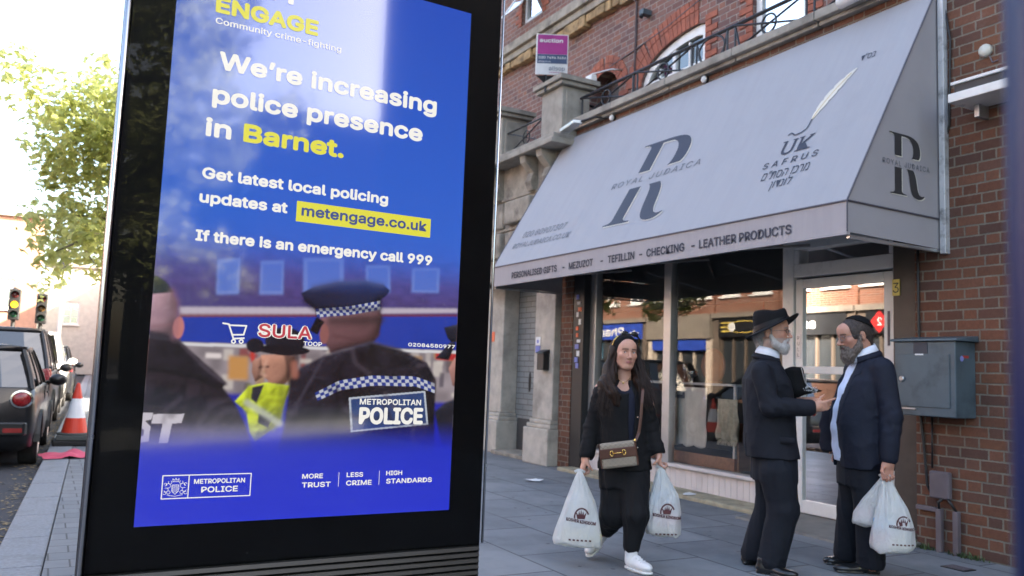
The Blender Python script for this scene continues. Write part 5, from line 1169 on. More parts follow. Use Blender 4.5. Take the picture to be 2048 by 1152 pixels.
    for sg in (1, -1):                           # rear lamps
        mb = MB()
        if round_lamp:
            o_ = W(sg*half*.80, -.0, belt*.86); fw_ = Vector((-sa, -ca, 0)); ux = Vector((ca, -sa, 0))
            mb.loft([[o_+fw_*h_+(ux*math.cos(2*PI*j/20)*1.15+Vector((0, 0, 1))*math.sin(2*PI*j/20))*r_ for j in range(20)] for r_, h_ in ((.088, -.12), (.088, .0), (.07, .018), (.02, .025))])
            lp = mb.build('tail_lamp', m_tail, t, smooth=True)
            mb = MB(); mb.loft([[o_+fw_*h_+(ux*math.cos(2*PI*j/20)*1.15+Vector((0, 0, 1))*math.sin(2*PI*j/20))*r_ for j in range(20)] for r_, h_ in ((.088, .0), (.106, .0), (.106, .012), (.086, .014))], 0, False); mb.build('chrome_ring', m_chr, lp)
        else:
            zc = belt*(1.0 if kind != 'van' else .8); mb.hexa([W(sg*half*.70, .02, zc-.15), W(sg*half*.975, .02, zc-.13), W(sg*half*.985, .20, zc-.10), W(sg*half*.9, .20, zc-.10), W(sg*half*.66, -.01+.05, zc+.03), W(sg*half*.90, .03, zc+.06), W(sg*half*.955, .24, zc+.05), W(sg*half*.88, .24, zc+.05)]); mb.build('tail_lamp', m_tail, t, bevel=.01)
    mb = MB(); mb.hexa([W(-half*.86, -.035, .40), W(half*.86, -.035, .40), W(half*.93, .10, .40), W(-half*.93, .10, .40), W(-half*.86, -.035, .56), W(half*.86, -.035, .56), W(half*.93, .10, .56), W(-half*.93, .10, .56)]); mb.build('bumper', pm, t, bevel=.02)
    for sg in (1, -1):
        mb = MB(); mb.hexa([W(sg*half*.62, -.042, .44), W(sg*half*.84, -.042, .44), W(sg*half*.84, -.03, .44), W(sg*half*.62, -.03, .44), W(sg*half*.62, -.042, .49), W(sg*half*.84, -.042, .49), W(sg*half*.84, -.03, .49), W(sg*half*.62, -.03, .49)])
        mb.build('reflector', m_tail, t)
    mb = MB(); mb.hexa([W(-.26, -.012, .62), W(.26, -.012, .62), W(.26, .0, .62), W(-.26, 0, .62), W(-.26, -.012, .73), W(.26, -.012, .73), W(.26, 0, .73), W(-.26, 0, .73)]); mb.build('number_plate', m_yellow, t)
    for sg in (1, -1):
        mb = MB(); q = W(sg*(half+.10), L*(wsb-.07), belt+.04); mb.ell(q, (.12, .075, .085), 12, 8); mb.tube([W(sg*(half-.06), L*(wsb-.07), belt-.02), q], .03, 6); mb.build('mirror', pm, t, smooth=True)
        mb = MB(); mb.hexa([W(sg*(half+.001), L*.42, belt-.12), W(sg*(half+.022), L*.42, belt-.12), W(sg*(half+.022), L*.42+.18, belt-.12), W(sg*(half+.001), L*.42+.18, belt-.12), W(sg*(half-.004), L*.42, belt-.095), W(sg*(half+.018), L*.42, belt-.095), W(sg*(half+.018), L*.42+.18, belt-.095), W(sg*(half-.004), L*.42+.18, belt-.095)]); mb.build('handle', pm, t)
        for f in (.36, .63):
            mb = MB(); mb.hexa([W(sg*(half-.006), L*f-.004, .30), W(sg*(half+.0015), L*f-.004, .30), W(sg*(half+.0015), L*f+.004, .30), W(sg*(half-.006), L*f+.004, .30), W(sg*(half-.02), L*f-.004, belt-.02), W(sg*(half-.002), L*f-.004, belt-.02), W(sg*(half-.002), L*f+.004, belt-.02), W(sg*(half-.02), L*f+.004, belt-.02)]); mb.build('door_seam', m_trim, t)
    return t
def kx(y): return KX(y)-.30
car('parked_car', 'black small hatchback with round chrome ringed tail lamps parked nearest at the kerb', kx(11.4)-.07, 11.45, 3.9, 1.78, 1.44, .96, paint('gloss_black_paint', (.008, .008, .009)), 'hatch', True)
car('parked_car', 'dark grey tall people carrier parked in front of the black hatchback', kx(16.0)-.12, 16.1, 4.6, 1.90, 1.78, 1.06, paint('dark_grey_paint', (.020, .020, .022)), 'mpv')
car('parked_car', 'white van parked in front of the dark people carrier', kx(21.5)-.15, 21.5, 4.5, 1.86, 1.85, 1.15, paint('white_van_paint', (.6, .6, .6)), 'van')
car('parked_car', 'dark car farthest along the kerb ahead of the white van', kx(27.5)-.05, 27.5, 4.5, 1.86, 1.62, 1.0, paint('near_black_paint', (.012, .013, .016)), 'suv')

# ------------------------------------------------------------------ cone, cloth
cn = thing('traffic_cone', 'orange and white traffic cone on stacked black rubber bases at the kerb', 'traffic cone', (.45, 13.55, 0))
cc = (.45, 13.55, 0)
m_conered = M('cone_orange_red', (.62, .045, .02), .5, var=.12); m_conew = M('cone_white_band', (.72, .72, .72), .45, var=.08)
def cr(z): return .180-(z-.13)*.215
for (za, zb, m_, nm) in ((.17, .38, m_conered, 'cone'), (.38, .65, m_conew, 'white_band'), (.65, .86, m_conered, 'tip')):
    mb = MB(); mb.lathe(cc, [(cr(za), za), (cr(zb), zb)] if nm != 'tip' else [(cr(za), za), (cr(zb), zb), (.012, zb+.012)], 28); mb.build(nm, m_, cn, smooth=False)
mb = MB(); mb.box(.18, .72, 13.28, 13.82, 0.0, .075); mb.build('rubber_base', m_rubber, cn, bevel=.02)
mb = MB(); mb.hexa([(.21, 13.3, .078), (.71, 13.26, .078), (.75, 13.8, .078), (.23, 13.82, .078), (.22, 13.32, .145), (.70, 13.28, .145), (.73, 13.78, .145), (.25, 13.8, .145)]); mb.lathe(cc, [(.235, .146), (.215, .175)], 20); mb.build('rubber_base', M('grey_green_rubber', (.05, .055, .05), .8), cn, bevel=.015)
mb = MB(); rn = random.Random(9); nx_, ny_ = 16, 12; gg = []
for i in range(nx_+1):
    r_ = []
    for j in range(ny_+1):
        u_, v_ = i/nx_-.5, j/ny_-.5; rr_ = 1-.25*math.sin(7*u_+2)*v_
        r_.append(mb.v((.36+u_*.62*rr_, 11.95+v_*.55+u_*.12, .012+.05*max(0, math.sin(9*u_+4*v_)*math.sin(7*v_-3*u_+1))*(1-2*abs(u_)**1.5)+.05*max(0, .22-(u_*u_+v_*v_))*4)))
    gg.append(r_)
for i in range(nx_):
    for j in range(ny_): mb.face([gg[i][j], gg[i+1][j], gg[i+1][j+1], gg[i][j+1]])
tag(mb.build('cloth', M('pink_cloth', (.55, .07, .12), .8, var=.15), smooth=True), 'crumpled pink red cloth lying on the kerb in front of the cone', 'cloth')

# ------------------------------------------------------------------ traffic lights and street furniture far off
def signal(x, y, z, label, lit, pole=True):
    t = thing('traffic_light', label, 'traffic light', (x, y, -.1))
    mb = MB(); mb.tube([(x, y, -.1), (x, y, z+1.0)], .06, 8); mb.build('pole', m_trim, t)
    mb = MB(); mb.box(x-.16, x+.16, y-.22, y-.04, z, z+.95); mb.build('housing', m_trim, t, bevel=.03)
    for k, c in ((2, 'red'), (1, 'amber'), (0, 'green')):
        mb = MB(); mb.lathe((x, y-.222, z+.17+k*.30), [(.10, 0), (.09, -.02), (.02, -.03)], 16, 'Y')
        m_ = emit_mat('amber_lamp_lit', (1.0, .42, .02), 1.0) if c == lit else M('dark_lamp_lens', {'red': (.08, .01, .01), 'amber': (.1, .05, .01), 'green': (.01, .06, .03)}[c], .2)
        mb.build('lamp', m_, t, smooth=True)
        mb = MB(); ringp = []
        for j in range(11):
            a_ = PI*j/10; ringp.append([(x+math.cos(a_)*.115, y-.22-d_, z+.17+k*.30+math.sin(a_)*.115) for d_ in (0, .16)])
        mb.loft(ringp, 0, False, False); mb.build('hood', m_trim, t)
    return t
signal(-.95, 30.0, 2.25, 'traffic light with its amber lamp lit, left of the pair', 'amber')
signal(-.22, 30.6, 2.2, 'unlit traffic light, right of the pair and partly bleached by light', 'none')
o = thing('lamp_post', 'grey lamp post rising behind the traffic lights', 'lamp post', (.35, 34, 0))
mb = MB(); mb.tube([(.35, 34, 0), (.35, 34, 5.2)], [.09, .05], 10); mb.build('pole', m_alu, o); mb = MB(); mb.box(.2, .48, 33.85, 34.1, 4.3, 5.0); mb.build('sign', m_trim, o, bevel=.02); mb = MB(); mb.tube([(.35, 34, 5.2), (.1, 34, 5.35), (-.5, 34, 5.4)], .04, 8); mb.build('arm', m_alu, o)

# ------------------------------------------------------------------ other buildings
def block(name, label, F, a0, a1, H, m_wall, floors, ncols, depth=9, wcol=None, win=(1.0, 1.5), first=1.0, gap=3.0, roof=True, shop=0.0, mwin=None):
    t = thing(name, label, 'building', F((a0+a1)/2, 0, 0)); holes = []; cw = (a1-a0)/ncols; W_ = []
    for fl in range(floors):
        for c in range(ncols):
            ac = a0+cw*(c+.5); zb = first+fl*gap
            if zb+win[1] > H-.3: continue
            holes.append((ac-win[0]/2, ac+win[0]/2, zb, zb+win[1])); W_.append((ac-win[0]/2, ac+win[0]/2, zb, zb+win[1]))
    mb = MB(); wall(mb, F, a0, a1, 0 if shop == 0 else shop, H, holes, 0, .15, depth); mb.build('wall', m_wall, t)
    mb = MB(); mb.fbox(F, a0-.1, a1+.1, H+.002, H+.2, -depth, .2); mb.build('roof', m_stone, t)
    for h_ in W_: sash(t, F, *h_, -.05, m_white, m_pane, cols=2, rows=3, fw=.11, bar=.05, sill=m_white)
    return t
m_pale = M('pale_render', (.58, .54, .48), .8); m_pinkish = M('pinkish_brick_far', (.45, .24, .17), .85, var=.15)
FE = frame((0, 49, 0), (1, 0, 0), (0, -1, 0))
block('building', 'pinkish brick building facing down the end of the street', FE, -16, -.6, 8.1, m_pinkish, 2, 5, first=3.4)
FE2 = frame((0, 62, 0), (1, 0, 0), (0, -1, 0))
block('building', 'pale sunlit building standing behind the traffic lights', FE2, -.4, 16, 7.0, m_pale, 2, 5, first=3.2)
# buildings on the shop's own side of the street
FB = frame((BX, 0, 0), (0, 1, 0), (-1, 0, 0))
block('brick_building', 'red brick building down the street beyond the side road behind the camera', FB, -45, -18.5, 8.5, m_brick, 2, 7, first=3.4)
block('building', 'pale building far along the shop side of the street', FB, 38, 60, 8.0, m_pale, 2, 6, first=3.4)
block('brick_building', 'low brick building past the stone doorway and a gap left for sunlight, behind the advertising screen', FB, 25, 36, 4.7, m_brick_up, 1, 4, first=1.1, win=(1.6, 2.0))  # the shop row is left open before it so sun reaches the tree
# shops across the street, mirrored in the shop window
FO_ = frame((-12.0, 0, 0), (0, -1, 0), (1, 0, 0))     # a = -y
m_fascia_blk = M('black_fascia', (.012, .012, .013), .4); m_fascia_blue = M('blue_fascia', (.02, .06, .36), .45); m_cyan = M('light_blue_panel', (.16, .42, .62), .5)
m_shopdark = M('shop_dark_glass', (.03, .035, .04), .15)
m_corn = M('weathered_cornice', (.20, .17, .14), .85, var=.25)
m_pildk = M('brown_pilaster', (.12, .09, .07), .7)
def opp(label, y0, y1, H, fascia, ncols, sign=None, pil=None, wallm=m_brick_opp, zf=(3.05, 3.85), glassm=m_shopdark):
    pil = pil or m_pildk
    t = block('shop_building', label, FO_, -y1, -y0, H, wallm, 2, ncols, first=4.75, gap=3.1, win=(1.15, 1.75), shop=4.05)
    mb = MB(); mb.fbox(FO_, -y1+.35, -y0-.35, zf[0], zf[1], -.1, .16); mb.build('fascia', fascia, t)
    mb = MB(); mb.fbox(FO_, -y1, -y0, zf[1]+.003, 4.05, -.2, .26); mb.build('cornice', m_corn, t)
    for a in (-y1, -y0-.35):
        mb = MB(); mb.fbox(FO_, a, a+.347, -.1, zf[1], -.2, .12); mb.build('pilaster', pil, t)
    mb = MB(); mb.fbox(FO_, -y1+.36, -y0-.36, -.1, zf[0]-.004, -.9, -.75); mb.build('shop_interior', m_dark, t)
    mb = MB(); mb.fbox(FO_, -y1+.36, -y0-.36, -.1, .5, -.12, .02); mb.build('stall_riser', fascia, t)
    n_ = 4; mb = MB()
    for i in range(n_+1):
        a = -y1+.36+(y1-y0-.72)*i/n_; mb.fbox(FO_, a-.05, a+.05, .501, zf[0]-.004, -.12, .0)
    mb.build('shop_frame', pil if glassm is m_shopdark else m_cyan, t)
    mb = MB(); mb.poly([FO_(-y1+.36, .5, -.1), FO_(-y0-.36, .5, -.1), FO_(-y0-.36, zf[0], -.1), FO_(-y1+.36, zf[0], -.1)]); mb.build('shop_window', m_shopdark, t)
    if sign:
        for s, ya, yb, z_, cap, m_ in sign:
            mb = MB(); put_text(mb, s, FO_(-min(ya, yb), z_, .165), (0, 1, 0), (0, 0, 1), cap, abs(ya-yb), bold=.03); mb.build('lettering', m_, t)
    return t
m_gold = M('gold_sign', (.55, .40, .08), .4)
opp('brick building with a blue pharmacy sign mirrored in the left shop window', 31.6, 39.5, 10.5, m_fascia_blue, 4, [('+', 32.9, 32.2, 3.15, .45, m_white), ('Pharmacy', 37.6, 33.4, 3.22, .42, m_white)], glassm=m_cyan)
opp('brick building with a beige shopfront mirrored beside the window mullion', 27.2, 31.5, 10.0, m_fascia_blue, 3, None, M('beige_pilaster', (.5, .42, .34), .7), zf=(2.5, 3.0))
bo_ = opp('brick building with a black and gold sign mirrored in the right shop window', 23.6, 27.1, 10.6, m_fascia_blk, 2, None)
mb = MB()
for z_ in (3.25, 3.42, 3.59): mb.fbox(FO_, -26.6, -24.0, z_, z_+.07, .1605, .164)
mb.build('gold_stripe', m_gold, bo_)
mb = MB(); mb.loft([[FO_(-25.3+.95*math.cos(2*PI*i/28)*s_, 3.45+.26*math.sin(2*PI*i/28)*s_, n_) for i in range(28)] for s_, n_ in ((1, .1645), (1, .17), (.9, .171))]); mb.build('oval_rim', m_gold, bo_)
mb = MB(); mb.loft([[FO_(-25.3+.9*math.cos(2*PI*i/28)*s_, 3.45+.22*math.sin(2*PI*i/28)*s_, n_) for i in range(28)] for s_, n_ in ((1, .172), (1, .175))]); mb.lathe(FO_(-25.95, 3.45, .176), [(.2, 0), (.2, .004)], 16, 'X', 1); mb.build('oval_plate', [m_fascia_blk, m_white], bo_)
opp('brick building with a black estate sign mirrored behind the man in the hat', 19.9, 23.5, 10.4, m_fascia_blk, 2, [('adrin', 22.9, 21.6, 3.28, .36, m_white)])
b2_ = opp('brick building with a red diamond logo mirrored in the shop door', 17.2, 19.8, 10.6, m_fascia_blk, 2, None)
mb = MB(); mb.poly([FO_(-18.9, 3.05, .166), FO_(-18.55, 3.45, .166), FO_(-18.9, 3.85, .166), FO_(-19.25, 3.45, .166)]); mb.build('logo', M('red_logo', (.5, .02, .02), .5), b2_)
mb = MB(); put_text(mb, '2', FO_(-18.8, 3.32, .168), (0, 1, 0), (0, 0, 1), .26); mb.build('lettering', m_white, b2_)
opp('brick building with white script on black mirrored above the bareheaded bearded man', 11.0, 17.1, 10.5, m_fascia_blk, 4, [('Gr', 14.9, 13.9, 3.2, .5, m_white)])
opp('brick building across the road nearest the camera', 2.0, 10.9, 10.0, m_fascia_blk, 4, None)
# ------------------------------------------------------------------ distance-field modelling for the figures
A_ = lambda *v: np.array(v, dtype=np.float64)
def nrm(v): v = np.asarray(v, float); return v/np.linalg.norm(v)
class Sdf:
    def __init__(s): s.ops = []; s.disp = None
    def add(s, f, k=.015): s.ops.append(('u', f, k)); return s
    def sub(s, f, k=.008): s.ops.append(('s', f, k)); return s
    def cut(s, f, k=.006): s.ops.append(('i', f, k)); return s
    @staticmethod
    def comb(kind, d, v, k):
        if kind == 'u':
            if d is None: return v
            h = np.clip(.5+.5*(v-d)/k, 0, 1); return v*(1-h)+d*h-k*h*(1-h)
        if kind == 's': v = -v
        h = np.clip(.5-.5*(v-d)/k, 0, 1); return v*(1-h)+d*h+k*h*(1-h)
    def ev(s, P, sel=None):
        d = None
        for i, (kd, f, k) in enumerate(s.ops):
            if sel is not None and not sel[i]: continue
            if d is None and kd != 'u': continue
            d = Sdf.comb(kd, d, f(P), k)
        return d
    def mesh(s, lo, hi, vox, B=12):
        lo = A_(*lo); hi = A_(*hi); nb = np.ceil((hi-lo)/(vox*B)).astype(int); n = nb*B
        g = np.stack(np.meshgrid(*[np.arange(k) for k in nb], indexing='ij'), -1).reshape(-1, 3)
        cen = lo+(g*B+(B-1)/2)*vox; Rr = vox*B*.87
        vals = [f(cen) for _, f, _ in s.ops]; d = None
        for (kd, f, k), v in zip(s.ops, vals): d = Sdf.comb(kd, d, v, k)
        act = np.abs(d) < Rr*1.6+.03
        D = np.empty(n, np.float32); D[:] = np.repeat(np.repeat(np.repeat(d.reshape(nb), B, 0), B, 1), B, 2)
        off = np.stack(np.meshgrid(*[np.arange(B)]*3, indexing='ij'), -1).reshape(-1, 3)*vox
        big = Rr*1.7
        umin = np.min([v for (kd, _, _), v in zip(s.ops, vals) if kd == 'u'], 0)
        for b in np.nonzero(act)[0]:
            sel = [(v[b] < umin[b]+2*big+k) if kd == 'u' else (kd == 'i' or v[b] < big+k) for (kd, _, k), v in zip(s.ops, vals)]
            P = lo+g[b]*B*vox+off; dd = s.ev(P, sel)
            if s.disp is not None: dd = dd+s.disp(P)
            i, j, k_ = g[b]*B; D[i:i+B, j:j+B, k_:k_+B] = dd.reshape(B, B, B)
        V, F = surface_nets(D); return lo+V*vox, F
def surface_nets(D):
    neg = D < 0; nx, ny, nz = D.shape
    c = sum(neg[i:nx-1+i, j:ny-1+j, k:nz-1+k].astype(np.int8) for i in (0, 1) for j in (0, 1) for k in (0, 1))
    idx = np.argwhere((c > 0) & (c < 8)); ids = -np.ones((nx-1, ny-1, nz-1), np.int64); ids[tuple(idx.T)] = np.arange(len(idx))
    acc = np.zeros((len(idx), 3)); cnt = np.zeros(len(idx)); C8 = [(i, j, k) for i in (0, 1) for j in (0, 1) for k in (0, 1)]
    val = {o: D[idx[:, 0]+o[0], idx[:, 1]+o[1], idx[:, 2]+o[2]] for o in C8}
    for a in C8:
        for ax in range(3):
            if a[ax]: continue
            b = tuple(1 if i == ax else a[i] for i in range(3)); va, vb = val[a], val[b]; m = (va < 0) != (vb < 0)
            t = np.where(m, va/np.where(m, va-vb, 1), 0); p = np.zeros((len(idx), 3)); p[:] = a; p[:, ax] = t
            acc[m] += p[m]; cnt[m] += 1
    V = idx+acc/np.maximum(cnt, 1)[:, None]; Q = []
    for ax in range(3):
        u, v = [(1, 2), (2, 0), (0, 1)][ax]
        sl0 = [slice(None)]*3; sl1 = [slice(None)]*3; sl0[ax] = slice(0, -1); sl1[ax] = slice(1, None)
        s0 = neg[tuple(sl0)]; s1 = neg[tuple(sl1)]; e = np.argwhere(s0 != s1)
        e = e[(e[:, u] > 0) & (e[:, v] > 0) & (e[:, u] < D.shape[u]-1) & (e[:, v] < D.shape[v]-1)]
        du = np.zeros(3, int); du[u] = 1; dv = np.zeros(3, int); dv[v] = 1
        q = np.stack([ids[tuple((e-du-dv).T)], ids[tuple((e-dv).T)], ids[tuple(e.T)], ids[tuple((e-du).T)]], 1)
        fl = s0[tuple(e.T)]; q[~fl] = q[~fl][:, ::-1]; Q.append(q[(q >= 0).all(1)])
    return V, np.concatenate(Q)
def smooth_mesh(V, F, it=1, lam=.5):
    e = np.concatenate([F[:, [0, 1]], F[:, [1, 2]], F[:, [2, 3]], F[:, [3, 0]]]); e = np.concatenate([e, e[:, ::-1]])
    deg = np.bincount(e[:, 0], minlength=len(V)).clip(1)
    for _ in range(it):
        s = np.stack([np.bincount(e[:, 0], V[e[:, 1], i], len(V)) for i in range(3)], 1)/deg[:, None]; V = V*(1-lam)+s*lam
    return V
def np_mesh(name, V, F, mats, parent, T, color=None, smooth=True):
    me = bpy.data.meshes.new(name); W = T(V); n = len(F)
    me.vertices.add(len(W)); me.vertices.foreach_set('co', W.astype(np.float32).ravel())
    me.loops.add(n*4); me.loops.foreach_set('vertex_index', F.astype(np.int32).ravel())
    me.polygons.add(n); me.polygons.foreach_set('loop_start', (np.arange(n)*4).astype(np.int32))
    me.update(calc_edges=True); me.validate()
    if color is not None:
        at = me.attributes.new('Col', 'FLOAT_COLOR', 'POINT'); c = np.ones((len(W), 4), np.float32); c[:, :3] = color; at.data.foreach_set('color', c.ravel())
    return link(name, me, mats, parent, smooth)
# primitives
def cap(a, b, ra, rb=None):
    a, b = A_(*a), A_(*b); rb = ra if rb is None else rb; ab = b-a; L2 = ab@ab
    def f(P):
        t = np.clip((P-a)@ab/L2, 0, 1); return np.linalg.norm(P-a-t[:, None]*ab, axis=1)-(ra+(rb-ra)*t)
    return f
def ell(c, r, Rm=None):
    c, r = A_(*c), A_(*r)
    def f(P):
        q = P-c
        if Rm is not None: q = q@Rm
        k0 = np.linalg.norm(q/r, axis=1); k1 = np.linalg.norm(q/(r*r), axis=1)+1e-9; return k0*(k0-1)/k1
    return f
def rbox(c, h, r, Rm=None):
    c, h = A_(*c), A_(*h)-r
    def f(P):
        q = P-c
        if Rm is not None: q = q@Rm
        q = np.abs(q)-h; return np.linalg.norm(np.maximum(q, 0), axis=1)+np.minimum(q.max(1), 0)-r
    return f
def vloft(rows, fwd=(0, -1), n=2.4):
    """rows of (z, cx, cy, r_side, r_front[, r_back]); fwd is the facing direction in plan"""
    rows = sorted(rows); z = [r[0] for r in rows]; fx, fy = nrm(fwd); T_ = lambda i: [r[i] if len(r) > i else r[4] for r in rows]
    c1, c2, c3, c4, c5 = T_(1), T_(2), T_(3), T_(4), T_(5)
    def f(P):
        zz = P[:, 2]; x = P[:, 0]-np.interp(zz, z, c1); y = P[:, 1]-np.interp(zz, z, c2)
        fr = x*fx+y*fy; sd = x*(-fy)+y*fx
        rs = np.interp(zz, z, c3); rf = np.where(fr > 0, np.interp(zz, z, c4), np.interp(zz, z, c5))
        k = (np.abs(sd/rs)**n+np.abs(fr/rf)**n)**(1/n); d = (k-1)*np.minimum(rs, rf)
        dz = np.maximum(z[0]-zz, zz-z[-1]); o = np.stack([np.maximum(d, 0), np.maximum(dz, 0)], 1)
        return np.linalg.norm(o, axis=1)+np.minimum(np.maximum(d, dz), 0)
    return f
def chain(S, pts, rad, k=.03):
    for (a, ra), (b, rb) in zip(zip(pts, rad), list(zip(pts, rad))[1:]): S.add(cap(a, b, ra, rb), k)
def wob(P, f, seed=0, amp=1.0):
    r = np.random.RandomState(seed); o = np.zeros(len(P))
    for i in range(5):
        d = r.randn(3); d /= np.linalg.norm(d); d2 = r.randn(3); ph = r.rand()*6.3; w_ = f*(.7+.35*i)
        o += np.sin(P@d*w_+ph+1.3*np.sin(P@d2*w_*.6))/(1+.5*i)
    return o*amp/2.6
def axes(fwd, pitch=0.0, roll=0.0):
    """columns: side (X), front (Y), up (Z)"""
    f = nrm(A_(fwd[0], fwd[1], 0)); Y = f*math.cos(pitch)+A_(0, 0, 1)*math.sin(pitch); X = nrm(np.cross(Y, A_(0, 0, 1))); Z = np.cross(X, Y)
    X2 = X*math.cos(roll)+Z*math.sin(roll); Z2 = Z*math.cos(roll)-X*math.sin(roll); return np.stack([X2, Y, Z2], 1)
def place(f, o, Rm, s=1.0):
    o = A_(*o); return lambda P: f(((P-o)@Rm)/s)*s

def add_head(S, o, Rm, s=1.0, fem=False, nose=1.0):
    H = lambda f, k=.012: S.add(place(f, o, Rm, s), k*s)
    Hs = lambda f, k=.01: S.sub(place(f, o, Rm, s), k*s)
    H(ell((0, -.012, .030), (.075, .098, .086)), .02)
    H(ell((0, .026, -.036), (.062 if fem else .061, .062, .072)), .03)
    H(ell((0, .060, -.090 if fem else -.094), (.022 if fem else .027, .022, .019)), .025)
    for sg in (-1, 1):
        H(cap((sg*.048, -.004, -.062), (sg*.022, .058, -.094), .014, .012), .02)       # jaw
        H(ell((sg*.040, .062, -.018), (.022, .018, .018)), .02)                        # cheekbone
        H(cap((sg*.014, .083, .024), (sg*.045, .068, .024), .0055 if fem else .011, .0045 if fem else .007), .014)  # brow
    H(ell((0, .070, .050), (.048, .025, .035)), .03)
    for sg in (-1, 1): Hs(ell((sg*.031, .098, .006), (.0175, .018, .0115)), .010)
    H(cap((0, .085, .016), (0, .110*nose, -.026), .0062 if fem else .0075, .0088 if fem else .0105), .010)
    H(ell((0, .111*nose, -.028), (.0105, .010, .009)), .006)
    for sg in (-1, 1): H(ell((sg*.0115, .098, -.033), (.0075, .010, .0065)), .005)
    Hs(ell((.006, .104, -.0405), (.0035, .004, .003)), .003); Hs(ell((-.006, .104, -.0405), (.0035, .004, .003)), .003)
    for sg in (-1, 1):
        H(cap((0, .0905, -.0545), (sg*.019, .081, -.0585), .0050, .003), .006); H(cap((0, .0895, -.0655), (sg*.016, .081, -.0635), .0062, .0035), .006)
        Hs(cap((0, .0985, -.0595), (sg*.021, .089, -.0600), .0016), .003)
        H(ell((sg*.031, .0725, .0065), (.0165, .0142, .0138)), .004); Hs(ell((sg*.0315, .090, .0055), (.0138, .0125, .0050)), .0015)   # lids with an almond opening
        H(ell((sg*.0765, -.018, -.002), (.008, .017, .031), axes((math.cos(.35)*0+sg*.25, 1))), .006)
        Hs(ell((sg*.086, -.014, .000), (.006, .008, .016)), .005)
def add_neck(S, a, b, r): S.add(cap(a, b, r, r*1.12), .03)
def add_hand(S, w_, Zd, Xd, s=1.0, curl=(.5, .6, .4), spread=.06, point=False, thumb=(.62, -.30, .72), thumb2=(.25, -.45, .85)):
    Z = nrm(Zd); X = nrm(np.asarray(Xd, float)-Z*(np.asarray(Xd, float)@Z)); Y = np.cross(Z, X); Rm = np.stack([X, Y, Z], 1); o = A_(*w_)
    H = lambda f, k=.008: S.add(place(f, o, Rm, s), k*s)
    H(rbox((0, 0, .045), (.039, .0135, .047), .012), .012); H(cap((0, 0, -.03), (0, 0, .02), .024, .026), .02)
    for i, (x, L) in enumerate(((.029, .070), (.010, .079), (-.010, .073), (-.028, .057))):
        c = curl; 
        if point and i == 0: c = (.12, .08, .05)
        p = A_(x, 0, .088-.004*abs(i-1)); th = 0; sp_ = spread*(1.5-i); r = .0088
        for j, fr in enumerate((.46, .30, .24)):
            th += c[j]*(1+.06*i); d = A_(math.sin(sp_)*math.cos(th), -math.sin(th), math.cos(th)*math.cos(sp_)); q = p+d*L*fr; H(cap(p, q, r, r*.9), .004); p = q; r *= .9
    p = A_(.030, -.006, .022); q = p+nrm(thumb)*.046; H(cap(p, q, .0125, .0100), .010); q2 = q+nrm(thumb2)*.032; H(cap(q, q2, .0098, .0078), .004)

# materials of the figures
def skin_mat(name):
    t = NT(name); a = t.add('ShaderNodeAttribute', attribute_name='Col'); n = t.noise(60, 3); c = t.mix(t.rng(n, .3, .7, 0, .18), a.outputs[0], (.30, .12, .09))
    t.set(base=c, rough=.48, sss=.08, spec=.4, normal=t.bump(t.noise(220, 2), .08, .002)); t.bsdf.inputs['Subsurface Radius'].default_value = (.01, .004, .002); return t.m
m_skin = skin_mat('skin')
def cloth(name, base, rough=.8, sheen=0, weave=420, var=.15, fold=.25):
    sheen = 0.0
    t = NT(name); n = t.noise(7, 4); c = t.mix(t.rng(n, .3, .7), tuple(x*(1-var) for x in base), tuple(x*(1+var) for x in base))
    b = t.bump(t.noise(11, 4, None, .6, .6), fold, .02); b = t.bump(t.noise(weave, 2), .15, .0015, b)
    return t.set(base=c, rough=rough, sheen=sheen, spec=.25, normal=b)
def hair_mat(name, base, hi, stretch=(90, 90, 7)):
    t = NT(name); n = t.noise(1.0, 5, t.scale(t.obj(), stretch), .6); c = t.mix(t.rng(n, .3, .72), base, hi)
    return t.set(base=c, rough=.55, spec=.22, normal=t.bump(n, .7, .006))
m_black = cloth('black_wool', (.0075, .0075, .0085), .85, .05); m_trous = cloth('black_trousers', (.0075, .008, .010), .8, .05)
m_navy = cloth('navy_suit', (.011, .014, .026), .75, .08); m_navy2 = cloth('dark_navy_suit', (.0105, .012, .018), .8, .08); m_navy3 = cloth('charcoal_navy_trousers', (.009, .011, .017), .8, .08)
m_navytop = cloth('dark_navy_top', (.014, .016, .030), .8, .05)
m_shirt = cloth('pale_blue_shirt', (.60, .67, .83), .75, .05, fold=.3); m_shirtw = cloth('white_shirt', (.74, .76, .82), .75, .05, fold=.2)
m_felt = cloth('black_felt', (.006, .006, .007), .9, .2, fold=.1); m_velvet = cloth('black_velvet', (.004, .004, .0045), .9, .5, fold=.3)
m_shoeb = M('black_leather', (.010, .010, .011), .3, var=.2, coat=.3); m_shoew = M('white_trainer', (.74, .74, .74), .5, var=.05, bump=.2, bscale=120); m_sole = M('white_sole', (.66, .66, .64), .6)
m_sock = cloth('white_sock', (.75, .75, .75), .9)
m_eye = emit = None
def _eye():
    t = NT('eyeball'); a = t.add('ShaderNodeAttribute', attribute_name='Col'); return t.set(base=a.outputs[0], rough=.08, spec=.6, coat=.5)
m_eye = _eye()
m_goldm = M('polished_gold', (.80, .52, .16), .22, metal=1.0, var=.05); m_lens = glass_mat('spectacle_lens', .45, (.97, .98, .98)); m_wire = M('thin_metal_wire', (.25, .24, .24), .25, metal=1.0)
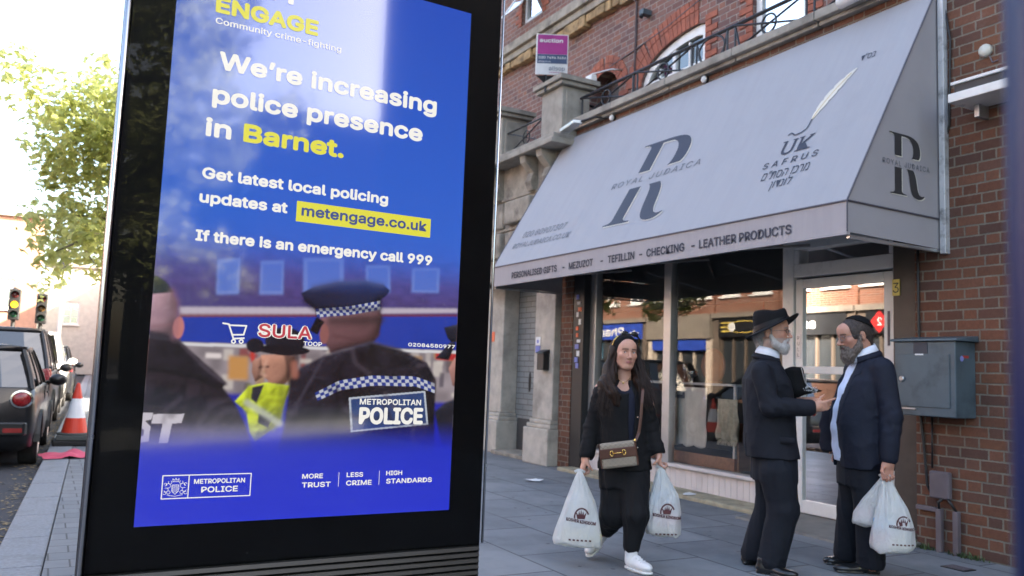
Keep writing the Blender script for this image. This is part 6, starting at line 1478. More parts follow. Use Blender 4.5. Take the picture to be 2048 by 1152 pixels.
def eyeballs(parent, T, o, Rm, s, gaze=(0, 1, 0), iris=(.10, .06, .035)):
    for sg in (-1, 1):
        th = np.linspace(0, PI, 13); ph = np.linspace(0, 2*PI, 21)[:-1]; g = nrm(gaze); ax = nrm(np.cross(g, A_(0, 0, 1))); ay = np.cross(ax, g)
        V = []; Cc = []
        for t_ in th:
            for p_ in ph:
                V.append((math.sin(t_)*math.cos(p_)*ax+math.sin(t_)*math.sin(p_)*ay+math.cos(t_)*g)*.0118); Cc.append((.006, .005, .005) if t_ < .22 else (iris if t_ < .52 else (.62, .58, .56)))
        V = np.array(V)+A_(sg*.031, .0725, .0065); F = []; n = 20
        for i in range(12):
            for j in range(20): F.append((i*n+j, (i+1)*n+j, (i+1)*n+(j+1) % n, i*n+(j+1) % n))
        np_mesh('eye', A_(*o)+(V*s)@Rm.T, np.array(F), m_eye, parent, T, np.array(Cc))
def skin_color(base, lip, P, o, Rm, s, brow=(.03, .02, .015), brow_w=1.0, stubble=None, blush=.25, browth=.005):
    q = ((P-A_(*o))@Rm)/s; c = np.ones((len(P), 3))*A_(*base)
    def blend(m, col): c[:] = c*(1-m[:, None])+A_(*col)*m[:, None]
    g = lambda ctr, r: np.exp(-(((q-A_(*ctr))/A_(*r))**2).sum(1))
    near = (q[:, 1] > .03) & (np.abs(q[:, 2]) < .13)
    for sg in (-1, 1):
        blend(np.clip(g((sg*.042, .065, -.022), (.022, .03, .018))*blush, 0, 1)*near, (base[0]*1.02, base[1]*.62, base[2]*.58))
        dz = q[:, 2]-(.0275-.15*np.maximum(np.abs(q[:, 0])-.034, 0)); m = np.clip(1.3-(np.abs(dz)/browth), 0, 1)*((q[:, 0]*sg > .012) & (q[:, 0]*sg < .050) & (q[:, 1] > .05)); blend(m*brow_w, brow)
        blend(np.clip(g((sg*.031, .08, .003), (.017, .02, .012))*.35, 0, 1)*near, (base[0]*.62, base[1]*.5, base[2]*.48))
        m = np.clip(1.2-np.abs(q[:, 2]-.0125+.1*(np.abs(q[:, 0])-.03))/.0022, 0, 1)*((q[:, 0]*sg > .018) & (q[:, 0]*sg < .045) & (q[:, 1] > .06)); blend(m*.85, (.02, .014, .012))
    blend(np.clip(g((0, .11, -.030), (.016, .02, .012))*blush*.8, 0, 1)*near, (base[0], base[1]*.68, base[2]*.62))
    m = np.clip(1.6*np.exp(-((q[:, 0]/.0185)**4+((q[:, 2]+.0600)/.0085)**4)), 0, 1)*(q[:, 1] > .07); blend(m, lip)
    m = np.clip(1.2-np.abs(q[:, 2]+.0598)/.0016, 0, 1)*((np.abs(q[:, 0]) < .02) & (q[:, 1] > .07)); blend(m*.8, tuple(x*.3 for x in lip))
    if stubble is not None:
        m = ((q[:, 2] < -.035) & (q[:, 2] > -.14)).astype(float)*.6; blend(m, stubble)
    return c
def strands(name, parent, T, curves, wd, m):
    """hair locks as thin tapering strips"""
    V, F = [], []
    for pts in curves:
        P = np.array(pts); n = len(P); b = len(V)
        for i in range(n):
            t = P[min(i+1, n-1)]-P[max(i-1, 0)]; sd = nrm(np.cross(t, A_(.2, -1, .1))); w_ = wd*(1-(i/(n-1))**2*.85); V += [P[i]-sd*w_, P[i]+sd*w_]
        for i in range(n-1): F.append((b+2*i, b+2*i+1, b+2*i+3, b+2*i+2))
    return np_mesh(name, np.array(V), np.array(F), m, parent, T)
def crease(P, f, seed, amp):
    n = wob(P, f, seed); return amp*(np.abs(n)**.7*1.6-.7)
def neck_collar(parent, T, o, axis_top, fwd, r=.068, h=.045, gap=.30, drop=.045, m=None):
    """turned-down shirt collar open at the front"""
    o = A_(*o); up = nrm(A_(*axis_top)-o); f = nrm(A_(fwd[0], fwd[1], 0)); f = nrm(f-up*(f@up)); s = np.cross(f, up); n = 36; V = []
    for k in range(n+1):
        a = gap+(2*PI-2*gap)*k/n; d = f*math.cos(a)+s*math.sin(a); w_ = max(0, math.cos(a)); e = 1.0+.10*abs(math.sin(a))
        for (rr, hh) in ((r*.985, -.012), (r*.985, h*(1-.35*w_)), (r*1.03, h*(1-.35*w_)+.003), (r*1.17+.006*w_, .002-drop*w_**3), (r*1.13+.006*w_, -.002-drop*w_**3)): V.append(o+d*rr*e+up*hh)
    F = [(k*5+i, (k+1)*5+i, (k+1)*5+(i+1) % 5, k*5+(i+1) % 5) for k in range(n) for i in range(5)]
    return np_mesh('collar', np.array(V), np.array(F), m, parent, T)
def person_frame(g, az):
    ca, sa = math.cos(az), math.sin(az); g = A_(*g); Mx = np.array([[ca, -sa, 0], [sa, ca, 0], [0, 0, 1]])
    T = lambda V: g+np.asarray(V)@Mx
    Tv = lambda p: Vector(T(np.array([p]))[0])
    return T, Tv
def tmb(Tv):
    """mesh builder whose points are given in the figure's own frame"""
    class B(MB):
        def v(self, p): return self.bm.verts.new(Tv((p[0], p[1], p[2])))
    return B()
from mathutils.bvhtree import BVHTree
def fold_disp(f, amp, seed, zscale=1.0):
    return lambda P: wob(P*A_(1, 1, zscale), f, seed, amp)
def figure(name_label, g, az):
    T, Tv = person_frame(g, az); t = thing('person', name_label, 'person', g); return t, T, Tv
def shoe_leather(parent, T, heel, toe, wd=.044, m=m_shoeb, h=.085, name='shoe'):
    heel, toe = A_(*heel), A_(*toe); d = nrm(toe-heel); L = np.linalg.norm(toe-heel); sd = nrm(np.cross(d, A_(0, 0, 1))); up = np.cross(sd, d); Rm = np.stack([sd, d, up], 1); S = Sdf()
    P = lambda f: place(f, heel, Rm)
    S.add(P(ell((0, L*.30, .035), (wd*.80, L*.34, .036))), .02); S.add(P(ell((0, L*.72, .026), (wd, L*.32, .027))), .03); S.add(P(cap((0, .035, .03), (0, .04, h), .036, .038)), .02)
    S.cut(P(rbox((0, L*.5, .25), (.2, L, .25), .002)), .004); S.sub(P(cap((0, .04, h-.005), (0, .04, h+.1), .030)), .004)
    S.add(P(rbox((0, L*.68, .006), (wd*.95, L*.30, .007), .006)), .003); S.add(P(rbox((0, L*.14, .010), (wd*.72, L*.13, .011), .006)), .003)
    lo = np.minimum(heel, toe)-.12; hi = np.maximum(heel, toe)+.14; V, F = S.mesh(lo, hi, .0045); return np_mesh(name, V, F, m, parent, T)
def trainer(parent, T, heel, toe, up0=(0, 0, 1)):
    heel, toe = A_(*heel), A_(*toe); d = nrm(toe-heel); L = np.linalg.norm(toe-heel); sd = nrm(np.cross(d, A_(*up0))); up = np.cross(sd, d); Rm = np.stack([sd, d, up], 1); S = Sdf(); P = lambda f: place(f, heel, Rm)
    S.add(P(ell((0, L*.27, .055), (.036, L*.30, .042))), .02); S.add(P(ell((0, L*.70, .045), (.043, L*.32, .033))), .03); S.add(P(cap((0, .05, .05), (0, .045, .092), .037, .036)), .02); S.add(P(cap((0, .10, .085), (0, L*.55, .062), .022, .020)), .015)
    S.cut(P(rbox((0, L*.5, .268), (.2, L, .25), .002)), .004); S.sub(P(cap((0, .047, .085), (0, .047, .2), .028)), .004)
    for i in range(5): S.add(P(cap((-.022, .105+.022*i, .094-.008*i), (.022, .112+.022*i, .094-.008*i), .0045)), .002)
    lo = np.minimum(heel, toe)-.13; hi = np.maximum(heel, toe)+.15; V, F = S.mesh(lo, hi, .0045); sh = np_mesh('shoe', V, F, m_shoew, parent, T)
    S2 = Sdf(); S2.add(P(ell((0, L*.25, .016), (.041, L*.30, .018)))); S2.add(P(ell((0, L*.68, .014), (.048, L*.36, .016))), .03); S2.cut(P(rbox((0, L*.5, .012), (.2, L, .0125), .002)), .003)
    S2.disp = lambda Q: .0015*np.sin((Q-heel)@d*260); V, F = S2.mesh(lo, hi, .0045); np_mesh('sole', V, F, m_sole, sh, T); return sh
# ---------------------------------------------------------------- carrier bags
def plastic():
    t = NT('carrier_bag_plastic'); b = t.bsdf
    n = t.noise(13, 5, t.scale(t.obj(), (1.6, 1.6, .7)), .65, 1.6); t.set(base=(.93, .94, .92), rough=.30, spec=.5, normal=t.bump(n, .9, .025))
    tr = t.add('ShaderNodeBsdfTranslucent'); tr.inputs[0].default_value = (.8, .82, .80, 1); m1 = t.add('ShaderNodeMixShader'); m1.inputs[0].default_value = .35
    tp = t.add('ShaderNodeBsdfTransparent'); m2 = t.add('ShaderNodeMixShader'); m2.inputs[0].default_value = .16
    t.t.links.new(b.outputs[0], m1.inputs[1]); t.t.links.new(tr.outputs[0], m1.inputs[2]); t.t.links.new(m1.outputs[0], m2.inputs[1]); t.t.links.new(tp.outputs[0], m2.inputs[2]); t.t.links.new(m2.outputs[0], t.out.inputs[0]); return t.m
m_bag = plastic(); m_maroon = M('maroon_print', (.085, .018, .022), .6); m_sky = M('sky_blue_pack', (.18, .45, .72), .5); m_rose = M('pink_pack', (.62, .20, .26), .5); m_creamp = M('cream_pack', (.62, .57, .35), .5)
def lapel(parent, T, V, F, ctr, fw, sd, rows, m, name='lapel', lift=.005):
    """a flat turned-back lapel laid on the jacket front; rows of (z, s_inner, s_outer)"""
    bv = BVHTree.FromPolygons([tuple(p) for p in V], [tuple(int(k) for k in f) for f in F]); P = []; k = 5
    for (z, a, b) in rows:
        for j in range(k+1):
            s_ = a+(b-a)*j/k; o_ = A_(ctr[0], ctr[1], z)+fw*.6+sd*s_; h = bv.ray_cast(Vector(o_), Vector(-fw)); hp_ = np.array(h[0]) if h[0] is not None else o_-fw*.45
            P.append(hp_+fw*(lift*(1.0 if 0 < j < k else .6)))
    P = np.array(P).reshape(len(rows), k+1, 3)
    Q = P-fw*.006; n0 = len(rows)*(k+1); Fq = []
    for i in range(len(rows)-1):
        for j in range(k): a = i*(k+1)+j; Fq += [(a, a+1, a+k+2, a+k+1), (n0+a, n0+a+k+1, n0+a+k+2, n0+a+1)]
        a = i*(k+1)+k; Fq.append((a, n0+a, n0+a+k+1, a+k+1)); a = i*(k+1); Fq.append((a, a+k+1, n0+a+k+1, n0+a))
    return np_mesh(name, np.concatenate([P.reshape(-1, 3), Q.reshape(-1, 3)]), np.array(Fq), m, parent, T, smooth=False)
def carrier_bag(label, group, Tv, T, rows, grip, seed, prints=True, px=0.0, pz=None, pw=.19, packs=(), yaw=0.0):
    """rows: (z, cx, cy, rx, ry) from top to bottom"""
    rn = np.random.RandomState(seed); base = Tv((rows[-1][1], rows[-1][2], rows[-1][0])); root = thing('carrier_bag', label, 'carrier bag', base, group)
    zs = np.array([r[0] for r in rows]); N, K = 72, 40; zt, zb = zs[0], zs[-1]; V = []
    ph = rn.rand(8)*6.3
    for i in range(K+1):
        f = i/K; z = zt+(zb-zt)*f; vals = [np.interp(-z, -zs, [r[k] for r in rows]) for k in (1, 2, 3, 4)]
        amp = .16*(1-f)**1.3+.028
        for j in range(N):
            a = 2*PI*j/N; w_ = 1+amp*(math.sin(7*a+ph[0]+2*f)*.5+math.sin(12*a+ph[1]-3*f)*.32+math.sin(19*a+ph[2]+5*f)*.25)+.03*math.sin(3*a+9*f+ph[3])
            ex = .72 if f > .4 else .72+.28*(1-f/.4); c_, s_ = math.cos(a), math.sin(a); x = math.copysign(abs(c_)**ex, c_)*vals[2]*w_; y = math.copysign(abs(s_)**ex, s_)*vals[3]*w_
            xr, yr = x*math.cos(yaw)-y*math.sin(yaw), x*math.sin(yaw)+y*math.cos(yaw)
            V.append((vals[0]+xr, vals[1]+yr, z+.010*math.sin(2*a+ph[4])*f+.006*math.sin(5*a+ph[5])*f))
    for s_ in (.75, .4, .05):                    # rounded underside
        for j in range(N):
            p = np.array(V[K*N+j]); c = np.array((rows[-1][1], rows[-1][2], zb)); q = c+(p-c)*s_; V.append((q[0], q[1], zb-.022*(1-s_)+.004*math.sin(9*2*PI*j/N)))
    F = [(i*N+j, i*N+(j+1) % N, (i+1)*N+(j+1) % N, (i+1)*N+j) for i in range(K+3) for j in range(N)]
    V = np.array(V); F = np.array(F)[:, ::-1]; body = np_mesh('bag_body', V, F, m_bag, root, T)
    mb = tmb(Tv); G = A_(*grip)
    for sg in (-1, 1):
        e = A_(rows[1][1]+sg*rows[1][3]*.7, rows[1][2]-.004, rows[1][0]-.01); mid_ = (G+e)/2+A_(sg*.008, -.006, 0)
        pts = [G+A_(sg*.004, 0, .012), mid_, e]; ring = []
        for p, w_ in zip(pts, (.010, .013, .020)): ring.append([tuple(p+A_(w_*math.cos(2*PI*k/10), .006*math.sin(2*PI*k/10)-.004, 0)) for k in range(10)])
        mb.loft(ring)
    mb.tube([tuple(G+A_(-.035, 0, .004)), tuple(G+A_(-.012, 0, .016)), tuple(G+A_(.012, 0, .016)), tuple(G+A_(.035, 0, .004))], .009, 8)
    mb.build('handles', m_bag, root, smooth=True)
    for (c, h, m_, sd) in packs:
        r2 = random.Random(sd); mb = tmb(Tv); a = r2.uniform(-.5, .5); ca_, sa_ = math.cos(a), math.sin(a); q = []
        for dz in (-1, 1):
            for dx, dy in ((-1, -1), (1, -1), (1, 1), (-1, 1)): q.append((c[0]+(dx*h[0])*ca_-(dy*h[1])*sa_, c[1]+(dx*h[0])*sa_+dy*h[1]*ca_, c[2]+dz*h[2]+dx*.008))
        mb.hexa(q); mb.build('contents', m_, root, bevel=.012)
    if prints:
        Wd = T(V); bv = BVHTree.FromPolygons([tuple(p) for p in Wd], [tuple(int(k) for k in f) for f in F]); dr = (Tv((0, 1, 0))-Tv((0, 0, 0)))
        class PB(MB):
            def v(self, p):
                o_ = Tv((p[0], -.8, p[2])); h = bv.ray_cast(o_, dr); q = (h[0]-dr*.003) if h[0] is not None else Tv((p[0], rows[-2][2]-rows[-2][4], p[2])); return self.bm.verts.new(q)
        mb = PB(); X, Z = (1, 0, 0), (0, 0, 1); s = pw/.19; O = (px, 0, pz)
        def strip(pts, w_):
            for (a, b) in zip(pts, pts[1:]):
                t_ = nrm(A_(b[0]-a[0], b[1]-a[1])); n_ = A_(-t_[1], t_[0])*w_/2*s; mb.poly([(px+s*a[0]-n_[0], 0, pz+s*a[1]-n_[1]), (px+s*b[0]-n_[0], 0, pz+s*b[1]-n_[1]), (px+s*b[0]+n_[0], 0, pz+s*b[1]+n_[1]), (px+s*a[0]+n_[0], 0, pz+s*a[1]+n_[1])])
        put_text(mb, 'KOSHER KINGDOM', O, (1, 0, -.12), Z, .021*s, pw, align='C', bold=.03)
        strip([(.046*math.cos(t_)+.004, .036+.056*math.sin(t_)) for t_ in np.linspace(PI*1.05, PI*.12, 18)], .010)
        cw = [(-.024, .026), (.024, .026), (.036, .074), (.019, .050), (.013, .078), (.006, .052), (0, .086), (-.006, .052), (-.013, .078), (-.019, .050), (-.036, .074)]
        cv = [mb.v((px+s*p[0], 0, pz+s*p[1])) for p in cw]
        for t_ in tessellate_polygon([[Vector((p[0], p[1], 0)) for p in cw]]): mb.face([cv[i] for i in t_])
        for k in range(6): strip([(-.075+.026*k, -.105), (-.060+.026*k, -.107)], .010)
        mb.build('print', m_maroon, body, recalc=False)
    return root

# ================================================================ the woman
wt, T, Tv = figure('woman in a black headband, black coat and wide trousers walking with two carrier bags', (3.535, 4.634, 0), R_(37.33))
ho = (-.074, -.01, 1.425); hR = axes((math.sin(R_(20)), -math.cos(R_(20))), -.02, .03); wf = (.25, -.97)
S = Sdf(); add_head(S, ho, hR, 1.0, fem=True, nose=.97)
S.add(cap((-.078, .012, 1.36), (-.082, .028, 1.245), .047, .052), .03)
S.add(vloft([(.60, -.06, .02, .14, .09), (.72, -.06, .02, .155, .10), (.90, -.075, .02, .125, .085), (1.08, -.085, .02, .145, .095), (1.18, -.085, .025, .150, .07), (1.225, -.085, .03, .09, .05)], wf), .03)
AL = [(-.235, .02, 1.175), (-.292, .03, .915), (-.322, -.02, .712)]; AR = [(.068, .02, 1.175), (.118, .04, .925), (.158, .0, .765)]
chain(S, AL, (.045, .036, .024)); chain(S, AR, (.045, .036, .024))
add_hand(S, AL[2], (-.25, -.15, -1), (.3, -1, .05), .98, curl=(.75, 1.35, .9), spread=.02, thumb=(.35, -.55, .75), thumb2=(-.15, -.85, .5))
add_hand(S, AR[2], (.22, -.12, -1), (.1, -1, 0), .98, curl=(.75, 1.35, .9), spread=.02, thumb=(.35, .55, .75), thumb2=(-.15, .85, .5))
LF = [(.0, .0, .66), (.02, -.10, .38), (-.002, -.07, .09)]; LB = [(-.12, .02, .64), (-.135, -.0, .36), (-.205, .27, .155)]
chain(S, LF, (.075, .05, .036)); chain(S, LB, (.075, .05, .036))
V, F = S.mesh((-.46, -.35, .0), (.34, .42, 1.6), .0046); V = smooth_mesh(V, F, 1, .35)
skinb = (.62, .335, .24)
np_mesh('body', V, F, m_skin, wt, T, skin_color(skinb, (.42, .15, .13), V, ho, hR, 1.0, brow=(.05, .03, .025), blush=.42))
eyeballs(wt, T, ho, hR, 1.0, gaze=(.28, 1, -.03))
# hair: long dark mass falling over both shoulders
S = Sdf(); Hd = lambda f: place(f, ho, hR, 1.0)
S.add(Hd(ell((0, -.030, .030), (.086, .098, .092)))); 
chain(S, [(-.150, .0, 1.44), (-.172, .0, 1.32), (-.195, -.055, 1.20), (-.205, -.085, 1.09)], (.030, .042, .050, .030), .04)
chain(S, [(-.145, -.01, 1.40), (-.155, -.05, 1.26), (-.140, -.105, 1.15), (-.118, -.115, 1.085)], (.022, .034, .040, .022), .04)
chain(S, [(-.003, .03, 1.44), (.015, .03, 1.32), (.045, -.015, 1.22), (.072, -.05, 1.15)], (.026, .040, .050, .036), .04)
chain(S, [(-.075, .10, 1.42), (-.08, .13, 1.28), (-.08, .14, 1.12)], (.07, .09, .08), .05)
S.sub(Hd(ell((0, .085, -.022), (.064, .085, .105))), .015)
S.sub(cap((-.078, -.03, 1.33), (-.082, -.08, 1.20), .050, .060), .02)
S.disp = lambda P: .0045*np.sin((P[:, 0]*1.0+P[:, 1]*.6)*190+5*np.sin(P[:, 2]*16))+wob(P, 26, 4, .006)
V, F = S.mesh((-.32, -.22, .98), (.20, .30, 1.60), .006); m_hair = hair_mat('long_dark_hair', (.010, .006, .0045), (.036, .018, .012)); hr_ = np_mesh('hair', V, F, m_hair, wt, T)
rn = np.random.RandomState(2); cs = []
for k in range(420):
    L = k % 2; x0, y0, z0 = (-.160, -.005, 1.36) if L else (.012, .005, 1.35); x1, y1, z1 = (-.20, -.12, 1.06) if L else (.085, -.085, 1.12)
    j = rn.randn(6)*A_(.010, .018, .04, .030, .018, .030); a = A_(x0+j[0], y0+j[1], z0+j[2]); b = A_(x1+j[3], y1+j[4], z1+j[5]); m_ = (a+b)/2+A_((-.012 if L else .012)+rn.randn()*.008, -.02+rn.randn()*.01, 0)
    tip = b+A_(rn.randn()*.012+(.014 if L else .012), -.004, -.02); cs.append([a*(1-t)**2+m_*2*t*(1-t)+b*t*t for t in np.linspace(0, 1, 8)]+[tip])
strands('hair_lock', hr_, T, cs, .0021, m_hair)
# headband, sunglasses on the head, earring, necklace
S = Sdf(); S.add(Hd(ell((0, -.030, .040), (.089, .104, .094)))); S.sub(Hd(rbox((0, .115, -.06), (.12, .10, .115), .03, axes((0, 1), -.25))), .01); S.cut(Hd(rbox((0, -.01, .10), (.2, .14, .115), .02, axes((0, 1), -.35))), .01); S.disp = lambda P: wob(P, 40, 3, .0016)
V, F = S.mesh((-.22, -.17, 1.38), (.08, .16, 1.60), .0045); np_mesh('headband', V, F, m_black, wt, T)
def hp(x, y, z): return Tv(tuple(A_(*ho)+hR@A_(x, y, z)))
mb = MB(); mb.tube([hp(-.070, .05, .110), hp(-.035, .075, .128), hp(0, .078, .128), hp(.035, .075, .128), hp(.070, .05, .110)], .006, 8)
for sg in (-1, 1): mb.ell(hp(sg*.034, .070, .132), (.030, .010, .018), 14, 8)
sg_ = mb.build('sunglasses', m_blackmetal, wt, smooth=True)
mb = MB()
for sg in (-1, 1): mb.tube([hp(sg*.072, .045, .112), hp(sg*.090, .02, .085), hp(sg*.091, -.01, .05)], .005, 6)
mb.build('gold_arms', m_goldm, sg_)
mb = MB(); mb.ell(hp(.079, -.004, -.032), (.006, .006, .006)); mb.build('earring', m_white, wt, smooth=True)
mb = MB(); mb.tube([Tv((-.128, -.018, 1.26)), Tv((-.105, -.052, 1.236)), Tv((-.082, -.064, 1.226)), Tv((-.058, -.052, 1.236)), Tv((-.034, -.016, 1.26))], .0016, 5); mb.ell(Tv((-.082, -.066, 1.221)), (.006,)*3, 8, 6); mb.build('necklace', m_goldm, wt)
# top and coat
S = Sdf(); S.add(vloft([(.62, -.06, .015, .160, .115), (.80, -.068, .015, .145, .105), (1.0, -.082, .015, .152, .108), (1.12, -.085, .02, .158, .098), (1.19, -.085, .02, .135, .078), (1.228, -.085, .026, .078, .066)], wf)); S.sub(cap((-.082, -.04, 1.36), (-.082, -.02, 1.20), .058, .05), .012); S.disp = fold_disp(26, .003, 8)
V, F = S.mesh((-.28, -.16, .58), (.14, .18, 1.27), .007); np_mesh('top', V, F, m_navytop, wt, T)
S = Sdf(); S.add(vloft([(.645, -.055, .02, .182, .150), (.75, -.060, .02, .172, .135), (.92, -.072, .02, .162, .122), (1.06, -.083, .02, .176, .128), (1.15, -.085, .02, .178, .112), (1.195, -.085, .025, .145, .085), (1.245, -.083, .03, .082, .070)], wf))
chain(S, [(-.228, .02, 1.158), (-.287, .03, .92), (-.318, -.015, .735)], (.058, .051, .054), .025); chain(S, [(.060, .02, 1.158), (.113, .04, .93), (.152, .002, .785)], (.058, .051, .054), .025)
for (c, ax_) in (((-.318, -.015, .735), (AL[2][0]-AL[1][0], AL[2][1]-AL[1][1], AL[2][2]-AL[1][2])), ((.152, .002, .785), (AR[2][0]-AR[1][0], AR[2][1]-AR[1][1], AR[2][2]-AR[1][2]))):
    d = nrm(ax_); S.sub(cap(A_(*c)+d*.105, A_(*c)+d*.25, .085), .006)
S.sub(cap((-.078, -.06, 1.42), (-.080, -.06, 1.20), .055, .048), .015)
S.sub(rbox((-.020, -.16, 1.00), (.018, .11, .27), .004, np.array([[1, 0, .0], [0, 1, 0], [.10, 0, 1]]).T), .006)
S.disp = lambda P: crease(P*A_(1, 1, .5), 24, 6, .0065)+crease(P*A_(.6, .6, 1.3), 34, 16, .005)*((P[:, 0] < -.2) | (P[:, 0] > .07))
V, F = S.mesh((-.43, -.22, .58), (.28, .24, 1.28), .0068); np_mesh('coat', V, F, m_black, wt, T)
mb = MB()
for z in (1.0, .90, .80): mb.ell(Tv((.022, -.118, z)), (.007,)*3, 8, 6)
mb.build('button', m_wire, wt)
# wide trousers
S = Sdf(); S.add(vloft([(.52, -.06, .01, .155, .115), (.62, -.058, .012, .168, .120), (.72, -.06, .015, .160, .11)], wf))
chain(S, [(.0, .0, .62), (.018, -.085, .36), (.0, -.07, .155)], (.105, .084, .054), .03); chain(S, [(-.11, .02, .60), (-.125, .02, .34), (-.180, .22, .205)], (.105, .088, .066), .03)
S.sub(cap((.0, -.066, -.005), (.0, -.06, -.2), .12), .006); S.sub(cap((-.215, .30, .155), (-.26, .42, .1), .11), .006)
S.disp = lambda P: crease(P*A_(1.6, 1.6, .25), 30, 12, .010)
V, F = S.mesh((-.36, -.24, .06), (.18, .40, .76), .0068); np_mesh('trousers', V, F, m_trous, wt, T)
for a_, b_, r_ in (((-.002, -.07, .06), (.0, -.075, .20), .042), ((-.212, .285, .14), (-.19, .235, .19), .042)):
    S = Sdf(); S.add(cap(a_, b_, r_)); V, F = S.mesh((-.3, -.14, .02), (.06, .35, .26), .006); np_mesh('sock', V, F, m_sock, wt, T)
trainer(wt, T, (-.028, -.035, -.002), (.125, -.20, -.002)); trainer(wt, T, (-.205, .315, .115), (-.285, .14, .012), (0, .3, 1))
# handbag on its strap
hb = thing('handbag', 'small patterned beige and brown crossbody handbag with a gold bar across its flap', 'handbag', Tv((-.1, -.2, .75)))
def _lattice():
    t = NT('beige_lattice_canvas'); o = t.obj(); tc = t.add('ShaderNodeUVMap'); s_ = t.sep(tc.outputs[0]); a = t.math('ADD', s_[0], s_[1]); b = t.math('SUBTRACT', s_[0], s_[1])
    def saw(x): return t.math('ABSOLUTE', t.math('SUBTRACT', t.math('FRACT', x), .5))
    l1 = t.math('GREATER_THAN', saw(a), .40); l2 = t.math('GREATER_THAN', saw(b), .40); m = t.math('MAXIMUM', l1, l2); dot = t.math('MULTIPLY', t.math('LESS_THAN', saw(a), .17), t.math('LESS_THAN', saw(b), .17))
    return t.set(base=t.mix(t.math('MAXIMUM', m, t.math('MULTIPLY', dot, .8)), (.36, .31, .24), (.14, .105, .075)), rough=.6)
m_lat = _lattice(); m_brown = M('brown_leather', (.085, .030, .016), .45, var=.15)
bx = nrm((.98, -.05, .165)); bz = nrm(A_(-.165, 0, .98)); by = nrm(np.cross(bz, bx)); bc = A_(-.098, -.195, .757)
def hb_p(x, y, z): return tuple(bc+bx*x+by*y+bz*z)
def hb_box(x0, x1, y0, y1, z0, z1, m, nm, bev):
    mb = tmb(Tv); mb.hexa([hb_p(*q) for q in ((x0, y0, z0), (x1, y0, z0), (x1, y1, z0), (x0, y1, z0), (x0, y0, z1), (x1, y0, z1), (x1, y1, z1), (x0, y1, z1))])
    if m is m_lat:
        uvl = mb.bm.loops.layers.uv.new('UVMap'); mb.bm.verts.index_update(); co = {0: (x0, y0, z0), 1: (x1, y0, z0), 2: (x1, y1, z0), 3: (x0, y1, z0), 4: (x0, y0, z1), 5: (x1, y0, z1), 6: (x1, y1, z1), 7: (x0, y1, z1)}
        for f in mb.bm.faces:
            for l in f.loops: q = co[l.vert.index]; l[uvl].uv = ((q[0]+q[1]*.7)*30, q[2]*30)
    return mb.build(nm, m, hb, bevel=bev)
hb_box(-.118, .118, -.035, .035, -.082, .082, m_lat, 'bag_body', .016); hb_box(-.119, .119, -.041, -.030, -.018, .046, m_brown, 'flap', .006); hb_box(-.121, -.113, -.036, .036, -.08, .08, m_brown, 'side_trim', .004); hb_box(.113, .121, -.036, .036, -.08, .08, m_brown, 'side_trim', .004)
mb = tmb(Tv)
for sg in (-1, 1): mb.tube([hb_p(sg*.038+sg*.013*math.cos(2*PI*i/14)*(1 if math.cos(2*PI*i/14) > -.3 else .5), -.046, .014+.017*math.sin(2*PI*i/14)) for i in range(15)], .0036, 6)
mb.tube([hb_p(-.03, -.046, .014), hb_p(0, -.048, .014), hb_p(.03, -.046, .014)], .003, 6); mb.ell(hb_p(0, -.048, .014), (.006,)*3, 8, 6); mb.build('gold_bar', m_goldm, hb, smooth=True)
mb = tmb(Tv); sp_ = [hb_p(.117, 0, .07), (.030, -.155, .90), (.040, -.150, 1.0), (.045, -.140, 1.10), (.050, -.105, 1.18), (.045, -.03, 1.232), (.03, .06, 1.22)]
mb.loft([[(p[0]+dx, p[1]+dy, p[2]) for dx, dy in ((-.0095, 0), (0, -.003), (.0095, 0), (0, .003))] for p in sp_]); mb.build('strap', m_brown, hb)
mb = tmb(Tv); mb.ell(hb_p(.117, -.004, .078), (.008, .006, .012), 8, 6); mb.build('buckle', m_goldm, hb)
gA = (-.356, -.075, .612); gB = (.182, -.03, .665)
carrier_bag('white carrier bag with maroon crown print in the woman\'s hand nearer the advertising screen', 'white carrier bags of shopping', Tv, T, [(.605, -.354, -.075, .020, .016), (.555, -.352, -.075, .042, .030), (.416, -.347, -.07, .098, .062), (.28, -.350, -.07, .138, .078), (.17, -.354, -.07, .166, .086), (.142, -.354, -.07, .160, .084)], gA, 3, True, -.335, .292, .195, packs=[((-.38, -.06, .20), (.08, .05, .045), m_creamp, 1), ((-.26, -.06, .185), (.05, .05, .03), m_creamp, 2), ((-.35, -.05, .27), (.05, .04, .03), m_sky, 3)])
carrier_bag('white carrier bag with blue goods showing, in the woman\'s hand nearer the shop window', 'white carrier bags of shopping', Tv, T, [(.66, .184, -.03, .018, .015), (.62, .188, -.03, .036, .028), (.50, .205, -.02, .085, .058), (.38, .205, -.02, .112, .070), (.27, .202, -.02, .118, .076), (.238, .205, -.02, .110, .072)], gB, 7, True, .225, .350, .185, packs=[((.185, -.015, .47), (.055, .035, .045), m_sky, 4), ((.21, -.015, .33), (.085, .05, .035), m_rose, 5), ((.2, -.01, .27), (.08, .05, .02), m_creamp, 6)], yaw=.15)

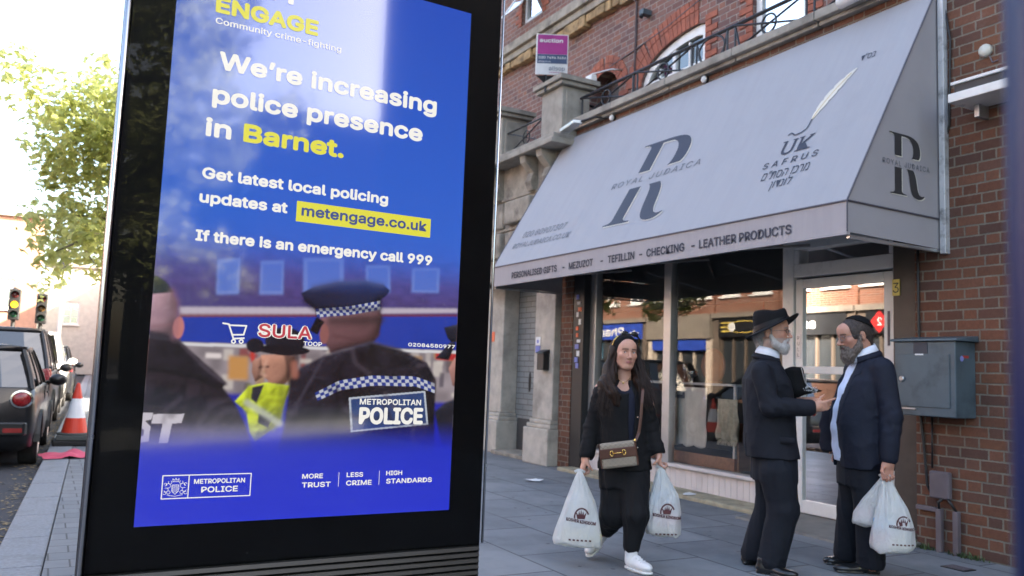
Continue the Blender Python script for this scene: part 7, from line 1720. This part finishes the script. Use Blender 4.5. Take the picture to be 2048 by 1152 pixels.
# ================================================================ the man in the hat
mt, T, Tv = figure('bearded man in a black brimmed hat and dark suit facing the shop door', (4.386, 4.291, 0), R_(45.63))
ho = (.050, .0, 1.607); s1 = 1.12; hR = axes((.985, -.17), .06); mf = (.93, .30)
S = Sdf(); add_head(S, ho, hR, s1, nose=1.0); S.add(cap((.035, .01, 1.54), (.015, .02, 1.40), .060, .064), .03)
S.add(vloft([(.70, .07, .02, .11, .08), (.95, .05, .02, .12, .10), (1.20, .03, .02, .15, .11), (1.35, .01, .02, .17, .09), (1.41, .01, .02, .09, .06)], mf), .03)
AN_ = [(-.025, -.185, 1.335), (.055, -.225, 1.10), (.325, -.165, 1.112)]; AF = [(-.06+.06, .215, 1.34), (.06, .235, 1.10), (.24, .06, 1.14)]
chain(S, AN_, (.05, .042, .028)); chain(S, AF, (.05, .042, .028))
add_hand(S, AN_[2], (.93, .05, .22), (.1, -.35, 1), .92, curl=(.75, .95, .6), point=True, thumb=(.6, -.35, .72))
add_hand(S, AF[2], (.85, -.45, .12), (.3, .8, .5), 1.05, curl=(.4, .6, .4))
LN = [(.08, -.09, .72), (.13, -.09, .42), (.055, -.10, .09)]; LFm = [(.06, .09, .72), (.045, .095, .42), (-.058, .11, .09)]
chain(S, LN, (.05, .05, .04)); chain(S, LFm, (.05, .05, .04))
V, F = S.mesh((-.20, -.36, .02), (.56, .36, 1.76), .0048); V = smooth_mesh(V, F, 1, .35); skm = (.57, .30, .21)
np_mesh('body', V, F, m_skin, mt, T, skin_color(skm, (.36, .13, .11), V, ho, hR, s1, brow=(.22, .20, .19), blush=.38, stubble=(.42, .39, .37)))
eyeballs(mt, T, ho, hR, s1, gaze=(.25, 1, .02))
def wisps(parent, T, V, o, Rm, s, n, seed, m, L, keep=None, name='loose_hair'):
    r = np.random.RandomState(seed); cs = []; c0 = A_(*o)+Rm@A_(0, .03, -.05)*s
    for i in r.randint(0, len(V), n):
        p = V[i]; q = ((p-A_(*o))@Rm)/s
        if keep is not None and not keep(q): continue
        out = nrm(p-c0); d = nrm(out*.55+Rm@A_(0, .15, -1)*.8+r.randn(3)*.28); l_ = L*r.uniform(.5, 1.2); k_ = r.randn(3)*.15
        cs.append([p-d*.004, p+d*l_*.4+out*.001, p+nrm(d+k_)*l_*.75, p+nrm(d+k_*1.6+A_(0, 0, -.25))*l_])
    return strands(name, parent, T, cs, .0007, m)
def beard(parent, T, o, Rm, s, pieces, m, amp, seed, name='beard', lo=.16, cutmouth=True, vox=.0042, wl=.016):
    S = Sdf(); H = lambda f, k=.016: S.add(place(f, o, Rm, s), k*s)
    for p in pieces: H(*p) if isinstance(p, tuple) and callable(p[0]) else H(p)
    if cutmouth: S.sub(place(ell((0, .102, -.0605), (.019, .02, .0065)), o, Rm, s), .004)
    S.disp = lambda P: wob(P*A_(1, 1, .6), 95, seed, amp)+wob(P, 190, seed+1, amp*.6)
    o = A_(*o); V, F = S.mesh(o-lo-.06, o+lo, vox); bd = np_mesh(name, V, F, m, parent, T); wisps(bd, T, V, o, Rm, s, 900, seed, m, wl); return bd
bp1 = [cap((sg*.068, .004, -.020), (sg*.060, .022, -.065), .013, .019) for sg in (-1, 1)]+[cap((sg*.058, .026, -.070), (sg*.020, .062, -.100), .021, .024) for sg in (-1, 1)]+[ell((0, .064, -.106), (.034, .032, .030)), cap((0, .094, -.044), (.028, .076, -.060), .0065, .008), cap((0, .094, -.044), (-.028, .076, -.060), .0065, .008), ell((0, .082, -.082), (.030, .018, .016))]+[cap((sg*.030, .078, -.060), (sg*.032, .070, -.085), .010, .014) for sg in (-1, 1)]
m_wbeard = hair_mat('white_beard_hair', (.36, .33, .31), (.62, .59, .57), (120, 120, 50)); beard(mt, T, ho, hR, s1, bp1, m_wbeard, .0028, 5, wl=.009)
def hairshell(parent, T, o, Rm, s, m, seed, top=.055, grow=.006, name='hair', front=.105, plane=None):
    S = Sdf(); S.add(place(ell((0, -.014, .026), (.0755+grow, .099+grow, .087+grow)), o, Rm, s)); S.add(place(cap((0, -.075, .0), (0, -.062, -.070), .05, .042), o, Rm, s), .03)
    S.sub(place(rbox((0, front, -.02), (.2, .095, .30), .01, axes((0, 1), -.15)), o, Rm, s), .008); S.sub(place(rbox((0, .02, -.085), (.2, .07, .065), .02), o, Rm, s), .01); S.cut(place(rbox((0, 0, top-.15), (.3, .3, .15), .01), o, Rm, s), .008)
    if plane is not None: S.cut(plane, .004)
    for sg in (-1, 1): S.sub(place(ell((sg*.082, -.014, -.004), (.020, .022, .034)), o, Rm, s), .005)
    S.disp = lambda P: wob(P, 120, seed, .0018); V, F = S.mesh(A_(*o)-.17, A_(*o)+.17, .0045); hs = np_mesh(name, V, F, m, parent, T); wisps(hs, T, V, o, Rm, s, 500, seed, m, .016); return hs
m_greyh = hair_mat('grey_hair', (.16, .15, .145), (.34, .32, .31), (90, 90, 60)); hairshell(mt, T, ho, hR, s1, m_greyh, 3, top=.12, plane=lambda P: (P-A_(.048, 0, 1.652))@nrm(A_(-.447*.985, .447*.17, .894))-.006)
def spectacles(parent, Tv, o, Rm, s, rim=.0012):
    P_ = lambda x, y, z: Tv(tuple(A_(*o)+(Rm@A_(x, y, z))*s)); mb = MB(); le = MB()
    for sg in (-1, 1):
        ring = [P_(sg*(.033+.021*math.cos(t)), .102-.010*abs(math.cos(t)*.5+.5)*1.0, .004+.0145*math.sin(t)) for t in np.linspace(0, 2*PI, 21)]; mb.tube(ring, rim*1.25, 5, cap=False)
        le.poly(ring[:-1]); mb.tube([P_(sg*.054, .092, .010), P_(sg*.079, .060, .010), P_(sg*.082, -.008, .008), P_(sg*.080, -.024, -.008)], rim, 5)
    mb.tube([P_(-.012, .108, .008), P_(0, .111, .010), P_(.012, .108, .008)], rim, 5); g_ = mb.build('spectacles', m_wire, parent); le.build('lens', m_lens, g_)
spectacles(mt, Tv, ho, hR, s1)
# hat
hb_o = A_(.048, 0, 1.652); hF = nrm((.985, -.17, 0)); hS = nrm((.17, .985, 0)); hat = None
mb = tmb(Tv); N = 40
def hpt(f, s_, z): return tuple(hb_o+hF*f+hS*s_+A_(0, 0, z))
def brimz(f, r): return .50*f+(.015*abs(f)/.17)+.018*max(0, -f/.17)*-1
rp = []
for (k, dz) in ((.58, -.002), (.80, -.004), (.95, -.002), (1.0, .002), (.985, .008), (.80, .004), (.58, .006)):
    ring = []
    for j in range(N):
        a = 2*PI*j/N; f = .178*math.cos(a)*k; s_ = .176*math.sin(a)*k; ring.append(hpt(f, s_, .50*f+dz-.075*(k-.58)*math.sin(a)**2))
    rp.append(ring)
mb.loft(rp, 0, False)
hat = mb.build('hat', m_felt, mt, smooth=True)
mb = tmb(Tv); rp = []
for (k, h_) in ((1.0, .0), (1.0, .03), (.97, .075), (.93, .105), (.84, .120), (.60, .118), (.30, .104), (.02, .098)):
    ring = []
    for j in range(N):
        a = 2*PI*j/N; f = -.006+.119*math.cos(a)*k; s_ = .095*math.sin(a)*k; lo_ = .50*f*(1-min(1, h_/.09)*.72); pinch = -.018*math.exp(-((f-.05)/.05)**2)*(1 if k < .9 else 0)*abs(math.sin(a))
        ring.append(hpt(f-.012*h_/.12, s_*(1-.22*max(0, math.cos(a))*h_/.12), lo_+h_+pinch))
    rp.append(ring)
mb.loft(rp); mb.build('crown', m_felt, hat, smooth=True)
mb = tmb(Tv); rp = []
for h_ in (.004, .034):
    for gr in (0,): rp.append([hpt(-.006+.1215*math.cos(2*PI*j/N), .0975*math.sin(2*PI*j/N), .50*.119*math.cos(2*PI*j/N)*(1-h_/.09*.72)+h_) for j in range(N)])
mb.loft(rp, 0, False); mb.build('hat_band', cloth('black_ribbon', (.012, .012, .016), .4, .1), hat, smooth=True)
# shirt collar and jacket
S = Sdf(); S.add(cap((.022, .015, 1.445), (.012, .02, 1.39), .071, .080)); S.add(vloft([(1.05, .04, .02, .13, .135), (1.25, .03, .02, .14, .13), (1.38, .012, .02, .12, .09), (1.42, .012, .02, .08, .075)], mf), .03); S.sub(cap((.045, .0, 1.56), (.035, .008, 1.475), .0655, .066), .004)
S.cut(rbox((.02, .02, 1.2), (.3, .3, .30), .01, axes(mf, -.42)), .004)
V, F = S.mesh((-.15, -.16, 1.02), (.24, .22, 1.56), .0055); np_mesh('shirt', V, F, m_shirtw, mt, T); neck_collar(mt, T, (.020, .014, 1.455), (.042, .008, 1.56), (.9, .1), .073, .050, m=m_shirtw)
S = Sdf(); S.add(vloft([(.755, .065, .025, .205, .165, .185), (.85, .055, .025, .195, .160, .185), (1.00, .045, .025, .185, .155, .175), (1.15, .035, .025, .195, .155, .175), (1.28, .022, .025, .205, .140, .160), (1.36, .010, .022, .185, .100, .115), (1.415, .008, .02, .115, .078, .085), (1.445, .006, .02, .085, .070, .075)], mf))
chain(S, [(-.02, -.170, 1.335), (.045, -.215, 1.105), (.285, -.175, 1.108)], (.070, .064, .054), .025); chain(S, [(-.0, .20, 1.335), (.055, .22, 1.105), (.20, .09, 1.13)], (.070, .062, .055), .025)
S.sub(cap((.045, .0, 1.60), (.025, .012, 1.425), .068, .074), .01); d = nrm(A_(*AN_[2])-A_(*AN_[1])); S.sub(cap(A_(.285, -.175, 1.108)+d*.125, A_(.285, -.175, 1.108)+d*.25, .09), .006)
fw_ = A_(mf[0], mf[1], 0)/math.hypot(*mf); S.sub(rbox(A_(.02, .02, 1.36)+fw_*.13, (.036, .09, .16), .01, axes(mf, -.25)), .008)
S.sub(rbox(A_(.06, .025, .78)-fw_*.19, (.004, .06, .13), .002, axes(mf)), .004)
S.disp = lambda P: crease(P*A_(1, 1, .45), 20, 21, .0055)+crease(P, 38, 25, .007)*np.exp(-((P-A_(.09, -.21, 1.12))**2).sum(1)/.016)+.0035*np.sin((P[:, 0]*.8+P[:, 2])*85+2*np.sin(P[:, 1]*25))*np.exp(-((P-A_(.08, -.22, 1.11))**2).sum(1)/.012)
V, F = S.mesh((-.24, -.34, .68), (.44, .36, 1.50), .0062); np_mesh('jacket', V, F, m_navy2, mt, T)
lapel(mt, T, V, F, (.02, .02), fw_, A_(fw_[1], -fw_[0], 0), [(1.40, .045, .090), (1.36, .045, .115), (1.33, .045, .085), (1.22, .045, .085), (1.10, .040, .060)], m_navy2)
neck_collar(mt, T, (.012, .016, 1.425), (.030, .010, 1.53), (.93, .15), .086, .030, .55, .02, m_navy2)
def flap(parent, T, c, u, w_, h_, n_, m):
    c, u, n_ = A_(*c), nrm(u), nrm(n_); z_ = np.cross(n_, u); V = []
    for k in range(9):
        for (zz, o_) in ((0, .004), (-h_, .007), (-h_, -.004), (0, -.004)): V.append(c+u*(k/8-.5)*w_+A_(0, 0, zz)+n_*(o_+.002*math.sin(k*1.1)))
    F = [(k*4+i, (k+1)*4+i, (k+1)*4+(i+1) % 4, k*4+(i+1) % 4) for k in range(8) for i in range(4)]
    np_mesh('pocket_flap', np.array(V), np.array(F), m, parent, T)
flap(mt, T, (.135, -.158, .905), (.96, -.20, .02), .13, .045, (-.25, -.97, 0), m_navy2)
S = Sdf(); S.add(vloft([(.60, .07, .02, .165, .150), (.80, .065, .02, .170, .145)], mf)); chain(S, [(.09, -.08, .66), (.130, -.09, .42), (.058, -.10, .08)], (.122, .098, .092), .03); chain(S, [(.055, .09, .66), (.045, .095, .42), (-.055, .11, .08)], (.118, .096, .090), .03)
for c in ((.052, -.10, .0), (-.06, .11, .0)): S.sub(cap(c, (c[0], c[1], -.2), .062 if False else .03), .01)
S.cut(rbox((.05, 0, .48), (.5, .5, .445), .004), .004)
S.disp = lambda P: crease(P*A_(1.3, 1.3, .16), 26, 14, .006)+crease(P*A_(.7, .7, 1.1), 26, 15, .005)*(np.exp(-((P[:, 2]-.08)/.06)**2)+.7*np.exp(-((P[:, 2]-.44)/.07)**2))
V, F = S.mesh((-.22, -.26, .0), (.32, .26, .84), .0068); np_mesh('trousers', V, F, m_navy3, mt, T)
shoe_leather(mt, T, (-.035, -.115, .0), (.215, -.20, .0), .047); shoe_leather(mt, T, (-.135, .10, .0), (.11, .16, .0), .046)
# velvet pouch under his arm
pv = thing('velvet_bag', 'black velvet bag with silver embroidered edge held by the man in the hat', 'bag', Tv((.22, .0, 1.18)))
S = Sdf(); out = [(.105, 1.175), (.10, 1.28), (.20, 1.375), (.245, 1.365), (.262, 1.275), (.315, 1.235), (.39, 1.222), (.30, 1.19), (.21, 1.168)]
S.add(ell((.175, -.005, 1.265), (.085, .036, .105))); S.add(cap((.20, -.01, 1.345), (.235, -.012, 1.36), .028, .018), .03); S.add(cap((.22, -.01, 1.22), (.375, -.015, 1.222), .040, .008), .03); S.add(ell((.225, -.005, 1.27), (.045, .03, .09)), .03); S.disp = lambda P: wob(P, 40, 9, .004)
V, F = S.mesh((.05, -.08, 1.12), (.42, .08, 1.42), .0055); np_mesh('pouch', V, F, m_velvet, pv, T)
mb = tmb(Tv); edge = [(.243, -.03, 1.372), (.256, -.036, 1.32), (.268, -.038, 1.275), (.285, -.04, 1.25), (.315, -.040, 1.235)]; mb.tube(edge, .0035, 6); rn = random.Random(3)
for i in range(46): mb.ell((rn.uniform(.255, .350), -.043+rn.uniform(-.003, .003), rn.uniform(1.203, 1.248)), (rn.uniform(.003, .007), .002, .003), 8, 5)
mb.build('silver_trim', M('silver_thread', (.45, .45, .45), .35, metal=.8, var=.3), pv)

# ================================================================ the man with the skullcap
nt_, T, Tv = figure('bareheaded bearded man in a navy suit and skullcap holding carrier bags by the utility box', (5.013, 4.04, 0), R_(51.14))
nt_['label'] = 'bearded man with a black skullcap and navy suit holding carrier bags by the utility box'
ho = (-.008, -.02, 1.612); s2 = 1.13; hR = axes((-.88, -.48), -.24); nf = (-.88, -.475)
S = Sdf(); add_head(S, ho, hR, s2, nose=1.02); S.add(cap((.03, .0, 1.56), (.065, .02, 1.43), .068, .074), .03)
S.add(vloft([(.68, .06, .02, .12, .10), (.95, .055, .02, .14, .14), (1.20, .07, .02, .18, .15), (1.38, .085, .02, .18, .09), (1.45, .085, .02, .09, .07)], nf), .03)
sdv = A_(.475, -.88, 0); 
BN = [(.178, -.165, 1.395), (.232, -.20, 1.08), (.200, -.225, .765)]; BF = [(-.02, .21, 1.38), (-.04, .26, 1.08), (-.10, .22, .83)]
chain(S, BN, (.055, .046, .030)); chain(S, BF, (.055, .046, .030))
add_hand(S, BN[2], (-.10, -.05, -1), (-.9, -.4, 0), 1.06, curl=(.75, 1.3, .9), spread=.02, thumb=(.4, -.5, .75), thumb2=(-.1, -.85, .5))
add_hand(S, BF[2], (-.3, -.1, -1), (-.9, -.3, 0), 1.0, curl=(.4, .5, .4))
MN = [(.07, -.06, .70), (.09, -.07, .40), (.098, -.06, .05)]; MF = [(.0, .10, .70), (-.03, .12, .40), (-.065, .15, .05)]
chain(S, MN, (.055, .052, .042)); chain(S, MF, (.055, .052, .042))
V, F = S.mesh((-.22, -.36, .02), (.36, .38, 1.78), .005); V = smooth_mesh(V, F, 1, .35); sk2 = (.53, .27, .19)
np_mesh('body', V, F, m_skin, nt_, T, skin_color(sk2, (.34, .12, .11), V, ho, hR, s2, brow=(.06, .045, .04), blush=.45))
eyeballs(nt_, T, ho, hR, s2, gaze=(0, 1, -.1), iris=(.06, .05, .05))
bp2 = [cap((sg*.072, .002, -.005), (sg*.064, .022, -.065), .012, .023) for sg in (-1, 1)]+[cap((sg*.060, .026, -.072), (sg*.020, .066, -.112), .026, .032) for sg in (-1, 1)]+[ell((0, .070, -.112), (.044, .038, .040)), ell((0, .074, -.136), (.030, .026, .026)), cap((0, .096, -.044), (.030, .078, -.062), .008, .010), cap((0, .096, -.044), (-.030, .078, -.062), .008, .010), ell((0, .082, -.086), (.034, .020, .018))]+[cap((sg*.032, .078, -.060), (sg*.034, .072, -.090), .013, .017) for sg in (-1, 1)]
m_dbeard = hair_mat('brown_grey_beard', (.040, .026, .020), (.26, .21, .18), (110, 110, 40)); beard(nt_, T, ho, hR, s2, bp2, m_dbeard, .0045, 9, lo=.18)
m_dhair = hair_mat('dark_brown_hair', (.030, .022, .019), (.085, .066, .058), (90, 90, 60)); hairshell(nt_, T, ho, hR, s2, m_dhair, 6, top=.15, grow=.007, front=.138)
spectacles(nt_, Tv, ho, hR, s2)
S = Sdf(); kR = axes((-.88, -.48), .38); S.add(place(ell((0, -.020, .034), (.086, .106, .096)), ho, hR, s2)); S.cut(place(rbox((0, -.060, .165), (.3, .3, .085), .004, axes((0, 1), .62)), ho, hR, s2), .003); S.sub(place(ell((0, -.018, .030), (.080, .101, .090)), ho, hR, s2), .002)
V, F = S.mesh(A_(*ho)-.16, A_(*ho)+.20, .0045); np_mesh('skullcap', V, F, m_velvet, nt_, T)
S = Sdf(); S.add(cap((.052, .010, 1.485), (.07, .02, 1.43), .080, .090)); S.add(vloft([(.74, .045, .02, .165, .185, .14), (.95, .045, .02, .19, .205, .15), (1.10, .052, .02, .19, .195, .15), (1.25, .065, .02, .18, .165, .13), (1.40, .08, .02, .15, .11, .10), (1.46, .078, .02, .10, .085, .08)], nf), .03); S.sub(cap((.015, -.015, 1.62), (.045, .005, 1.515), .0745, .075), .004); S.disp = lambda P: wob(P*A_(1, 1, .7), 30, 30, .003)+.003*np.sin(P[:, 2]*45+8*P[:, 0])
V, F = S.mesh((-.24, -.22, .70), (.30, .26, 1.60), .0062); np_mesh('shirt', V, F, m_shirt, nt_, T); neck_collar(nt_, T, (.052, .012, 1.490), (.022, -.008, 1.60), nf, .084, .052, m=m_shirtw)
fw_ = A_(nf[0], nf[1], 0)/math.hypot(*nf)
S = Sdf(); S.add(vloft([(.700, .060, .02, .225, .185, .165), (.85, .055, .02, .220, .205, .170), (1.00, .056, .02, .215, .222, .170), (1.15, .062, .02, .215, .205, .165), (1.30, .075, .02, .215, .165, .150), (1.40, .085, .02, .190, .115, .115), (1.455, .087, .02, .125, .095, .090), (1.485, .085, .02, .095, .085, .082)], nf))
chain(S, [(.170, -.150, 1.385), (.222, -.19, 1.08), (.205, -.215, .80)], (.078, .072, .060), .025); chain(S, [(-.01, .20, 1.37), (-.03, .25, 1.08), (-.085, .215, .87)], (.078, .070, .060), .025)
S.sub(cap((.01, -.01, 1.66), (.055, .01, 1.475), .080, .088), .01); d = nrm(A_(*BN[2])-A_(*BN[1])); S.sub(cap(A_(.205, -.215, .80)+d*.135, A_(.205, -.215, .80)+d*.3, .10), .006)
# open front: a long V
S.sub(rbox(A_(.06, .02, 1.05)+fw_*.20+A_(.475, -.88, 0)*(-.045), (.060, .13, .60), .02, axes(nf, -.10)), .012)
S.sub(rbox(A_(.07, .02, 1.38)+fw_*.14+A_(.475, -.88, 0)*(-.01), (.050, .10, .16), .02, axes(nf, -.35)), .012)
S.sub(rbox(A_(.235, -.135, 1.10), (.0016, .06, .02), .001), .003)
S.disp = lambda P: crease(P*A_(1, 1, .45), 19, 41, .006)+crease(P, 34, 45, .006)*np.exp(-((P-A_(.23, -.20, 1.06))**2).sum(1)/.02)+.003*np.sin((P[:, 2]-.4*P[:, 0])*70+2*np.sin(P[:, 1]*25))*np.exp(-((P-A_(.23, -.20, 1.05))**2).sum(1)/.02)
V, F = S.mesh((-.30, -.34, .64), (.36, .38, 1.54), .0062); np_mesh('jacket', V, F, m_navy, nt_, T)
lapel(nt_, T, V, F, (.066, .02), fw_, sdv, [(1.44, .045, .105), (1.385, .040, .120), (1.35, .036, .138), (1.335, .035, .105), (1.25, .030, .100), (1.12, .026, .078), (1.00, .022, .045)], m_navy)
neck_collar(nt_, T, (.062, .014, 1.462), (.036, .0, 1.57), nf, .099, .034, .60, .02, m_navy)
mb = tmb(Tv)                                     # notched lapel on the near side
def lap(h, s_, out_): p = A_(.066, .02, 0)+fw_*h+sdv*s_; return (p[0]+fw_[0]*out_, p[1]+fw_[1]*out_)
S = Sdf(); S.add(vloft([(.79, -.150, .150, .085, .018), (.95, -.172, .150, .080, .018), (1.10, -.150, .145, .060, .018)], (-.3, -.95))); S.disp = lambda P: wob(P, 22, 3, .006)
V, F = S.mesh((-.30, .05, .74), (-.02, .26, 1.15), .0068); np_mesh('jacket_flap', V, F, m_navy, nt_, T); mb.bm.free()
S = Sdf(); S.add(vloft([(.58, .05, .02, .17, .165), (.80, .05, .02, .175, .17)], nf)); chain(S, [(.075, -.06, .64), (.088, -.07, .40), (.094, -.055, .08)], (.120, .094, .088), .03); chain(S, [(.0, .09, .64), (-.03, .12, .40), (-.062, .15, .08)], (.112, .090, .086), .03); S.cut(rbox((.05, 0, .48), (.5, .5, .445), .004), .004)
S.disp = lambda P: crease(P*A_(1.3, 1.3, .16), 26, 17, .006)+crease(P*A_(.7, .7, 1.1), 26, 18, .005)*np.exp(-((P[:, 2]-.08)/.06)**2)
V, F = S.mesh((-.18, -.22, .0), (.26, .28, .84), .0068); np_mesh('trousers', V, F, m_navy3, nt_, T)
shoe_leather(nt_, T, (.145, -.03, .0), (-.135, -.125, .0), .048); shoe_leather(nt_, T, (-.01, .16, .0), (-.21, .10, .0), .046)
gC = (.188, -.232, .668)
carrier_bag('larger white carrier bag with part of a maroon print in the navy suited man\'s hand', 'white carrier bags of shopping', Tv, T, [(.66, .190, -.235, .022, .018), (.615, .195, -.235, .042, .032), (.47, .215, -.235, .092, .06), (.33, .225, -.235, .128, .078), (.23, .222, -.235, .140, .086), (.20, .215, -.235, .128, .08)], gC, 11, True, .285, .345, .17, packs=[((.17, -.22, .37), (.06, .04, .04), m_sky, 7), ((.16, -.22, .27), (.06, .05, .035), m_rose, 8), ((.25, -.22, .25), (.06, .05, .04), m_creamp, 9)], yaw=.25)
carrier_bag('smaller plain white carrier bag hanging behind the larger one in the same hand', 'white carrier bags of shopping', Tv, T, [(.66, .175, -.20, .018, .015), (.62, .160, -.19, .034, .026), (.52, .115, -.18, .066, .05), (.42, .070, -.17, .085, .06), (.36, .058, -.17, .086, .062), (.345, .058, -.17, .078, .058)], (.178, -.205, .668), 13, False, packs=[((.06, -.16, .41), (.055, .04, .03), m_rose, 10)])
# ------------------------------------------------------------------ things inside the shop window
o = thing('display_cabinet', 'low display cabinet with a white edged top and wooden base behind the shop window', 'cabinet', (7.0, 8.0, .28))
mb = MB(); mb.box(6.62, 7.25, 6.90, 9.25, 1.20, 1.225); mb.build('top', m_upvc, o, bevel=.004)
mb = MB(); mb.box(6.62, 6.66, 6.90, 9.25, .285, .42); mb.box(6.661, 7.25, 6.90, 9.25, .285, .30); mb.build('base_board', m_wood, o, bevel=.004)
for ya in (6.90, 9.22):
    mb = MB(); mb.box(6.625, 6.65, ya, ya+.03, .421, 1.199); mb.build('post', m_upvc, o)
mb = MB(); mb.box(6.66, 7.25, 6.875, 6.898, .285, .80); mb.build('side_panel', m_wood, o)
mb = MB(); mb.box(7.2, 7.25, 6.93, 9.21, .43, 1.19); mb.build('back_panel', m_dark, o)
def drape(name, label, cat, x, ya, yb, za, zb, m, seed, amp=.015, fringe=False):
    rn = random.Random(seed); mb = MB(); n, k = 26, 22; g = []
    for i in range(n+1):
        r = []
        for j in range(k+1):
            y = ya+(yb-ya)*i/n; z = zb-(zb-za)*j/k; f = j/k; r.append(mb.v((x-.02-amp*(math.sin(i*.9+seed)+.5*math.sin(i*2.1+j*.3))*f**.7, y+.012*math.sin(j*.5+seed)*f, z+(.012*math.sin(i*.7+seed) if j == k else 0))))
        g.append(r)
    for i in range(n):
        for j in range(k): mb.face([g[i][j], g[i+1][j], g[i+1][j+1], g[i][j+1]])
    if fringe:
        for i in range(60):
            y = ya+(yb-ya)*i/60; mb.tube([(x-.02, y, za+.005), (x-.03, y+rn.uniform(-.008, .008), za-.06)], .003, 4)
    ob = mb.build(name, m, smooth=True); ob.modifiers.new('thick', 'SOLIDIFY').thickness = .004; return tag(ob, label, cat)
bagc = drape('tote_bag', 'cream cloth tote bag hanging in the shop window', 'bag', 6.575, 7.27, 7.90, .50, 1.17, M('cream_cotton', (.74, .71, .64), .85, var=.12, scale=6, bump=.3), 2, .012)
mb = MB(); mb.tube([(6.555, 7.75, 1.16), (6.545, 7.72, 1.21), (6.555, 7.69, 1.16)], .01, 6); mb.box(6.535, 6.542, 7.64, 7.80, 1.04, 1.08); mb.box(6.535, 6.542, 7.64, 7.67, 1.081, 1.11); mb.box(6.535, 6.542, 7.77, 7.80, 1.081, 1.11); mb.build('motif', m_greyprint, bagc)
drape('shawl', 'cream fringed shawl draped over a stand in the shop window', 'shawl', 6.58, 6.80, 7.10, .62, 1.06, M('cream_shawl', (.55, .50, .38), .9, var=.2, scale=20), 5, .03, True)
o = thing('display_stand', 'dark stand beneath the fringed shawl', 'stand', (6.72, 6.72, .28))
mb = MB(); mb.box(6.60, 6.86, 6.60, 6.872, 1.03, 1.06); mb.build('top', m_wood, o); mb = MB(); mb.tube([(6.72, 6.72, .28), (6.72, 6.72, 1.03)], .025, 8); mb.build('stem', m_blackmetal, o); mb = MB(); mb.lathe((6.72, 6.72, .276), [(.14, 0), (.13, .02), (.03, .03)], 16); mb.build('foot', m_blackmetal, o)
o = thing('platter', 'round reddish wooden platter standing on the display cabinet', 'platter', (6.95, 7.55, 1.226))
mb = MB(); mb.lathe((6.95, 7.60, 1.43), [(.20, 0), (.21, -.015), (.17, -.022), (.14, -.008), (.02, -.006)], 28, 'X'); mb.build('plate', M('red_brown_wood', (.30, .10, .045), .4, var=.2), o, smooth=True)
mb = MB(); mb.box(6.93, 6.99, 7.5, 7.7, 1.227, 1.25); mb.build('foot', m_wood, o)
for i, (y, h, r, lb) in enumerate(((8.25, .16, .05, 'small silver goblet on the display cabinet left of its neighbours'), (8.0, .22, .035, 'slim silver candlestick in the middle of the display cabinet'), (7.85, .13, .06, 'short silver cup on the display cabinet nearest the platter'))):
    o = thing('silver_goblet', lb, 'goblet', (6.85, y, 1.226)); mb = MB(); mb.lathe((6.85, y, 1.226), [(r*.8, 0), (r*.75, .01), (r*.2, .025), (r*.18, h*.45), (r*.7, h*.6), (r, h*.8), (r*.95, h)], 16, cap=False); mb.build('cup', m_chrome, o, smooth=True)
    mb = MB(); mb.lathe((6.85, y, 1.226+h*.62), [(r*.01, 0), (r*.65, .002)], 16, cap=False); mb.build('bowl', m_chrome, o)
o = thing('folding_rack', 'wooden folding stand with crossed legs inside the shop door', 'stand', (6.9, 5.3, .06))
for k, (a, b) in enumerate((((6.8, 5.55, .06), (6.95, 5.15, .75)), ((6.8, 5.12, .06), (6.95, 5.52, .75)))):
    mb = MB(); mb.tube([a, b], .018, 6); mb.build('leg', m_wood, o)
mb = MB(); mb.box(6.86, 7.1, 5.1, 5.58, .75, .77); mb.build('tray', m_wood, o)
